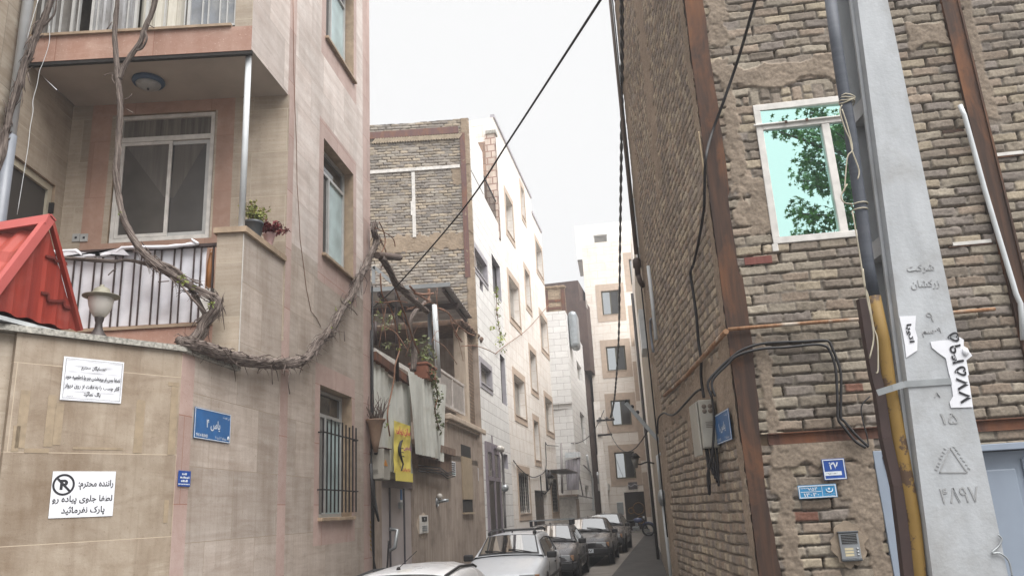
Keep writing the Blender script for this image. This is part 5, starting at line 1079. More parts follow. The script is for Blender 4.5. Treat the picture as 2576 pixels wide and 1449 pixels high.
for s in (xR, xL): mb.poly([(s, 0, 0), (s, -.6, 0), (s, -.6, zF), (s, 0, zF)])
mb.build('front_wall', [FAR_STONE, BROWN_TRIM], far, F5)
BRONZE = m_plain('olive bronze frame', C(92, 86, 70), .4, .2)
for i, h in enumerate(W5):
    o = trimmed_window(far, F5, h, BROWN_TRIM, [GLASS_D, MIRROR_D] if i != 3 else [GLASS_D, MIRROR_D], y=-.1, fm=BRONZE, tw=.32, fw=.07)
m = MB(); a, b, c, d = DF; m.box(a, b, -.2, -.14, c, d); rr = random.Random(5)
for j in range(5):
    for k in range(9): m.box(a+.12+(b-a-.24)*j/5+.04, a+.12+(b-a-.24)*(j+1)/5-.04, -.14, -.11, c+.1+(d-c-.2)*k/9+.05, c+.1+(d-c-.2)*(k+1)/9-.05, 1)
dd_ = m.build('door', [DOOR_D, m_plain('bronze door panel', C(72, 58, 48), .45, .2, var=.5, scale=12)], far, F5); m = MB()
for x, z, r_ in ((.35, .55, .32), (.72, .5, .16), (.3, .25, .2)): m.tube([(a+(b-a)*x+r_*math.cos(t), -.10, c+(d-c)*z+r_*math.sin(t)) for t in [q_*math.pi/8 for q_ in range(17)]], .03, 5)
m.build('door_ornament', GOLD, dd_, F5)
m = MB(); m.box(a-.1, b+.1, -.2, .3, 0, c); m.build('threshold', COPING, far, F5)
m = MB(); q_ = rect([m8(470, 770), m8(535, 768), m8(537, 820), m8(472, 823)]); m.box(q_[0], q_[1], 0, .04, q_[2], q_[3]); pq = m.build('name_plate', m_plain('dark slate plate', C(96, 90, 92), .4), far, F5); m = MB(); cx_, cz_ = (q_[0]+q_[1])/2, (q_[2]+q_[3])/2; m.tube([(cx_-.3, .045, cz_), (cx_-.1, .045, cz_+.08), (cx_+.1, .045, cz_-.05), (cx_+.3, .045, cz_+.06)], .03, 5); m.build('emblem', GREY_TRIM, pq, F5)
m = MB(); q_ = f(m8(414, 960)); m.box(q_[0]-.18, q_[0]+.18, 0, .06, q_[1]-.35, q_[1]+.35); tag(m.build('wall_intercom', STEEL, None, F5, bevel=.02), 'steel intercom panel left of the carved far door', 'intercom')
# rooftop storey above the end house
F6 = Frame((P5.x-2, P5.y+3.5), -83); f6 = lambda p: F6.px(*p); rt = [f6(m7(255, 258)), f6(m7(370, 250)), f6(m7(380, 380)), f6(m7(285, 380))]
ro = thing('rooftop_storey', 'white set back storey with a small barred window above the end house', 'house', F6); a, b, c, d = rt[1][0], rt[0][0], rt[2][1], rt[0][1]; zT = f6(m7(300, 200))[1]
mb = MB(); holes_wall(mb, a-2.4, b+1.2, zF, zT+.3, [(a, b, c, d)], .2); mb.box(a-2.4, b+1.2, -4, -.25, zF, zT+.3, 0, skip='+y'); mb.build('front_wall', m_plain('white render', C(236, 234, 230), .8, var=.08), ro, F6); o = window(ro, F6, a+.02, b-.02, c+.02, d-.02, -.1, ALU, [GLASS_G, GLASS_G], transom=.5)
m = MB()
for i in range(6): m.box(b-(b-a)*i/5-.02, b-(b-a)*i/5+.02, .05, .08, c-.2, c+(d-c)*.45)
m.box(a, b, .04, .09, c+.15, c+.2); m.build('bars', STEEL, o, F6)
# utility pole before the end house
u0 = at_depth(1503, 1330, 44.5); ua, ub = ray(*m8(305, 975)), ray(*m8(282, 190)); dU = 44.6; pA_, pB_ = CAMP+ua*(dU/ua.y), CAMP+ub*(dU/ub.y)
up_o = thing('utility_pole', 'square beige concrete utility pole left of the end house windows', 'pole', Matrix.Translation((pA_.x, pA_.y, ground_z(44.6)))); m = MB(); hp = pB_.z-ground_z(44.6); m.box(-.2, .2, -.2, .2, 0, hp*.6); m.box(-.16, .16, -.17, .17, hp*.6, hp); m.build('shaft', BEIGE_STONE, up_o); m = MB(); m.box(-.1, .9, -.26, -.18, hp-1.1, hp-1.0); m.box(-.1, .7, -.26, -.18, hp-1.9, hp-1.8); m.build('crossarm', BLACK, up_o); m = MB()
for x in (.1, .5, .8): m.ball((x, -.2, hp-.95), .09, 8)
m.build('insulators', GLASS_G, up_o)
# ------------------------------------------------------------------ brick house on the right
R1 = (1.59, 5.8); aR = 2.25; FR = Frame(R1, -83); FA = Frame(R1, aR)
rh = thing('brick_house', 'old rough brick house on the right corner with rusty steel frame and white window', 'house', Frame((*R1, ground_z(5.8)), -83))
q = lambda p, off=0.0: FR.px(p, off); qa = lambda p, off=0.0: FA.px(p, off)
sEnd = -3.3; zB0 = q(r5(900, 420))[1]; zB1 = q(r5(900, 505))[1]     # door lintel beam
WR = (q((2165, 400))[0], q(r3(945, 100))[0], q(r3(1050, 452))[1], q(r1(1150, 800))[1])
WR = (WR[1]-0.86, WR[1], WR[2], WR[3])
dL = q(r5(1690, 700))[0]; zD = q(r5(1700, 545))[1]
DRW = (sEnd, dL, -.3, zD)
beamR = (q(r2(1425, 0))[0], q(r2(1310, 0))[0])       # second rusty column, top right
bL = q(r5(760, 900)); bw = .19
holesR = [WR, DRW, (sEnd, 0.0, zB1, zB0)]
zsol = q(r1(1400, 640))[1]
pl = [(-.31, -.19, -1, zB1, .010, .07), (-.33, -.185, 5.45, 6.2, .012, .10), (-.30, -.185, 3.9, 5.4, .010, .07), (WR[0]-.1, -.19, WR[3]+.155, WR[3]+.36, .014, .06), (dL-.02, -.19, zB1-.16, zB1+.05, .020, .05), (-.28, -.185, 2.3, 3.1, .008, .06),
      (dL, dL+.17, 1.0, 2.05, .012, .08), (dL+.05, dL+.3, 1.82, 2.0, .010, .08), (beamR[0]-.10, beamR[0]-.02, 4.6, 8, .004, .03), (beamR[1]+.02, beamR[1]+.30, 5.28, 5.50, .016, .05), (WR[1]-.01, WR[1]+.14, WR[2]+.1, WR[2]+.55, .004, .10)]
brick_relief('front_wall', FR, rh, sEnd, -.005, .3, 8.6, .0075, .0075, holes=holesR, plaster=pl, soldier=[(WR[0]-.05, WR[1]+.02, WR[3]+.004, WR[3]+.132)], pitch=.0785, L=.208, seed=5, red=[(-.385, 1.765), (dL+.10, 2.62)], smear=.30, deep=.015, perp=.006, gapp=.55, tone=.88)  # lowered tone puts the near shade into the brick colour
aEnd = FA.px(1677, hz(1677))[0]
pa = [(-.02, .16, -1, 12, .006, .07), (-.1, 2.2, q(r3(650, 1100))[1]-.75, q(r3(650, 1100))[1]-.05, .004, .2), (.2, 5, 2.75, 2.95, .004, .12), (2.0, 2.5, 5.2, 8, .004, .2), (3.9, 5, -1, 9, .006, .25)]
brick_relief('alley_wall', FA, rh, .0, aEnd+.05, -.2, 11.5, .011, .0085, plaster=pa, pitch=.0785, L=.105, seed=9, deep=.020, joint=.012, smear=.30, gapp=.55, perp=.005, tone=1.12, cols=[c*np.array((1.0, .975, .96)) for c in CB], cm=CM*np.array((1.0, .975, .96)), cpl=CPL*np.array((1.0, .975, .96)))  # raised tone makes up in brick colour for weak light on this side
mb = MB(); A_ = [FR.w(0, 0, -.05), FR.w(sEnd, 0, -.05), FR.w(sEnd, 0, -6), FA.w(aEnd, 0, -6), FA.w(aEnd, 0, -.05), FA.w(.05, 0, -.05)]; 
o_ = Vector((*R1, 0)); P_ = [(p.x, p.y) for p in A_]
for i in range(6):
    j = (i+1) % 6
    if i == 0: continue
    mb.poly([(*P_[i], 0), (*P_[j], 0), (*P_[j], 11.4), (*P_[i], 11.4)])
mb.poly([(*p, 8.5) for p in P_])
mb.build('core', RENDER_WALL, rh, Matrix())
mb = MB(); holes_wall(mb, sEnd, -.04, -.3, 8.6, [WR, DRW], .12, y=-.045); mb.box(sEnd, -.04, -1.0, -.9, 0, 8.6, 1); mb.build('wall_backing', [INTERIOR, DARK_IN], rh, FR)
# rusty corner column with its rough edge, the second column, lintel beam
def ragged(mb, sl, sr, z0, z1, y0, y1, seed, amp=.022):      # a steel flange whose edges run in under the plaster
    zz = np.arange(z0, z1, .035); nl = (fbm(zz*3.1, zz*0+seed, seed, 4)-.5)*amp*.6; nr = (fbm(zz*2.6, zz*0+seed+9, seed+3, 4)-.5)*amp*2+np.where(vn(zz*1.3, zz*0+5, seed+7) > .72, amp*.8, 0)
    for i in range(len(zz)-1):
        a0, a1, b0, b1 = sl+nl[i], sl+nl[i+1], sr+nr[i], sr+nr[i+1]
        mb.poly([(a0, y1, zz[i]), (b0, y1, zz[i]), (b1, y1, zz[i+1]), (a1, y1, zz[i+1])][::-1] if a0 < b0 else [(a0, y1, zz[i]), (b0, y1, zz[i]), (b1, y1, zz[i+1]), (a1, y1, zz[i+1])])
        mb.poly([(a0, y0, zz[i]), (a0, y1, zz[i]), (a1, y1, zz[i+1]), (a1, y0, zz[i+1])]); mb.poly([(b0, y1, zz[i]), (b0, y0, zz[i]), (b1, y0, zz[i+1]), (b1, y1, zz[i+1])])
mb = MB(); ragged(mb, -.002, -.158, -.2, 11.5, -.02, .020, 4)
mb.build('corner_column', RUST, rh, FR)
mb = MB(); a0, a1 = q(r2(1310, 0)), q(r2(1480, 720)); s0_ = (a0[0]+a1[0])/2; mb.box(s0_-.115, s0_, -.02, .018, 2.3, 11.5, 0); mb.box(s0_-.125, s0_-.11, -.02, .030, 2.3, 11.5, 0); mb.box(s0_-.005, s0_+.01, -.02, .030, 2.3, 11.5, 0); mb.build('rusty_column', RUST, rh, FR)
mb = MB(); mb.box(sEnd, -.19, -.04, -.012, zB1+.008, zB0-.008, 0); mb.box(sEnd, -.19, -.04, .012, zB0-.008, zB0, 0); mb.box(sEnd, -.19, -.04, .012, zB1, zB1+.008, 0); mb.build('lintel_beam', RUST_D, rh, FR)
mb = MB(); a, b = q(r3(775, 560)), q(r3(990, 600)); mb.box(b[0], a[0], -.01, .012, b[1]+.004, a[1]); mb.build('steel_tie', m_rust('red brown tie', C(116, 72, 66), C(128, 84, 76), C(110, 62, 54)), rh, FR)
for p0, p1 in ((r8(870, 1215), r8(1295, 1195)), (r8(1330, 250), r8(1640, 275)),):
    m = MB(); a, b = q(p0), q(p1); h = .016; m.box(b[0], a[0]+.03, -.01, .010, (a[1]+b[1])/2-h-.006, (a[1]+b[1])/2-h+.004, 1); m.box(b[0]+.01, a[0], -.01, .012, (a[1]+b[1])/2-h+.006, (a[1]+b[1])/2+h, 0); m.build('whitewashed_tie', [WHITE_P, RUST], rh, FR)
m = MB(); a, b = q(r8(1110, 20)), q(r8(760, 45)); m = MB(); x0, x1 = q(r8(760, 15))[0], q(r8(990, 15))[0]; zz_ = q(r8(870, 20))[1]; m.box(x1, x0, -.01, .008, zz_-.012, zz_+.012); m.build('rusty_tie', RUST, rh, FR)
# white window with teal mirror panes
a, b, c, d = WR; tr = c+(d-c)*.835; fw = .052
m = MB(); sash(m, a, b, c, d, .012, fw, .06); m.box(a+fw, b-fw, -.048, .012, tr-.03, tr+.02); m.box(a+.01, b+.02, .012, .03, tr+.005, tr+.018); m.box(a+.30, a+.30+.06, -.045, .008, c+fw, tr-.03)
m.box(b-.03, b+.015, -.02, .014, c-.06, c); wr = m.build('window', WHITE_P, rh, FR, bevel=.004); wr['label'] = 'white steel window with teal mirror panes'
for s0_, s1_, z0_, z1_ in ((a+.36, b-fw, c+fw, tr-.03), (a+fw, a+.30, c+fw, tr-.03), (a+fw, b-fw, tr+.02, d-fw)):
    m = MB(); k_ = .05; mi = (s0_+s1_)/2; m.poly([(s1_, -.016+k_*(s1_-mi), z0_), (s0_, -.016+k_*(s0_-mi), z0_), (s0_, -.016+k_*(s0_-mi), z1_), (s1_, -.016+k_*(s1_-mi), z1_)]); m.build('pane', TEAL, wr, FR)
m = MB(); rr = random.Random(6)
for k in range(2): m.box(b-.24-.16*k, b-.22-.16*k, .03, .036, tr-.004, tr+.02)
m.build('rusty_clip', RUST, wr, FR)
# blue-grey street door
m = MB(); m.box(dL-.055, dL, -.10, .02, -.3, zD); m.box(sEnd, dL-.055, -.10, .02, zD-.045, zD); m.box(dL-.115, dL-.058, -.11, -.03, -.3, zD-.05); dr = m.build('door', DOOR_B, rh, FR, bevel=.004)
m = MB(); m.box(sEnd, dL-.12, -.12, -.08, -.3, zD-.05); m.build('leaf', DOOR_B, dr, FR)
m = MB(); x1 = q(r6(1560, 650))[0]; x2 = q(r6(1815, 640))[0]; zt = q(r6(1700, 650))[1]
for x in (x1+.15,): m.box(x2, x, -.08, -.06, -.3, zt-.02); 
m.build('door_panel', DOOR_B, dr, FR, bevel=.015)
m = MB(); m.box(sEnd, x2-.05, -.08, -.055, -.3, zD-.10); m.build('door_panel', DOOR_B, dr, FR, bevel=.015)
# things fixed to the front
def sign_on(name, fr, pts, mat, lab, cat, off=.034, rim=None): return plate(name, fr, pts, mat, lab, cat, off=off, rim=rim)
o, sf, w_, h_ = sign_on('house_number', FR, [r7(1148, 342), r7(1362, 332), r7(1382, 532), r7(1165, 540)], BLUE_N, 'blue enamel plaque reading 27 on the brick wall by the door', 'house number', rim=SIGN_W)
lettering(o, sf, 0, h_*.17, '۲۷', w_*.40, h_*.34, SIGN_W, off=.006, bold=.03); m = MB(); m.box(-w_*.30, w_*.45, .0045, .0055, -h_*.29, -h_*.10); m.build('paper_strip', SIGN_W, o); lettering(o, sf, w_*.12, -h_*.195, '۳۹۸۶۶۰۱۹۳', w_*.5, h_*.07, INK, off=.006, bold=.02)
o, sf, w_, h_ = sign_on('water_plate', FR, [r7(922, 594), r7(1283, 570), r7(1295, 700), r7(930, 718)], BLUE_L, 'wide light blue water company plate with numbers under the house number', 'plaque', rim=SIGN_W)
lettering(o, sf, w_*.21, h_*.22, '۳۳۷۵۴', w_*.44, h_*.28, SIGN_W, off=.006, bold=.02); lettering(o, sf, w_*.17, -h_*.22, '۱۴۰۴۰', w_*.40, h_*.26, SIGN_W, off=.006, bold=.02)
m = MB(); m.box(-w_*.10, w_*.44, .0045, .0055, -.002, .002); m.box(-w_*.125, -w_*.115, .0045, .0055, -h_*.42, h_*.42); m.build('rule', SIGN_W, o)
m = MB(); m.tube([(-w_*.31+.022*math.cos(t), .0055, h_*.12+.020*math.sin(t)) for t in [math.pi*(.9+1.2*i/10) for i in range(11)]], [.001+.0035*math.sin(math.pi*i/10) for i in range(11)], 5); m.ball((-w_*.30, .005, h_*.15), .008, 8, 0, (1, .2, 1)); m.build('emblem', SIGN_W, o)
lettering(o, sf, -w_*.31, -h_*.20, 'شرکت آب و فاضلاب', w_*.32, h_*.11, SIGN_W, off=.006); lettering(o, sf, -w_*.31, -h_*.36, 'منطقه ۲ تهران', w_*.24, h_*.10, SIGN_W, off=.006)
a, b, z0_, z1_ = rect_of(FR, [r7(1312, 1030), r7(1495, 1020), r7(1525, 1292), r7(1340, 1305)], .02); sf = FR.sub((a+b)/2, (z0_+z1_)/2, .026); w_, h_ = abs(a-b), z1_-z0_
ic = thing('door_intercom', 'aluminium door intercom with three buttons set in plaster by the blue grey door', 'intercom', sf)
m = MB(); m.box(-w_/2, w_/2, 0, .022, -h_*.44, h_*.45); m.build('panel', m_plain('brushed aluminium', C(168, 172, 176), .35, .6, var=.15), ic, bevel=.003); m = MB(); m.box(-w_*.53, w_*.53, -.002, .028, h_*.45, h_*.52); m.build('top_cap', POT_G, ic, bevel=.004); m = MB(); m.box(-w_*.53, w_*.53, -.002, .028, -h_*.52, -h_*.44); m.build('bottom_cap', POT_G, ic, bevel=.004)
m = MB(); m.box(-w_*.40, w_*.40, .022, .0228, h_*.06, h_*.42); m.build('speaker_slots', DARK_IN, ic); m = MB()
for i in range(7): z = h_*(.08+.055*i); m.box(-w_*.39, w_*.39, .0232, .0245, z-.0012, z+.0012)
m.build('speaker_bars', STEEL, ic)
for i in range(3):
    z = -h_*(.10+.105*i); m = MB(); m.box(-w_*.14, w_*.30, .022, .024, z-.007, z+.007); m.build('name_slip', m_plain('yellowed slip', C(206, 194, 160), .6, var=.1), ic); m = MB(); m.lathe([(.0075, .022), (.007, .028), (.002, .029)], 12, (-w_*.36, 0, z), axis='y'); m.build('button', STEEL, ic)
m = MB(); rr = random.Random(12); m.prism([((w_*.75+.04*rr.random())*math.cos(t), (h_*.70+.03*rr.random())*math.sin(t)+.01) for t in [i*2*math.pi/30 for i in range(30)]], -.012, .0); m.build('plaster_patch', m_plain('grey plaster patch', C(160, 144, 126), .9, var=.4, scale=20, bump=.8), ic)
# pipes
def tube_thing(name, lab, cat, P, r, mat, seg=8, group=None, clips=None):
    o = P[0]; m = MB(); m.tube([p-o for p in P], r, seg); t = m.build(name, mat, None, Matrix.Translation(o)); tag(t, lab, cat, group)
    return t
def smooth(P, n=6):
    P = [Vector(p) for p in P]; out = []
    for i in range(len(P)-1):
        p0, p1, p2, p3 = P[max(i-1, 0)], P[i], P[i+1], P[min(i+2, len(P)-1)]
        for k in range(n):
            t = k/n; out.append(.5*((2*p1)+(p2-p0)*t+(2*p0-5*p1+4*p2-p3)*t*t+(3*p1-p0-3*p2+p3)*t**3))
    return out+[P[-1]]
onR = lambda pts, off: [FR.w(*FR.px(p, off), off) for p in pts]
onA = lambda pts, off: [FA.w(*FA.px(p, off), off) for p in pts]
tube_thing('rusty_pipe', 'thin rusty water pipe crossing the brick front and the rusty column', 'pipe', onR([r3(655, 1100), r3(830, 1085), r3(1300, 1048), r3(1685, 1020), r4(1430, 970), r4(1720, 945)], .05), .014, RUST_PIPE)
P = onA([r3(640, 1115), r3(500, 1270), r3(350, 1440), r5(165, 145)], .05); 
tube_thing('rusty_pipe', 'thin rusty pipe slanting down along the alley side of the brick house', 'pipe', P, .02, RUST_PIPE)
tube_thing('grey_pipe', 'pale grey pipe sloping beside the second rusty column', 'pipe', onR([r2(1455, 800), r2(1490, 880), r4(1640, 30), r4(1720, 300), r4(1860, 760), r4(1880, 830), r4(1915, 905), r4(1935, 1180)], .05), .018, PVC_W, 10)
# cables
tube_thing('wall_cable', 'upper black cable bending over the brick front to the door lintel', 'cable', smooth(onR([r5(505, 150), r5(480, 50), r3(590, 1395), r3(660, 1330), r3(760, 1255), r3(900, 1210), r3(1050, 1197), r3(1200, 1192), r3(1350, 1183), r3(1415, 1190), r3(1440, 1230), r3(1480, 1330), r3(1510, 1440), r5(1440, 180), r5(1440, 300), r5(1465, 330), r5(1550, 430), r5(1640, 515)], .05)), .010, CABLE)
tube_thing('wall_cable', 'lower black cable bending over the brick front to the door lintel', 'cable', smooth(onR([r5(530, 150), r5(510, 40), r3(650, 1365), r3(730, 1295), r3(900, 1248), r3(1100, 1235), r3(1300, 1215), r3(1390, 1225), r3(1430, 1270), r3(1470, 1400), r5(1415, 180), r5(1420, 310), r5(1460, 370), r5(1540, 470), r5(1620, 520)], .06)), .010, CABLE)
tube_thing('thin_cable', 'thin black wire hanging beside the two bent cables', 'cable', smooth(onR([r5(1650, 150), r5(1590, 220), r5(1600, 330), r5(1630, 440), r5(1640, 515)], .05)), .005, CABLE)
tube_thing('hanging_cable', 'black cable swinging from above across the rusty corner column to the meter box', 'cable', smooth([at_depth(1902, -6, 4.6), FR.w(*FR.px(r1(1000, 420), .35), .35), FR.w(*FR.px(r1(880, 770), .16), .16), FR.w(*FR.px(r1(795, 1000), .06), .06)]+onA([r1(745, 1200), r1(735, 1440), r3(470, 200), r3(430, 440), r3(392, 610)], .04)), .012, CABLE)
tube_thing('hanging_cable', 'dark cable running down the alley side brick to the meter box', 'cable', smooth(onA([r3(385, 625), r3(370, 680), r3(395, 850), r3(415, 1000), r3(430, 1190), r3(450, 1330), r5(430, 20), r5(450, 160)], .04)), .013, CABLE)
tube_thing('thin_cable', 'thin cable looping off the alley wall beside the pipe', 'cable', smooth(onA([r5(430, 100), r5(380, 130), r5(250, 270), r5(200, 285), r5(160, 270), r5(120, 310), r5(115, 420)], .04)), .011, CABLE)
tube_thing('thin_cable', 'pale cord hanging on the alley brick near the corner column', 'cord', smooth(onA([r1(690, 1000), r1(705, 1120), r1(725, 1280), r1(728, 1400)], .03)), .006, m_plain('pale cord', C(168, 150, 124), .9))
# meter box and street sign on the alley side
a = FA.px(r5(420, 165), .02); a2 = FA.px(r5(545, 160), .26); b = FA.px(r5(460, 545), .26); 
e1 = FA.px(r5(545, 330), .012)[0]; zt_, zb_ = FA.px(r5(540, 160), .012)[1], FA.px(r5(550, 525), .012)[1]
sf = FA.sub(e1, zb_, .012); mx_ = thing('meter_box', 'grey vented electricity box under loops of cable on the alley side brick', 'meter box', sf); hh = zt_-zb_; ww = .28
m = MB(); m.box(0, ww, .0, .135, 0, hh); m.build('box', BOX_G, mx_, bevel=.006); m = MB(); m.box(-.008, 0, .01, .125, hh*.03, hh*.97); m.build('vent_panel', BOX_G, mx_)
m = MB()
for i in range(2):
    for j in range(2): m.lathe([(.019, -.008), (.018, -.010), (.001, -.0105)], 14, (0, .045+.048*i, hh*(.86-.10*j)), axis='x')
for i in range(4): m.box(-.0105, -.0082, .035, .095, hh*(.42+.035*i), hh*(.432+.035*i))
m.build('vents', m_plain('brown vent', C(112, 100, 90), .7), mx_)
m = MB(); m.box(.02, ww+.06, .14, .155, -.05, hh*.97); m.build('lid', BOX_G, mx_, bevel=.004)
m = MB()
for k in range(5): m.tube(smooth([(.04, .02+.022*k, 0), (.03, .03+.02*k, -.15-.02*k), (.0, .05+.02*k, -.24-.03*k), (-.03, .05+.02*k, -.20), (-.05, .04+.01*k, -.05), (-.05, .03, .25), (-.04, .03, .45)] if k > 3 else [(.05, .02+.025*k, 0), (.03, .03+.02*k, -.15), (0, .05+.01*k, -.30+.03*k)], 5), .010, 6)
m.build('cable_loop', CABLE, mx_)
o, sf, w_, h_ = plate('street_sign', FA, [r5(550, 300), r5(660, 222), r5(680, 450), r5(575, 512)], BLUE, 'blue street sign with white script on alley side brick beside the rusty column', 'street sign', off=.03, rim=SIGN_W)
lettering(o, sf, 0, 0, 'یاس ۱', w_*.42, h_*.34, SIGN_W, off=.006, bold=.02); lettering(o, sf, -w_*.32, h_*.34, 'بن بست', w_*.2, h_*.1, SIGN_W, off=.006); lettering(o, sf, w_*.30, -h_*.36, 'YAS 1 BLIND', w_*.3, h_*.09, SIGN_W, off=.006); lettering(o, sf, -w_*.24, -h_*.36, 'منطقه ۴', w_*.26, h_*.1, SIGN_W, off=.006)

# ------------------------------------------------------------------ concrete pole
DP = 4.05; def_ = None
FP = Frame((0, DP), -90)      # its front face plane: s runs to the left
fl = [FP.px(2150, 0), FP.px(2338, 1449)]; frr = [FP.px(2240, 0), FP.px(2545, 1449)]
def lin(P, z): (s0, z0), (s1, z1) = P; return s0+(s1-s0)*(z-z0)/(z1-z0)
zt_, zb_ = 7.6, -.15; sc_ = (lin(fl, zb_)+lin(frr, zb_))/2
pole = thing('concrete_pole', 'pale precast concrete power pole with embossed script and torn posters', 'pole', FP.sub(sc_, ground_z(DP)))
dep = .30; Lz = lambda z: lin(fl, z); Rz = lambda z: lin(frr, z)
m = MB(); P = lambda s, y, z: (s, y, z)
def prismz(mb, f0, f1, y0, y1, z0, z1, mat=0):
    for a, b in (((f0, y1), (f1, y1)), ((f1, y1), (f1, y0)), ((f1, y0), (f0, y0)), ((f0, y0), (f0, y1))):
        mb.poly([(a[0](z0), a[1], z0), (b[0](z0), b[1], z0), (b[0](z1), b[1], z1), (a[0](z1), a[1], z1)][::-1], mat)
    mb.poly([(f0(z1), y0, z1), (f1(z1), y0, z1), (f1(z1), y1, z1), (f0(z1), y1, z1)], mat); mb.poly([(f0(z0), y0, z0), (f1(z0), y0, z0), (f1(z0), y1, z0), (f0(z0), y1, z0)][::-1], mat)
ch = .016
prismz(m, lambda z: Lz(z)-ch, lambda z: Rz(z)+ch, -.055, 0, zb_, zt_); prismz(m, lambda z: Lz(z), lambda z: Rz(z), -.075, -.0551-.004, zb_, zt_)
m2_ = MB(); prismz(m2_, lambda z: Lz(z), lambda z: Lz(z)-.06, -.17, -.0752, zb_, zt_, 0); prismz(m2_, lambda z: Lz(z), lambda z: Rz(z), -dep, -.22, zb_, zt_, 0)
prismz(m2_, lambda z: Lz(z)-.075, lambda z: Rz(z)+.03, -.22, -.0752, zb_, zt_, 0)
for yy in (550, 985, 1320-0): pass
fr_ = m.build('front_flange', CONCRETE, pole, FP)
m3_ = MB(); 
prismz(m3_, lambda z: Lz(z), lambda z: Rz(z), -dep, -dep+.05, zb_, zt_); m3_.build('rear_flange', CONCRETE, pole, FP)
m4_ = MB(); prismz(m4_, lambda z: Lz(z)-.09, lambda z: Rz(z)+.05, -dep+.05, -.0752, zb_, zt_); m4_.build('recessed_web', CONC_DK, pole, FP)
FPl = FP
zr1, zr2, zr3 = FP.px(*r2(705, 850), -.05)[1], FP.px(*r4(890, 520), -.05)[1], FP.px(*r6(990, 130), -.05)[1]
for z in (zr1, zr2, zr3, FP.px(*r6(1150, 1180), -.05)[1], zr1+.95, zr1+1.9):
    m = MB(); prismz(m, lambda z: Lz(z), lambda z: Lz(z)-.09, -dep+.05, -.0752, z, z+.10); m.build('rib', CONCRETE, pole, FP)
# embossed writing
mid = lambda z: (Lz(z)+Rz(z))/2
def emb(p, text, w_, h_, rot=0): s, z = FP.px(p); return lettering(pole, FP, s, z, text, w_, h_, ENGR, off=.0012, rot=rot, depth=.0022)
emb(r4(1155, 640), 'شرکت', .145, .05); emb(r4(1190, 760), 'زرکشان', .15, .052); emb(r4(1225, 1005), '۹', .035, .05); emb(r4(1240, 1120), '۹۰سم', .10, .045); emb(r6(1220, 140), '۸', .03, .025); emb(r6(1310, 310), '۱۵', .085, .055); emb(r6(1385, 860), '۴۸۹۷', .19, .075)
m = MB(); a, b, c = [FP.px(p) for p in (r6(1240, 700), r6(1440, 700), r6(1315, 520))]
for p0, p1 in ((a, b), (b, c), (c, a)): m.beam((p0[0], .002, p0[1]), (p1[0], .002, p1[1]), .006, .002, up=(0, 1, 0))
rr = random.Random(3)
for p0, p1 in ((a, c), (c, b)):
    for i in range(7):
        t = (i+.3)/7; x = p0[0]+(p1[0]-p0[0])*t+(.018 if p0 is a else -.018); z = p0[1]+(p1[1]-p0[1])*t+.008; m.beam((x-.006, .002, z-.006*rr.random()), (x+.006, .002, z+.008*rr.random()), .004, .002, up=(0, 1, 0))
m.build('embossed_triangle', ENGR, pole, FP)
# torn posters
def scrap(pts, name, lab):
    P = [FP.px(p) for p in pts]; cs, cz = sum(p[0] for p in P)/len(P), sum(p[1] for p in P)/len(P); sf = FP.sub(cs, cz, .003); o = thing(name, lab, 'poster', sf); m = MB(); m.prism([(p[0]-cs, p[1]-cz) for p in P], 0, .0025); m.build('paper', PAPER, o); return o, sf
o, sf = scrap([r4(992, 1003), r4(1050, 1000), r4(1118, 998), r4(1112, 1100), r4(1130, 1165), r4(1128, 1260), r4(1090, 1285), r4(1045, 1315), r4(1035, 1220), r4(1015, 1110)], 'torn_poster', 'torn white strip poster with vertical script on the left of pole face')
lettering(o, sf, .0, .01, 'اتوبا', .10, .034, INK, off=.006, rot=-math.pi/2, bold=.03)
o, sf = scrap([r4(1228, 1195), r4(1300, 1185), r4(1390, 1180), r4(1450, 1160), r4(1480, 1180), r4(1480, 1225), r4(1515, 1260), r4(1545, 1300), r4(1500, 1335), r4(1520, 1445), r6(1440, 0), r6(1455, 70), r6(1478, 228), r6(1320, 233), r6(1310, 195), r6(1335, 150), r6(1322, 60), r6(1310, 0), r4(1370, 1440), r4(1345, 1320), r4(1290, 1280), r4(1240, 1240)], 'torn_poster', 'torn white poster with large vertical black phone number on the pole')
lettering(o, sf, -.017, -.01, '۷۷۵۴۹۵', .37, .062, INK, off=.006, rot=math.pi/2, bold=.012)
m = MB(); x = FP.px(r4(1490, 1270)); m.ball((x[0]-sf.P.dot(FP.x)+FP.P.dot(FP.x), .008, x[1]-sf.P.z), .018, 8, 0, (1, .4, 1.3)); m.build('curled_edge', PAPER, o)
# strap, cable duct, yellow guard pipe and brown angle beside the pole
def side(pts, y): return [FP.w(*FP.px(p, y), y) for p in pts]
tube_thing('wrapped_cable', 'thick grey wrapped cable climbing the left side of the concrete pole', 'cable', side([r2(470, -30), r2(520, 350), r2(575, 700), r2(625, 1000), r2(665, 1300), r4(720, 300), r4(755, 600), r4(800, 860)], -.06), .034, WRAP, 14)
gp = tube_thing('guard_pipe', 'chipped yellow guard pipe strapped to the concrete pole', 'pipe', side([r4(800, 852), r4(870, 1180), r4(905, 1440), r6(870, 50), r6(925, 350), r6(990, 700), r6(1050, 1050), r6(1090, 1449), r6(1110, 1600)], -.06), .036, YEL_PIPE, 16)
P = side([r4(725, 865), r4(770, 1150), r4(820, 1440), r6(810, 100), r6(860, 450), r6(940, 800), r6(985, 1150), r6(1020, 1449), r6(1035, 1600)], -.045); o = P[0]; m = MB(); 
for a, b in zip(P, P[1:]): m.beam(a-o, b-o, .05, .006, up=(0, 1, 0)); m.beam(a-o+Vector((-.022, .02, 0)), b-o+Vector((-.022, .02, 0)), .006, .04, up=(0, 1, 0))
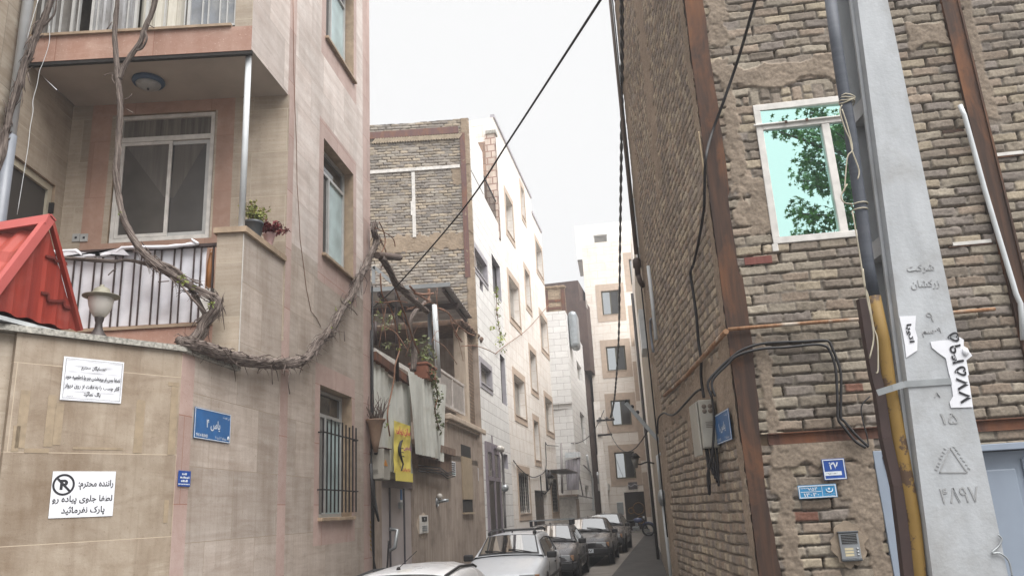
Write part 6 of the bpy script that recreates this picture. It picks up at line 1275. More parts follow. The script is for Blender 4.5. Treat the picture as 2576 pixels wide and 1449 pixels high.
tag(m.build('angle_iron', BROWN_BAR, None, Matrix.Translation(o)), 'brown painted angle iron along the yellow guard pipe', 'bar')
zs = FP.px(r6(1250, 45)); m = MB(); s0_ = FP.px(r6(790, 125), .02); pts = [(s0_[0], .02, s0_[1]), (FP.px(r6(900, 90), .03)[0], .03, FP.px(r6(900, 90), .03)[1]), (Lz(zs[1])+.005, .006, FP.px(r6(1030, 62))[1]), (FP.px(r6(1320, 42))[0], .006, FP.px(r6(1320, 42))[1])]
for a, b in zip(pts, pts[1:]): m.beam(a, b, .003, .032, up=(0, 0, 1))
tag(m.build('steel_strap', STEEL, None, FP), 'galvanised steel strap round the pole and guard pipe', 'strap')
m = MB(); rr = random.Random(9)
for k in range(4): s, z = FP.px(r2(600, 745+14*k), -.06); m.tube([(s+.042*math.cos(t), -.06+.042*math.sin(t), z+.01*math.sin(t*2+k)) for t in [i*math.pi/6 for i in range(13)]], .004, 5)
for k in range(2): s, z = FP.px(r4(695, 155+45*k), -.06); m.tube([(s+.042*math.cos(t), -.06+.042*math.sin(t), z) for t in [i*math.pi/6 for i in range(13)]], .004, 5)
o = side([r2(600, 745)], 0)[0]
for pts in ([r2(560, 800), r2(545, 850), r2(585, 980), r2(620, 1060), r2(640, 1150), r2(690, 1290), r2(680, 1360)], [r2(560, 830), r2(600, 950), r2(640, 1130), r2(600, 1200), r2(580, 1449)], [r4(640, 150), r4(580, 140), r4(555, 90), r4(600, 0)], [r4(640, 205), r4(700, 560), r4(730, 760), r4(760, 850), r4(800, 1080), r4(830, 1180), r4(835, 1400), r4(820, 1430)], [r4(720, 640), r4(745, 830), r4(790, 1050), r4(800, 1180), r4(770, 1320)]):
    m.tube(smooth([(*[FP.px(p, -.01)][0][:1], -.01, FP.px(p, -.01)[1]) for p in pts], 4), .004, 5)
tag(m.build('rope', m_plain('pale rope', C(188, 180, 160), .9, var=.3, scale=20), None, FP), 'pale frayed rope tied round the wrapped cable and hanging down', 'rope')
tube_thing('pole_wire', 'thin grey wire loop at the right foot of the pole', 'wire', smooth(side([r6(1665, 1150), r6(1690, 1180), r6(1670, 1230), r6(1620, 1280), r6(1680, 1285), r6(1740, 1340), r6(1765, 1449)], .01)), .004, STEEL)

# ------------------------------------------------------------------ next house on the right, seen edge-on, and its wall gear
R2 = (1.99, 10.3); azN = math.degrees(math.atan2(at_depth(1634, hz(1634), 46).x-R2[0], 46-R2[1])); FN = Frame(R2, azN)
nb = thing('rendered_house', 'long patchy rendered house seen edge on along the right of the alley', 'house', Frame((*R2, ground_z(10.5)), azN))
m = MB(); m.box(0, 17, -5, 0, -.2, 9.2, 0); m.box(17, 38, -5, -.05, -.2, 11.5, 1); m.build('walls', [STRIP_WALL, BEIGE_STONE], nb, FN)
for s_ in (0, 6): m = MB(); m.box(s_, s_+.5, 0, .05, -.2, 8, 0); m.build('pilaster', RENDER_PALE, nb, FN)
for a_ in ((4, 5.4, 6.6, 7.6), (9, 10.2, 5.6, 6.6)): m = MB(); m.box(a_[0], a_[1], 0, .12, a_[2], a_[3]); m.build('shutter_box', PVC_W, nb, FN)
def on_n(p, off): return FN.w(*FN.px(p, off), off)
def vpipe(name, lab, s, z0, z1, r, mat, off=.06, seg=10):
    return tube_thing(name, lab, 'pipe', [FN.w(s, z0, off), FN.w(s, z1, off)], r, mat, seg)
vpipe('rain_pipe', 'white rain pipe on the rendered house nearest the brick corner', .9, 0, 8.8, .05, PVC_W); vpipe('rain_pipe', 'grey rain pipe standing behind the white one on the rendered house', 3.2, 0, 8.8, .05, STEEL)
vpipe('rain_pipe', 'dark thin pipe reaching the ground by the far doorway', 16.5, .2, 9, .05, m_plain('dark pipe', C(72, 68, 68), .6), .12)
s, z = FA.px(m7(665, 480), .10); rp = thing('rain_hopper', 'dark brown drain socket at the edge of the brick alley wall', 'pipe', FA.sub(aEnd-.1, z, .08)); m = MB(); m.lathe([(.035, 0), (.04, .10), (.055, .12), (.055, .22), (.035, .24)], 14); m.tube([(0, 0, .02), (.0, -.02, -.08), (.02, -.06, -.16)], .035, 10); m.build('socket', m_plain('dark brown plastic', C(74, 60, 54), .5), rp); m = MB(); m.tube([(0, 0, .3), (0, 0, 6)], .022, 10); m.build('pipe', m_plain('brown pipe', C(104, 92, 84), .6), rp)
tube_thing('edge_cable', 'cable and cord running up the outer edge of the brick alley wall', 'cable', [FA.w(aEnd+.02, 1.5, .03), FA.w(aEnd+.0, 5, .04), FA.w(aEnd-.02, 11.3, .03)], .010, CABLE)
tube_thing('grey_pipe', 'thin pale grey pipe on brick near the far edge of the alley wall', 'pipe', onA([m7(722, 520), m7(760, 850), m7(790, 1145)], .05), .022, PVC_W)
tube_thing('grey_pipe', 'short pale bent pipe below the longer one on the alley brick', 'pipe', smooth(onA([m7(752, 970), m7(740, 985), m7(745, 1100), m7(765, 1250)], .05), 4), .016, PVC_G)
s, z = FN.px(m8(680, 460), .1); br = thing('cable_bracket', 'steel arm with insulators leaning out from the rendered house', 'bracket', FN.sub(5.0, z, 0)); m = MB(); m.beam((0, 0, -.1), (.0, .62, .75), .07, .07); m.build('arm', STEEL, br); m = MB()
for t in (.7, .85, 1.0): m.ball((.0, .62*t-.02, .75*t+.03), .04, 8)
m.build('insulators', CABLE, br)
s, z = FN.px(m8(640, 610), .1); la = thing('street_lantern', 'small black street lantern on a scroll arm on the rendered house', 'lantern', FN.sub(14, z, 0)); m = MB(); m.tube(smooth([(0, 0, 0), (0, .2, .05), (0, .45, 0), (0, .55, .15)], 4), .025, 6); m.build('arm', BLACK, la); m = MB(); m.lathe([(.06, -.2), (.14, .1)], 6, (0, .55, .1)); m.build('glass', GLASS_G, la); m = MB(); m.lathe([(.19, .2), (.05, .34)], 6, (0, .55, 0)); m.build('cap', BLACK, la)
s, z = FN.px(m8(685, 895), .1); gm = thing('gas_regulator', 'round grey gas regulator with pipes on the rendered house', 'gas meter', FN.sub(4.2, z, 0)); m = MB(); m.lathe([(.04, .05), (.13, .08), (.15, .13), (.13, .18), (.04, .21)], 18, axis='y'); m.build('regulator', STEEL, gm); m = MB(); m.tube([(0, .13, 0), (.45, .13, .02)], .03, 8); m.tube([(.42, .13, .02), (.42, .13, .75), (.42, .04, .8)], .03, 8); m.tube([(0, .13, -.1), (-.03, .12, -1.9)], .03, 8); m.build('pipework', PVC_W, gm)
# ------------------------------------------------------------------ grape vine
def vine_tube(strands, seed=1, seg=20, step=.022):
    V, Fc, A = [], [], []; rr = random.Random(seed)
    for si, (pts, rad) in enumerate(strands):
        P = smooth(pts, 8); R = np.interp(np.linspace(0, 1, len(P)), np.linspace(0, 1, len(rad)), rad)
        Q = [P[0]]; QR = [R[0]]; acc = 0          # resample evenly
        for a, b, ra, rb in zip(P, P[1:], R, R[1:]):
            l = (b-a).length; k = max(1, int(l/step))
            for i in range(1, k+1): Q.append(a.lerp(b, i/k)); QR.append(ra+(rb-ra)*i/k)
        n = len(Q); L = np.cumsum([0]+[(b-a).length for a, b in zip(Q, Q[1:])]); th = np.arange(seg)*2*math.pi/seg; tt, ll = np.meshgrid(th, L)
        tw = tt+ll*2.2+si; rad_ = 1+.16*(vn(np.cos(tw)*7+1, np.sin(tw)*7+ll*1.5, seed+15)-.5)*2+.30*(fbm(np.cos(tw)*1.6+7*si, np.sin(tw)*1.6+ll*1.1, seed, 3)-.5)*2+.22*(vn(np.cos(tw)*4+3, np.sin(tw)*4+ll*3.5, seed+5)-.5)*2+.30*(vn(ll*3.2, ll*0+si, seed+9)-.5)
        t0 = (Q[1]-Q[0]).normalized(); x = t0.cross(Vector((.3, .5, .8))).normalized(); base = len(V)
        for i, p in enumerate(Q):
            t = (Q[min(i+1, n-1)]-Q[max(i-1, 0)]).normalized(); x = (x-t*x.dot(t)).normalized(); y = t.cross(x)
            for k in range(seg):
                d = x*math.cos(th[k])+y*math.sin(th[k]); V.append(tuple(p+d*(QR[i]*float(rad_[i, k])))); A.append((math.cos(tw[i, k]), math.sin(tw[i, k]), float(L[i])*2.2))
        for i in range(n-1):
            for k in range(seg): a = base+i*seg+k; b = base+i*seg+(k+1) % seg; Fc.append((a, b, b+seg, a+seg))
        Fc.append(tuple(base+k for k in reversed(range(seg)))); Fc.append(tuple(base+(n-1)*seg+k for k in range(seg)))
    return V, Fc, A
def shreds(path, rad, count, seed, length=(.04, .16)):
    rr = random.Random(seed); m = MB(); P = smooth(path, 6)
    for i in range(count):
        k = rr.randrange(1, len(P)-1); t = (P[k+1]-P[k-1]).normalized(); r = rad*(.8+.4*rr.random()); d = t.orthogonal().normalized(); d.rotate(Matrix.Rotation(rr.random()*6.28, 3, t))
        l = rr.uniform(*length); a = P[k]+d*r*.9; sgn = 1 if rr.random() < .5 else -1
        b = a+t*(sgn*l*.6)+d*(l*.22*rr.random()); c = b+t*(sgn*l*.35)+d*(l*.35*rr.random())+Vector((0, 0, -l*.45*rr.random())); wd = rr.uniform(.003, .009)
        m.tube([a, b, c], [wd, wd*.7, wd*.2], 4)
    return m
def vine_obj(name, strands, parent, seed, frame=None):
    V, Fc, A = vine_tube(strands, seed); me = bpy.data.meshes.new(name); me.from_pydata(V, [], Fc); me.materials.append(BARK); me.polygons.foreach_set('use_smooth', [True]*len(Fc))
    at = me.attributes.new('bark', 'FLOAT_VECTOR', 'POINT'); at.data.foreach_set('vector', np.array(A, np.float32).ravel()); o = bpy.data.objects.new(name, me); COL.objects.link(o); place(o, parent, Matrix()); return o
onF = lambda pts, off=.16: [FF.w(*FF.px(p, off), off) for p in pts]
onL = lambda pts, offs: [FL.w(*FL.px(p, o), o) for p, o in zip(pts, offs if isinstance(offs, (list, tuple)) else [offs]*len(pts))]
main = onF([z1(895, -40), z1(880, 120), z1(872, 260), z1(882, 420), z1(892, 560), z1(905, 700), z1(912, 850), z1(900, 1000), z1(893, 1150), z1(880, 1300), z3(905, 120), z3(930, 250), z3(985, 370), z3(1060, 490), z3(1150, 580), z3(1260, 655), z3(1380, 735), z3(1490, 790), z3(1590, 840), z3(1650, 885), z3(1655, 935), z3(1600, 1000), z3(1545, 1060), z3(1525, 1120), z3(1480, 1180), z3(1415, 1225)], .18)
low = onL([z4(60, 1195), z4(150, 1215), z4(260, 1250), z4(400, 1290), z4(560, 1335), z4(700, 1355), z4(850, 1358), z4(970, 1350), z4(1050, 1300), z4(1110, 1220), z4(1180, 1140), z4(1240, 1060), z4(1300, 960), z4(1355, 880), z4(1395, 800), z4(1440, 690), z4(1490, 590), z4(1530, 510), z4(1560, 430), z4(1540, 345), z4(1550, 290)], [-.02, .02, .05, .09]+[.10]*17)
vine = thing('grape_vine', 'thick twisting grape vine climbing the balcony and slung along the corner house wall', 'vine', Matrix.Translation(low[0]))
second = onF([z3(1200, 590), z3(1290, 625), z3(1370, 680), z3(1450, 790), z3(1500, 890), z3(1545, 975), z3(1550, 1020)], .15)
vine_obj('trunk', [(main, [.020, .021, .025, .027, .029, .029, .032, .038, .050, .048, .058]), (second, [.022, .026, .024, .022, .022])], vine, 3)
vine_obj('trunk', [(low, [.05, .055, .054, .047, .041, .043, .040, .045, .044, .034])], vine, 5)
vine_obj('branch', [(onF([z1(1185, -40), z1(1165, 60), z1(1130, 150), z1(1090, 240), z1(1060, 330), z1(1000, 410), z1(940, 510), z1(905, 600)], .18), [.022, .024, .026, .030])], vine, 7)
vine_obj('branch', [(onF([z1(1100, 240), z1(1112, 300), z1(1075, 370), z1(1030, 385)], .22), [.010, .011, .009])], vine, 8)
vine_obj('branch', [(onF([z3(450, 555), z3(580, 565), z3(740, 577), z3(860, 585), z3(960, 575), z3(1060, 592), z3(1160, 620)], .10), [.014, .018, .016, .020])], vine, 9)
m = shreds(main[13:], .06, 120, 4); tag(m.build('loose_bark', BARK, vine, Matrix()), kind='stuff'); m = shreds(low, .055, 330, 5, (.05, .24)); tag(m.build('loose_bark', BARK, vine, Matrix()), kind='stuff')
m = MB(); m.tube(onF([z3(1370, 760), z3(1450, 860), z3(1560, 975)], .26), [.008, .012, .010], 6)
for pts in ([z1(860, 560), z1(820, 562), z1(785, 578)], [z1(855, 570), z1(850, 600), z1(872, 640)], [z1(945, 760), z1(985, 735), z1(998, 715)], [z1(960, 830), z1(1010, 860)], [z1(1120, 185), z1(1170, 215)], [z1(850, 170), z1(810, 225)], [z3(1200, 740), z3(1280, 735)], [z3(880, 640), z3(850, 660), z3(820, 690)]): m.tube(smooth(onF(pts, .2), 3), .006, 5)
for pts in ([z4(400, 1250), z4(460, 1330), z4(530, 1390)], [z4(1385, 740), z4(1400, 690), z4(1450, 680), z4(1490, 740), z4(1465, 830)], [z4(1300, 900), z4(1290, 870), z4(1305, 825)], [z4(1300, 900), z4(1380, 950), z4(1415, 990)], [z4(1030, 1310), z4(950, 1290)], [z4(760, 1370), z4(770, 1450)], [z4(870, 1370), z4(850, 1440)], [z4(1315, 1110), z4(1320, 1190)], [z6(530, 170), z6(515, 240), z6(525, 325)], [z6(415, 170), z6(418, 265)]): m.tube(smooth(onL(pts, .16), 3), [.007, .006, .005, .005, .004, .003, .003][:len(smooth(onL(pts, .16), 3))] if False else .006, 5)
tag(m.build('twigs', BARK, vine, Matrix()), kind='stuff')
def leaf_cluster(m, c, r, n, size, rr, squash=1.0, mat=0, star=False):
    for i in range(n):
        d = Vector((rr.gauss(0, 1), rr.gauss(0, 1), rr.gauss(0, 1)*squash)); d = d.normalized()*r*rr.random()**.4; p = c+d
        nrm = (d.normalized()*.6+Vector((rr.uniform(-1, 1), rr.uniform(-1, 1), rr.uniform(-.2, 1.2)))).normalized(); x = nrm.orthogonal().normalized(); x.rotate(Matrix.Rotation(rr.random()*6.28, 3, nrm)); y = nrm.cross(x); s = size*(.6+.7*rr.random())
        if star:
            q = []
            for k in range(10): a = k*math.pi/5; ro = s*(1 if k % 2 == 0 else .42); q.append(p+x*(ro*math.cos(a))+y*(ro*math.sin(a))+nrm*(.12*s if k % 2 else -.05*s))
            m.poly(q, mat)
        else:
            m.poly([p-x*s, p-x*.1*s+y*.45*s+nrm*.1*s, p+x*s, p-x*.1*s-y*.45*s+nrm*.1*s], mat)
rr = random.Random(11); m = MB()
for q_, r_ in ((z3(1375, 715), .05), (z3(1400, 740), .04), (z3(1470, 780), .03), (z3(1590, 920), .03), (z3(1620, 905), .02), (z3(905, 215), .02)): leaf_cluster(m, onF([q_], .26)[0], r_, 12 if r_ > .03 else 5, .018, rr)
for q_ in (z4(1350, 885), z4(1220, 1080), z4(1255, 945)): leaf_cluster(m, onL([q_], .2)[0], .03, 6, .02, rr)
m.build('budding_leaves', LEAF_Y, vine, Matrix())
left = onF([z1(405, -40), z1(350, 120), z1(300, 220), z1(258, 310), z1(225, 410), z1(182, 510), z1(158, 610), z1(120, 720), z1(80, 830), z1(60, 930), z1(38, 1020), z1(22, 1100), z1(0, 1190), z1(-40, 1290)], .3)
v2 = thing('grape_vine', 'second gnarled vine stem crossing the white downpipe at far left', 'vine', Matrix.Translation(left[-1])); vine_obj('trunk', [(left, [.026, .028, .027, .031, .034, .032, .036, .04, .04]), (onF([z1(430, -20), z1(415, 100), z1(365, 165), z1(330, 200)], .3), [.008, .010, .012])], v2, 13); m = shreds(left, .04, 90, 14); tag(m.build('loose_bark', BARK, v2, Matrix()), kind='stuff')
tube_thing('thin_wire', 'thin pale wire dangling in front of the balcony at far left', 'wire', smooth(onF([z1(290, 0), z1(240, 170), z1(205, 300)], .33)+[], 4), .003, PVC_W)
tube_thing('thin_wire', 'thin pale wire snaking down past the balcony slab to the wing door', 'wire', smooth(onF([z1(376, 200), z1(372, 330), z1(325, 480), z1(300, 540), z1(280, 650), z1(250, 760), z1(250, 850), z1(230, 960), z1(215, 1100), z1(195, 1230), z3(130, 230)], .2), 4), .0028, PVC_W)

# plants on the parapet
def potplant(name, lab, p, r, h, potm, leafm, spread, nl, size, seed, bandc=None, stemh=.2, off=-.12, taper=.8):
    s, z = FL.px(p, off); base = FL.w(s, zPar-.02, off); o = thing(name, lab, 'plant', Matrix.Translation(base)); m = MB(); m.lathe([(r*taper, 0), (r*taper*1.02, .01), (r, h*.85), (r*1.06, h*.86), (r*1.06, h), (r*.95, h), (r*.93, h*.9), (.01, h*.9)], 22); m.build('pot', potm, o)
    rr = random.Random(seed); m = MB(); st = MB()
    for i in range(nl):
        a = rr.random()*6.28; k = rr.random(); tip = Vector((math.cos(a)*spread[0]*k, math.sin(a)*spread[0]*k, h+stemh*(.4+.8*rr.random())*(1-.3*k)))+Vector(spread[1:] if len(spread) > 1 else (0, 0, 0))*k
        st.tube([(0, 0, h*.9), (tip.x*.4, tip.y*.4, h+(tip.z-h)*.6), tuple(tip)], .003, 4)
        for j in range(5): t = .45+.55*j/4; leaf_cluster(m, Vector((tip.x*t*.8+tip.x*.2*t, tip.y*t, h+(tip.z-h)*t)), .035, 3, size, rr)
    st.build('stems', TWIG, o); m.build('foliage', leafm, o); return o
potplant('potted_plant', 'yellow green plant in a dark ribbed pot on the parapet cap', z4(625, 300), .100, .19, POT_G, m_leaf('yellow green leaf', C(150, 150, 78), C(104, 116, 58)), (.17,), 30, .024, 21, stemh=.19, off=-.08)
potplant('potted_plant', 'dark red leaved plant in a pale pink wrapped pot on the parapet', z4(748, 365), .062, .17, POT_P, LEAF_R, (.22,), 30, .030, 22, stemh=.12, off=-.04, taper=.45)

# ------------------------------------------------------------------ branches and plants about the terrace
def onS(pts, off): return [FS.w(*FS.px(p, off), off) for p in pts]
tv = thing('terrace_vine', 'bare vine with tangled twigs growing up through the terrace awning', 'vine', Matrix.Translation(onS([m2(375, 880)], .05)[0]))
vine_obj('trunk', [(onS([m2(375, 885), m2(385, 760), m2(378, 650), m2(355, 550), m2(362, 450), m2(410, 370), m2(470, 315), m2(520, 290)], .1), [.05, .045, .04, .035, .03])], tv, 17)
vine_obj('branch', [(onS([z4(1600, 560), z4(1650, 640), m2(190, 60), m2(232, 150), m2(300, 210), m2(400, 300), m2(500, 390)], .32), [.05, .05, .055, .05, .045])], tv, 18)
tw = MB(); rr = random.Random(19)
for pts, r_ in (([m2(100, 60), m2(112, 230), m2(160, 310), m2(210, 420), m2(240, 560), m2(265, 690), m2(225, 840), m2(215, 960), m2(190, 1090), m2(165, 1200), m2(160, 1300), m2(180, 1440)], .012), ([m2(180, 60), m2(230, 200), m2(280, 330), m2(330, 470), m2(370, 600), m2(430, 740)], .014), ([m2(590, 355), m2(640, 370), m2(690, 420), m2(700, 480), m2(740, 560), m2(790, 640)], .014), ([m2(605, 365), m2(680, 400), m2(740, 480), m2(830, 560), m2(900, 590)], .016), ([m2(790, 680), m2(900, 675), m2(1000, 705), m2(1080, 745)], .012), ([m2(320, 370), m2(370, 350), m2(430, 355)], .012), ([m2(320, 345), m2(360, 365), m2(400, 330), m2(415, 270)], .010), ([m2(330, 310), m2(250, 295), m2(120, 310), m2(60, 300)], .010), ([m2(350, 170), m2(420, 240), m2(520, 300)], .02), ([m2(390, 230), m2(460, 240), m2(550, 232)], .022), ([m2(512, 195), m2(512, 260), m2(500, 300)], .03), ([m2(720, 520), m2(745, 600), m2(800, 640)], .010), ([m2(700, 480), m2(760, 500), m2(740, 590), m2(790, 620)], .009), ([m1(90, 930), m1(130, 1020), m1(140, 1110), m1(110, 1190)], .010), ([m1(60, 980), m1(200, 1060), m1(225, 1140)], .008), ([m1(100, 1080), m1(150, 1200), m1(105, 1320)], .009)): tw.tube(smooth(onS(pts, .3), 4), r_, 5)
for i in range(16):
    p = onS([m2(rr.uniform(60, 800), rr.uniform(180, 640))], .25)[0]; d = Vector((rr.uniform(-1, 1)*.3, rr.uniform(-1, 1)*.5, rr.uniform(-1, .3))).normalized(); tw.tube(smooth([p, p+d*.3+Vector((0, 0, .05)), p+d*.6+Vector((0, rr.uniform(-.1, .1), -.08))], 3), .006, 4)
tag(tw.build('twigs', TWIG, tv, Matrix()), kind='stuff'); m = MB()
for q_ in (m2(100, 290), m2(255, 405), m2(405, 640), m2(148, 1335), m2(260, 690), m2(475, 770)): leaf_cluster(m, onS([q_], .32)[0], .06, 8, .035, rr)
m.build('budding_leaves', LEAF_Y, tv, Matrix())
pb = FS.px(m2(485, 935), .12); pt = thing('planter', 'terracotta trough with a green bush and trailing ivy on the terrace edge', 'planter', FS.sub(pb[0], pb[1], .12)); m = MB(); m.box(-.36, .36, -.22, .12, -.10, .16); m.box(-.38, .38, -.24, .14, .16, .21); m.build('trough', TERRA, pt, bevel=.02); m = MB()
for i in range(28): leaf_cluster(m, Vector((rr.gauss(0, .22), rr.gauss(-.05, .12), .32+abs(rr.gauss(0, .2)))), .08, 6, .045, rr)
for i in range(16): leaf_cluster(m, Vector((rr.gauss(-.05, .22), rr.gauss(-.9, .2), 1.0+rr.gauss(0, .22))), .09, 5, .05, rr)
for i, q_ in enumerate((m2(520, 900), m2(540, 950), m2(560, 1000), m2(580, 1060), m2(590, 1110), m2(570, 1170), m2(568, 1230), m2(580, 1290), m2(598, 1350), m2(605, 1385))):
    a = FS.px(q_, .25); leaf_cluster(m, Vector((a[0]-pb[0], .13, a[1]-pb[1])), .13 if i < 5 else .09, 22 if i < 5 else 13, .045, rr)
m.build('foliage', m_leaf('grey green leaf', C(112, 116, 74), C(74, 84, 50)), pt); m = MB(); m.tube(smooth([(FS.px(q_, .25)[0]-pb[0], .12, FS.px(q_, .25)[1]-pb[1]) for q_ in (m2(500, 890), m2(560, 990), m2(590, 1100), m2(568, 1220), m2(605, 1385))], 4), .012, 5); m.build('trailing_stem', TWIG, pt)
iv = thing('climbing_ivy', 'thin ivy trailing down the white stone house under its slit window', 'ivy', FWh.sub(*FWh.px(m4(320, 700)), .03)); o = FWh.px(m4(320, 700)); m = MB(); Q = [m4(312, 640), m4(316, 700), m4(322, 770), m4(318, 830), m4(328, 900), m4(338, 960), m4(345, 1030), m4(362, 1075), m4(328, 1135), m4(265, 995), m4(380, 1225)]
for i, q_ in enumerate(Q): a = FWh.px(q_); leaf_cluster(m, Vector((a[0]-o[0], .06, a[1]-o[1])), .16 if i in (1, 7, 8) else .10, 14 if i in (0, 1, 7, 8) else 6, .06, rr)
m.build('foliage', LEAF_Y, iv); m = MB(); m.tube(smooth([(FWh.px(q_)[0]-o[0], .03, FWh.px(q_)[1]-o[1]) for q_ in Q[:8]], 3), .012, 4); m.build('stem', TWIG, iv)
tag((lambda mm: (mm.tube([FS.w(*FS.px(m1(70, 1212), .3), .3), FS.w(*FS.px(m1(262, 1232), .3), .3)], .055, 10), mm.build('wooden_rod', WOOD_P, None, Matrix()))[1])(MB()), 'dark wooden rod jutting from the corner house edge into the vine', 'rod')
m = MB(); A0 = [FBr.px(m1(x, y), 3.2) for x, y in ((42, 1449), (42, 1310), (195, 1440))]; 
for a, b in ((0, 1), (1, 2)): m.beam((A0[a][0], 3.2, A0[a][1]), (A0[b][0], 3.2, A0[b][1]), .07, .07)
tag(m.build('triangular_brace', STEEL, None, FBr), 'pale blue steel triangular brace above the metal awning', 'brace')
# pipes and cables on the far edge of the corner house
tube_thing('conduit', 'dark conduit running down the far edge of the corner house', 'pipe', [FL.w(sE3+.05, z, .04) for z in (.9, 5.3)], .014, CABLE)
tube_thing('conduit', 'second thin conduit looping under the meter box at the corner house edge', 'pipe', smooth([FL.w(sE3+.13, 4.6, .04), FL.w(sE3+.13, 2.0, .04), FL.w(sE3+.10, 1.35, .06), FL.w(sE3-.05, 1.15, .1), FL.w(sE3-.3, 1.2, .12), FL.w(sE3-.35, 1.6, .14)], 5), .012, CABLE)

# ------------------------------------------------------------------ wires across the sky and the alley
tube_thing('overhead_cable', 'single dark cable crossing the sky from upper right to the corner house', 'cable', smooth([at_depth(1524, -20, 4.6), at_depth(1290, 340, 7.3), at_depth(1170, 520, 9.0), at_depth(1005, 712, 11.0), at_depth(940, 772, 11.9)], 8), .010, CABLE, 8)
ctr = smooth([at_depth(1564, -30, 6.5), at_depth(1564, 300, 12), at_depth(1560, 600, 20), at_depth(1556, 860, 30), at_depth(1546, 1000, 38), at_depth(1536, 1050, 43)], 40)
for k in range(1):
    m = MB(); o = ctr[0]
    for ph in (0, math.pi):
        m.tube([p-o+Vector((math.cos(i*.9+ph), math.sin(i*.9+ph)*.3, math.sin(i*.9+ph)*.4))*(.014+.012*i/len(ctr)) for i, p in enumerate(ctr)], [.013+.020*i/len(ctr) for i in range(len(ctr))], 7)
    tag(m.build('twisted_cable', CABLE, None, Matrix.Translation(o)), 'twisted pair cable hanging almost upright down the alley to the far pole', 'cable')
def sag(a, b, s, n=12): return [a.lerp(b, i/n)+Vector((0, 0, -s*4*(i/n)*(1-i/n))) for i in range(n+1)]
tube_thing('service_wire', 'thin wire sagging from the bay house to the far pole', 'wire', sag(at_depth(*m5(850, 720), 36), at_depth(*m8(295, 250), 44.4), .5), .02, CABLE, 5)
tube_thing('service_wire', 'thin wire sagging from the far pole toward the rendered house', 'wire', sag(at_depth(*m8(300, 300), 44.4), at_depth(*m8(610, 400), 20), 1.1), .016, CABLE, 5)
tube_thing('service_wire', 'thin wire draped along the beige house ground floor', 'wire', smooth([FBe.w(*FBe.px(p, .05), .05) for p in (m5(360, 865), m5(420, 940), m5(500, 1000), m5(560, 1000), m5(635, 935), m5(632, 720), m5(650, 735), m5(745, 742))], 5), .016, CABLE, 5)
tube_thing('service_wire', 'very thin wire slanting over the beige facade to its upper windows', 'wire', smooth([FWh.w(*FWh.px(m2(1080, 740), .1), .1), FBe.w(*FBe.px(m4(430, 1160), .1), .1), FBe.w(*FBe.px(m4(640, 1000), .1), .1), FBe.w(*FBe.px(m4(840, 770), .1), .1)], 6), .012, TWIG, 5)
gas_line(FBe, [m5(640, 940), m5(645, 1030), m5(650, 1120)], .05, CABLE, 'dark pipe beside the lantern on the beige house', valve=False)
gas_line(FBe, [m5(765, 720), m5(768, 900), m5(775, 1140)], .05, m_plain('grey conduit', C(140, 134, 132), .6), 'grey conduit at the far end of the beige house', valve=False)
gas_line(F3, [m5(985, 820), m5(1000, 930), m5(1030, 1020), m5(1040, 1290)], .05, PVC_W, 'white pipe on the bay house side wall', valve=False)
m = MB()
for p0, p1 in ((m5(958, 905), m5(1015, 965)), (m5(915, 975), m5(950, 1160)), (m5(905, 1160), m5(1030, 1185))):
    a, b = F3.px(p0, .1), F3.px(p1, .1); m.beam((a[0], .1, a[1]), (b[0], .1, b[1]), .05, .05)
tag(m.build('pipe_frame', m_plain('grey pipework', C(116, 110, 110), .5), None, F3), 'angled grey pipework on the bay house ground floor', 'pipe')
fd = F3f.px(m5(845, 1250)); m = MB(); m.box(.15, .95, .0, .1, -.1, 2.4, 0); m.box(.0, .14, 0, .12, -.1, 2.3, 1); m.box(.0, 1.1, .0, .4, 2.4, 2.5, 1); m.build('door', [WHITE_P, RENDER_WALL], bay, F3f)
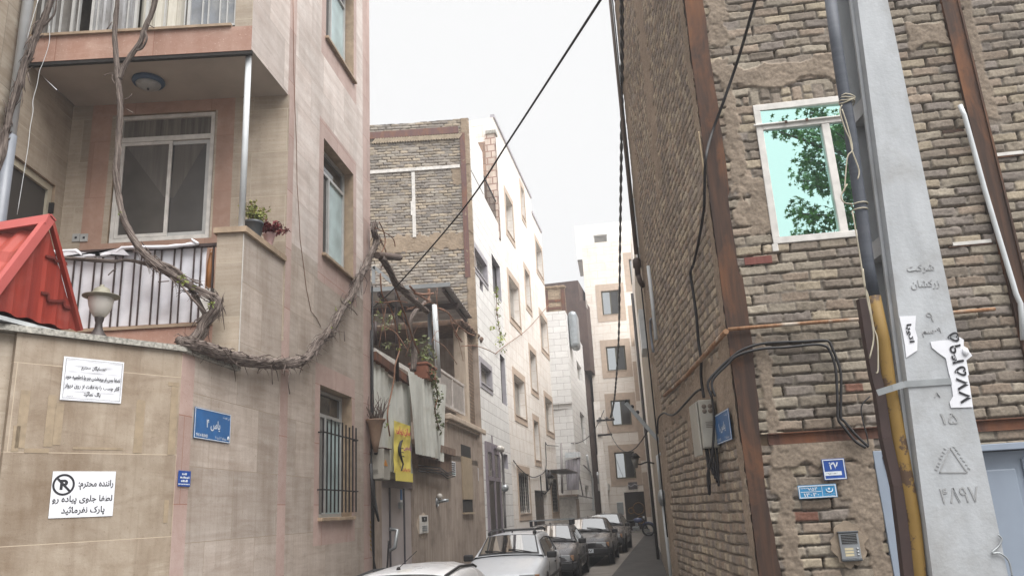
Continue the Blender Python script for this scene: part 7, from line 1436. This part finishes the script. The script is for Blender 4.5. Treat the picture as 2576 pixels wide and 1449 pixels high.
# ------------------------------------------------------------------ parked cars (x forward, y left, z up)
def lerp(a, b, t): return a+(b-a)*t
def pw(x, pts):
    return float(np.interp(x, [p[0] for p in pts], [p[1] for p in pts]))
def car(label, head, pos, paint, W=1.68, H=1.40, xf=2.12, xr=-2.2, hood=.96, deck=1.02, wb=(1.02, .42), rr_=(-1.0, -1.62), roof_r=.13, hatch=False, rails=None, rack=False, plate_txt=None, strip=True, mirror=TRIM_K, front_light=True, lights='square', black_strip=False, antenna=True):
    c, s = math.cos(head), math.sin(head)
    M_ = Matrix(((c, -s, 0, pos.x), (s, c, 0, pos.y), (0, 0, 1, pos.z), (0, 0, 0, 1)))
    o = thing('parked_car', label, 'car', M_, 'cars parked along the alley'); hw = W/2; zb = .90; wf, wt = wb; rt, rbm = rr_
    # lower body
    xs = [xr, xr+.06, xr+.22, -1.75, -1.4, -1.0, -.5, 0, .5, 1.0, 1.3, 1.6, xf-.28, xf-.10, xf-.02, xf]
    def sec(x):
        t = pw(x, [(xr, .86), (xr+.25, .97), (-1.2, 1), (1.2, 1), (xf-.3, .95), (xf-.05, .86), (xf, .80)]); w_ = hw*t
        top = pw(x, [(xr, deck-.14), (xr+.08, deck-.03), (rbm, deck), (wf, hood+.02), (1.5, hood-.08), (xf-.15, hood-.20), (xf, hood-.30)]); belt = min(zb, top-.05); low = pw(x, [(xr, .38), (xr+.3, .24), (xf-.5, .24), (xf, .32)])
        pr = [(0, low), (w_*.90, low), (w_*.965, low+.06), (w_*.99, low+.2), (w_, .58), (w_*.985, belt-.1), (w_*.955, belt-.02), (w_*.88, top-.012), (w_*.5, top+.012), (0, top+.018)]
        return [(x, y, z) for y, z in pr]+[(x, -y, z) for y, z in pr[-2:0:-1]]
    m = MB(); R = [sec(x) for x in xs]; n = len(R[0])
    for r in R: m.v += r
    for i in range(len(R)-1):
        for k in range(n): a = i*n+k; b = i*n+(k+1) % n; m.f.append((a, a+n, b+n, b)); m.m.append(0); m.sm.append(True)
    m.f.append(tuple(range(n))); m.m.append(0); m.sm.append(False); m.f.append(tuple((len(R)-1)*n+k for k in reversed(range(n)))); m.m.append(0); m.sm.append(False)
    body = m.build('body', paint, o, M_); body.modifiers.new('sub', 'SUBSURF').render_levels = 1
    # greenhouse: windscreen from wf up to wt, roof back to rt, rear glass down to rbm
    def hgt(x): return pw(x, [(rbm, deck), (rt, H-.03), ((wt+rt)/2, H), (wt, H-.04), (wf, hood+.02)])
    def tw(x): h = hgt(x); k = (h-zb)/(H-zb); return lerp(hw*.90, hw*.69, max(0, min(1, k)))
    gx = [rbm+.001, lerp(rbm, rt, .33), lerp(rbm, rt, .66), rt-.06, rt+.06, lerp(rt, wt, .33), lerp(rt, wt, .66), wt-.08, wt+.04, lerp(wt, wf, .35), lerp(wt, wf, .68), wf-.001]
    def gsec(x):
        h = hgt(x); w_ = tw(x); r = min(roof_r, max(.02, (h-zb)*.4)); bw = hw*.90; q = [(bw, zb-.06)]
        sx, sz = bw, zb-.06; q += [(lerp(bw, w_, .5), lerp(zb, h-r, .5)), (w_, h-r), (w_-r*.18, h-r*.42), (w_-r*.55, h-r*.12), (w_-r*1.2, h), (w_*.45, h+.022), (0, h+.030)]
        return [(x, y, z) for y, z in q]+[(x, -y, z) for y, z in q[-2::-1]]
    m = MB(); R = [gsec(x) for x in gx]; n = len(R[0])
    for r in R: m.v += r
    for i in range(len(R)-1):
        for k in range(n-1): a = i*n+k; m.f.append((a, a+n, a+n+1, a+1)); m.m.append(0); m.sm.append(True)
    roof = m.build('roof', paint, o, M_)
    def surf(x, yk): h = hgt(x); w_ = tw(x)-roof_r*.5; y = yk*w_; return (x, y, h+.030-.02*abs(yk)**2-.014*abs(yk)**6)
    def glass(name, x0, x1, mat, yk=.97, off=.006, nx=6, ny=10):
        m = MB(); dx = x1-x0; nz = Vector((-(hgt(x1)-hgt(x0)), 0, dx)).normalized(); nz = nz if nz.z > 0 else -nz
        P = lambda i, j: tuple(Vector(surf(x0+dx*i/nx, -yk+2*yk*j/ny))+nz*off)
        for i in range(nx):
            for j in range(ny):
                q = [P(i, j), P(i+1, j), P(i+1, j+1), P(i, j+1)]; m.poly(q if dx > 0 else q[::-1], 0, True)
        return m.build(name, mat, o, M_, weld=True)
    e = .07
    glass('windscreen_seal', lerp(wf, wt, .03), lerp(wf, wt, .97), TRIM_K, .985, .004); ws = glass('windscreen', lerp(wf, wt, .10), lerp(wf, wt, .93), CARGLASS, .93, .009); glass('rear_window', lerp(rbm, rt, .12), lerp(rbm, rt, .9), CARGLASS, .9, .009)
    def sidepoint(x, k, sg, off=.008): h = hgt(x); r = min(roof_r, max(.02, (h-zb)*.4)); w_ = tw(x); y = lerp(hw*.90, w_, k); return (x, sg*(y+off), lerp(zb-.0, h-r, k))
    for sg in (1, -1):
        for nm, (a, b, a1, b1) in (('side_window', (wf-.28, (wf+rt)/2-.12, wt-.06, (wf+rt)/2-.14)), ('side_window', ((wf+rt)/2-.20, rbm+.42, (wf+rt)/2-.20, rt+.08))):
            m = MB(); q = [sidepoint(a, .06, sg), sidepoint(b, .06, sg), sidepoint(b1, .92, sg), sidepoint(lerp(a1, b1, .5), .965, sg), sidepoint(a1, .92, sg)]; m.poly(q if sg < 0 else q[::-1]); m.build(nm, CARGLASS, o, M_)
        m = MB(); L = [sidepoint(wf-.18, .03, sg, .003), sidepoint(lerp(wf, wt, .55), .6, sg, .003), sidepoint(wt, 1.0, sg, .004), sidepoint((wt+rt)/2, 1.03, sg, .004), sidepoint(rt, 1.0, sg, .004), sidepoint(rbm+.3, .1, sg, .003)]; m.tube(L, .013, 5); m.build('window_seal', TRIM_K, o, M_)
        m = MB(); y = sg*hw*1.0
        for x in (wf-.05, (wf+rt)/2-.16, rbm+.38): m.box(x-.004, x+.004, y-.004*sg, y+.002*sg, .34, zb-.06)
        m.build('door_gap', DARK_IN, o, M_)
        for x in ((wf+rt)/2-.02, rbm+.55): m = MB(); m.box(x-.09, x+.09, y-.01*sg, y+.022*sg, .76, .79); m.build('door_handle', TRIM_K, o, M_, bevel=.006)
        if strip: m = MB(); m.box(-1.5, 1.45, y-.012*sg, y+.014*sg, .50, .57); m.build('side_strip', TRIM_K, o, M_, bevel=.006)
        m = MB(); xm = wf-.22; ym = sg*(hw*.93); m.box(xm-.05, xm+.08, ym, ym+sg*.20, .90, 1.03); m.build('mirror', mirror, o, M_, bevel=.03)
        for x in (xf-.82, xr+.78):
            m = MB(); m.lathe([(.34, -.005), (.345, .004), (.28, .006)], 28, (x, sg*(hw*.985), .33), axis='y'); m.build('wheel_arch', DARK_IN, o, M_)
            wy = sg*(hw-.10); m = MB(); pr = [(.19, -.09), (.29, -.09), (.305, -.06), (.305, .06), (.29, .09), (.19, .09)]; m.lathe(pr, 26, (x, wy, .305), axis='y'); t = m.build('wheel', RUBBER, o, M_)
            m = MB(); pr = [(.02, .085*sg), (.10, .075*sg), (.18, .085*sg), (.195, .092*sg)]; m.lathe(pr if sg > 0 else pr[::-1], 20, (x, wy, .305), axis='y'); m.build('hub_cap', STEEL, t, M_)
    # nose
    m = MB(); m.box(xf-.09, xf+.035, -hw*.86, hw*.86, .34, .52); m.box(xf-.30, xf-.05, -hw*.96, -hw*.8, .34, .52); m.box(xf-.30, xf-.05, hw*.8, hw*.96, .34, .52); m.build('front_bumper', TRIM_K, o, M_, bevel=.03)
    m = MB(); m.box(xf-.05, xf+.012, -hw*.40, hw*.40, .56, .67); gr = m.build('grille', TRIM_K, o, M_)
    m = MB(); m.box(xf-.01, xf+.02, -.05, .05, .58, .65); m.build('badge', CHROME, gr, M_)
    for sg in (1, -1):
        m = MB(); m.box(xf-.16, xf-.008, sg*hw*.42, sg*hw*.78, .55, .685); hl = m.build('headlamp', LENS, o, M_, bevel=.012); m = MB(); m.box(xf-.24, xf-.06, sg*hw*.785, sg*hw*.88, .55, .68); m.build('indicator', AMBER, hl, M_, bevel=.01)
    if plate_txt:
        m = MB(); m.box(xf+.036, xf+.046, -.26, .26, .385, .495); pl_ = m.build('number_plate', SIGN_W, o, M_); me_f = Frame((0, 0, 0), 0)
        fr = Matrix(((0, 1, 0, xf+.047), (-1, 0, 0, 0), (0, 0, 1, .44), (0, 0, 0, 1)))
        class _F: M = M_ @ Matrix(((0, 1, 0, xf+.048), (-1, 0, 0, 0), (0, 0, 1, .44), (0, 0, 0, 1)))
        lettering(pl_, _F, 0, 0, plate_txt, .44, .07, INK, off=.003, bold=.02)
    # windscreen wipers, aerial
    m = MB()
    for y0 in (-.05, .52):
        a = Vector(surf(lerp(wf, wt, .05), (y0)/tw(wf))); b = Vector(surf(lerp(wf, wt, .20), (y0-.52)/tw(wf))); m.tube([a+Vector((0, 0, .02)), a.lerp(b, .5)+Vector((.01, 0, .03)), b+Vector((.01, 0, .02))], .011, 5)
    m.build('wipers', BLACK, o, M_)
    if antenna: m = MB(); m.lathe([(.022, 0), (.018, .02), (.006, .03)], 10, (wt-.12, 0, H+.015)); m.tube([(wt-.12, 0, H+.03), (wt-.45, .10 if black_strip else -.04, H+.17 if black_strip else H+.08)], .004, 5); m.build('aerial', BLACK, o, M_)
    if black_strip:
        for sg in (1, -1):
            m = MB(); m.tube([(x, sg*(tw(x)-roof_r*.50), hgt(x)-.016) for x in (rt-.05, rt+.1, (rt+wt)/2, wt-.05, wt+.08)], .013, 6); m.build('roof_strip', TRIM_K, o, M_)
    if rails:
        for sg in (1, -1):
            y = sg*(tw(0)-roof_r*.75); m = MB(); m.tube(smooth([(wt-.05, y, H-.02), (wt-.18, y, H+.055), ((wt+rt)/2, y, H+.07), (rt+.05, y, H+.05), (rt-.1, y, H-.02)], 4), .022, 7); m.box(wt-.2, wt-.02, y-.03, y+.03, H-.03, H+.03); m.build('roof_rail', TRIM_K, o, M_)
        m = MB(); m.box(rt-.22, rt-.0, -.5, .5, H-.0, H+.05); m.build('spoiler', TRIM_K, o, M_, bevel=.02)
    if rack:
        for i, x in enumerate((wt-.28, rt+.22)):
            m = MB(); m.box(x-.02, x+.02, -.60, .60, H+.10, H+.125, 0)
            for sg in (1, -1): m.box(x-.03, x+.03, sg*.50, sg*.58, H-.04, H+.10, 1)
            m.build('rack_bar', [STEEL, TRIM_K], o, M_)
    return o
def car_pos(u, v_, d, z_top, x_off, head):
    """place a car so that the middle of its windscreen top, x_off ahead of its centre, is seen at pixel u at depth d"""
    p = at_depth(u, v_, d); q = Vector((p.x-math.cos(head)*x_off, p.y-math.sin(head)*x_off, 0)); q.z = ground_z(q.y); return q
def heading(azd): a = math.radians(azd); d = Vector((-math.sin(a), -math.cos(a), 0)); return math.atan2(d.y, d.x)
h1 = heading(7.2); car('white rounded hatchback nearest the camera, only its roof showing', h1, car_pos(994, 1446, 8.1, 1.4, .42, h1), PAINT_W, W=1.66, H=1.45, xf=1.9, xr=-1.85, hood=.98, deck=1.06, wb=(1.12, .42), rr_=(-1.15, -1.7), roof_r=.20, hatch=True, black_strip=True, strip=False, mirror=PAINT_W)
h2 = heading(7.6); car('silver estate car with black roof rails parked second from camera', h2, car_pos(1287, 1345, 17.6, 1.4, .42, h2), PAINT_S, W=1.66, H=1.40, hatch=True, rails=True, rr_=(-1.55, -1.95), deck=1.0)
h3 = heading(8.5); car('dark grey sedan with pale roof rack bars, parked third along alley', h3, car_pos(1383, 1325, 22.3, 1.4, .42, h3), PAINT_D, rack=True)
h4 = heading(9.4); car('charcoal sedan with white number plate beside the leaning motorcycle', h4, car_pos(1478, 1301, 27.3, 1.4, .42, h4), PAINT_K, plate_txt='۴۹۸ ۱۷')
h5 = heading(11.0); car('charcoal car farthest down the alley behind the front motorcycle', h5, car_pos(1521, 1294, 32.3, 1.4, .42, h5), PAINT_K, plate_txt=None, deck=1.0, hatch=True, rr_=(-1.4, -1.9))

# ------------------------------------------------------------------ motorcycles
def motorcycle(label, pos, head, tank, lean=0.10, plate_=False):
    M_ = Matrix.Translation(pos) @ Matrix.Rotation(head, 4, 'Z') @ Matrix.Rotation(lean, 4, 'X'); o = thing('motorcycle', label, 'motorcycle', M_)
    for x, nm in ((.66, 'wheel'), (-.62, 'wheel')):
        m = MB(); R = .29; m.tube([(x+R*math.cos(t), 0, .31+R*math.sin(t)) for t in [i*math.pi/16 for i in range(33)]], .045, 8, caps=False); t_ = m.build(nm, RUBBER, o, M_)
        m = MB(); m.tube([(x+.23*math.cos(t), 0, .31+.23*math.sin(t)) for t in [i*math.pi/12 for i in range(25)]], .014, 6, caps=False); m.lathe([(.05, -.05), (.06, 0), (.05, .05)], 12, (x, 0, .31), axis='y')
        for i in range(14): t = i*math.pi/7; m.tube([(x+.04*math.cos(t), .0, .31+.04*math.sin(t)), (x+.23*math.cos(t+.2), 0, .31+.23*math.sin(t+.2))], .004, 4)
        m.build('rim', STEEL, t_, M_)
    m = MB()
    for sg in (1, -1): m.tube([(.66, sg*.08, .31), (.42, sg*.08, .95)], .022, 7); m.tube([(-.62, sg*.09, .31), (-.1, sg*.1, .36)], .02, 6); m.tube([(-.55, sg*.11, .33), (-.45, sg*.12, .72)], .022, 6)
    m.tube([(.42, 0, .92), (.2, 0, .72), (-.55, 0, .70)], .025, 7); m.tube([(.40, 0, .80), (.15, 0, .35), (-.15, 0, .32), (-.2, 0, .68)], .022, 7); m.build('frame', BLACK, o, M_)
    m = MB(); m.box(-.14, .22, -.11, .11, .30, .50); m.box(.02, .16, -.08, .08, .50, .66); m.build('engine', STEEL, o, M_, bevel=.03)
    m = MB(); m.ball((.17, 0, .80), .20, 14, 0, (1.25, .62, .62)); m.build('fuel_tank', tank, o, M_)
    m = MB(); m.box(-.62, .0, -.12, .12, .74, .82); m.build('seat', RUBBER, o, M_, bevel=.035)
    m = MB(); m.tube(smooth([(.36, .34, 1.03), (.40, .22, 1.06), (.42, 0, .98), (.40, -.22, 1.06), (.36, -.34, 1.03)], 4), .014, 6); m.build('handlebar', BLACK, o, M_)
    m = MB(); m.lathe([(.04, .42), (.085, .47), (.09, .54)], 14, (0, 0, .90), axis='x'); m.build('headlamp', LENS, o, M_)
    for sg in (1, -1): m = MB(); m.tube([(.40, sg*.26, 1.05), (.38, sg*.30, 1.2)], .006, 5); m.ball((.38, sg*.31, 1.24), .06, 10, 0, (.3, 1, .7)); m.build('mirror', BLACK, o, M_)
    m = MB(); m.tube([(.1, -.12, .33), (-.3, -.14, .28), (-.75, -.15, .36)], .035, 8); m.build('exhaust', CHROME, o, M_)
    for x, a0, a1, nm in ((.66, .5, 2.4, 'front_fender'), (-.62, .4, 2.6, 'rear_fender')): m = MB(); m.tube([(x+.36*math.cos(t), 0, .31+.36*math.sin(t)) for t in np.linspace(a0, a1, 9)], .05, 6); m.build(nm, tank, o, M_)
    if plate_: m = MB(); m.box(.74, .755, -.10, .10, .55, .72); m.build('front_plate', SIGN_W, o, M_)
    else: m = MB(); m.box(-.90, -.66, -.15, .15, .62, .86); m.build('tail_box', m_plain('red brown tail pack', C(96, 58, 46), .6), o, M_, bevel=.03); m = MB(); m.box(-.915, -.90, -.09, .09, .42, .58); m.build('rear_plate', SIGN_W, o, M_)
    return o
g_ = on_ground(1555, 1380); motorcycle('dark motorcycle facing us between the two charcoal cars', Vector((g_.x+.1, g_.y+1.1, ground_z(g_.y+1.1))), heading(16), TRIM_K, .16, True)
g_ = on_ground(1600, 1349); motorcycle('motorcycle with blue tank parked before the carved far door', g_, math.radians(-12), MOTO_B, .08)

# ------------------------------------------------------------------ plane tree behind us, mirrored in the teal window
mp = FR.w(*FR.px((2085, 470)), 0); kk = .05; nrm = (FR.y - FR.x*kk).normalized(); d = ray(2085, 470).normalized(); rf = (d-nrm*(2*d.dot(nrm))).normalized()
cc = mp+rf*9.0; tr = thing('plane_tree', 'leafy plane tree reflected in the teal window panes', 'tree', Matrix.Translation((cc.x+1.6, cc.y-.3, 0))); rr = random.Random(33); bo = Vector((cc.x+1.6, cc.y-.3, 0)); lv = MB(); br = MB()
br.tube(smooth([(0, 0, 0), (.05, .02, 2), (-.05, .0, 4), (.1, .05, cc.z-.5), (.15, 0, cc.z+2.5)], 5), [.24-.006*i for i in range(21)], 10)
tops = []
for i in range(34):
    z = cc.z-2.2+rr.random()*5.0; a = rr.random()*6.28; ln = (1.2+1.5*rr.random())*(1-.06*abs(z-cc.z)); st = Vector((.08, 0, z-.8)); e = Vector((math.cos(a)*ln, math.sin(a)*ln, z+.2+.5*rr.random())); md = st.lerp(e, .5)+Vector((0, 0, .15)); br.tube(smooth([st, md, e], 4), [.05-.004*k for k in range(9)], 6); tops += [st.lerp(e, t)+Vector((0, 0, .1)) for t in (.55, .75, .9, 1.0)]
want = cc-bo      # the limbs that reach over the street
for dz, dx in ((-.85, -.5), (-.35, -.55), (.1, -.2), (.5, -.35), (-.65, .1), (-.2, .3), (.8, .1), (-.95, .5)):
    e = want+Vector((dx, rr.uniform(-.3, .3), dz)); st = Vector((.08, 0, e.z-.9)); md = st.lerp(e, .5)+Vector((0, 0, .2)); br.tube(smooth([st, md, e], 4), [.04-.0035*k for k in range(9)], 6); tops += [st.lerp(e, t)+Vector((0, 0, .06)) for t in (.6, .72, .84, .94, 1.0)]
for t in tops: leaf_cluster(lv, t, .26, 60, .060, rr, .8, star=True)
br.build('trunk', BARK and m_plain('plane bark', C(120, 108, 92), .9, var=.4), tr); lv.build('crown', LEAF_D, tr)
# ------------------------------------------------------------------ added thin volume standing in for veiling glare
mb = MB(); mb.box(-70, 70, -40, 80, -2.2, 26)
glare_o = mb.build('glare_volume', m := bpy.data.materials.new('glare_volume')); tag(glare_o, kind='stuff')
m.use_nodes = True; t = m.node_tree; t.nodes.remove(t.nodes['Principled BSDF']); pv = t.nodes.new('ShaderNodeVolumePrincipled'); pv.inputs['Color'].default_value = (.96, .97, 1, 1); pv.inputs['Density'].default_value = 0.0032; pv.inputs['Anisotropy'].default_value = 0.2
t.links.new(pv.outputs[0], t.nodes['Material Output'].inputs['Volume'])
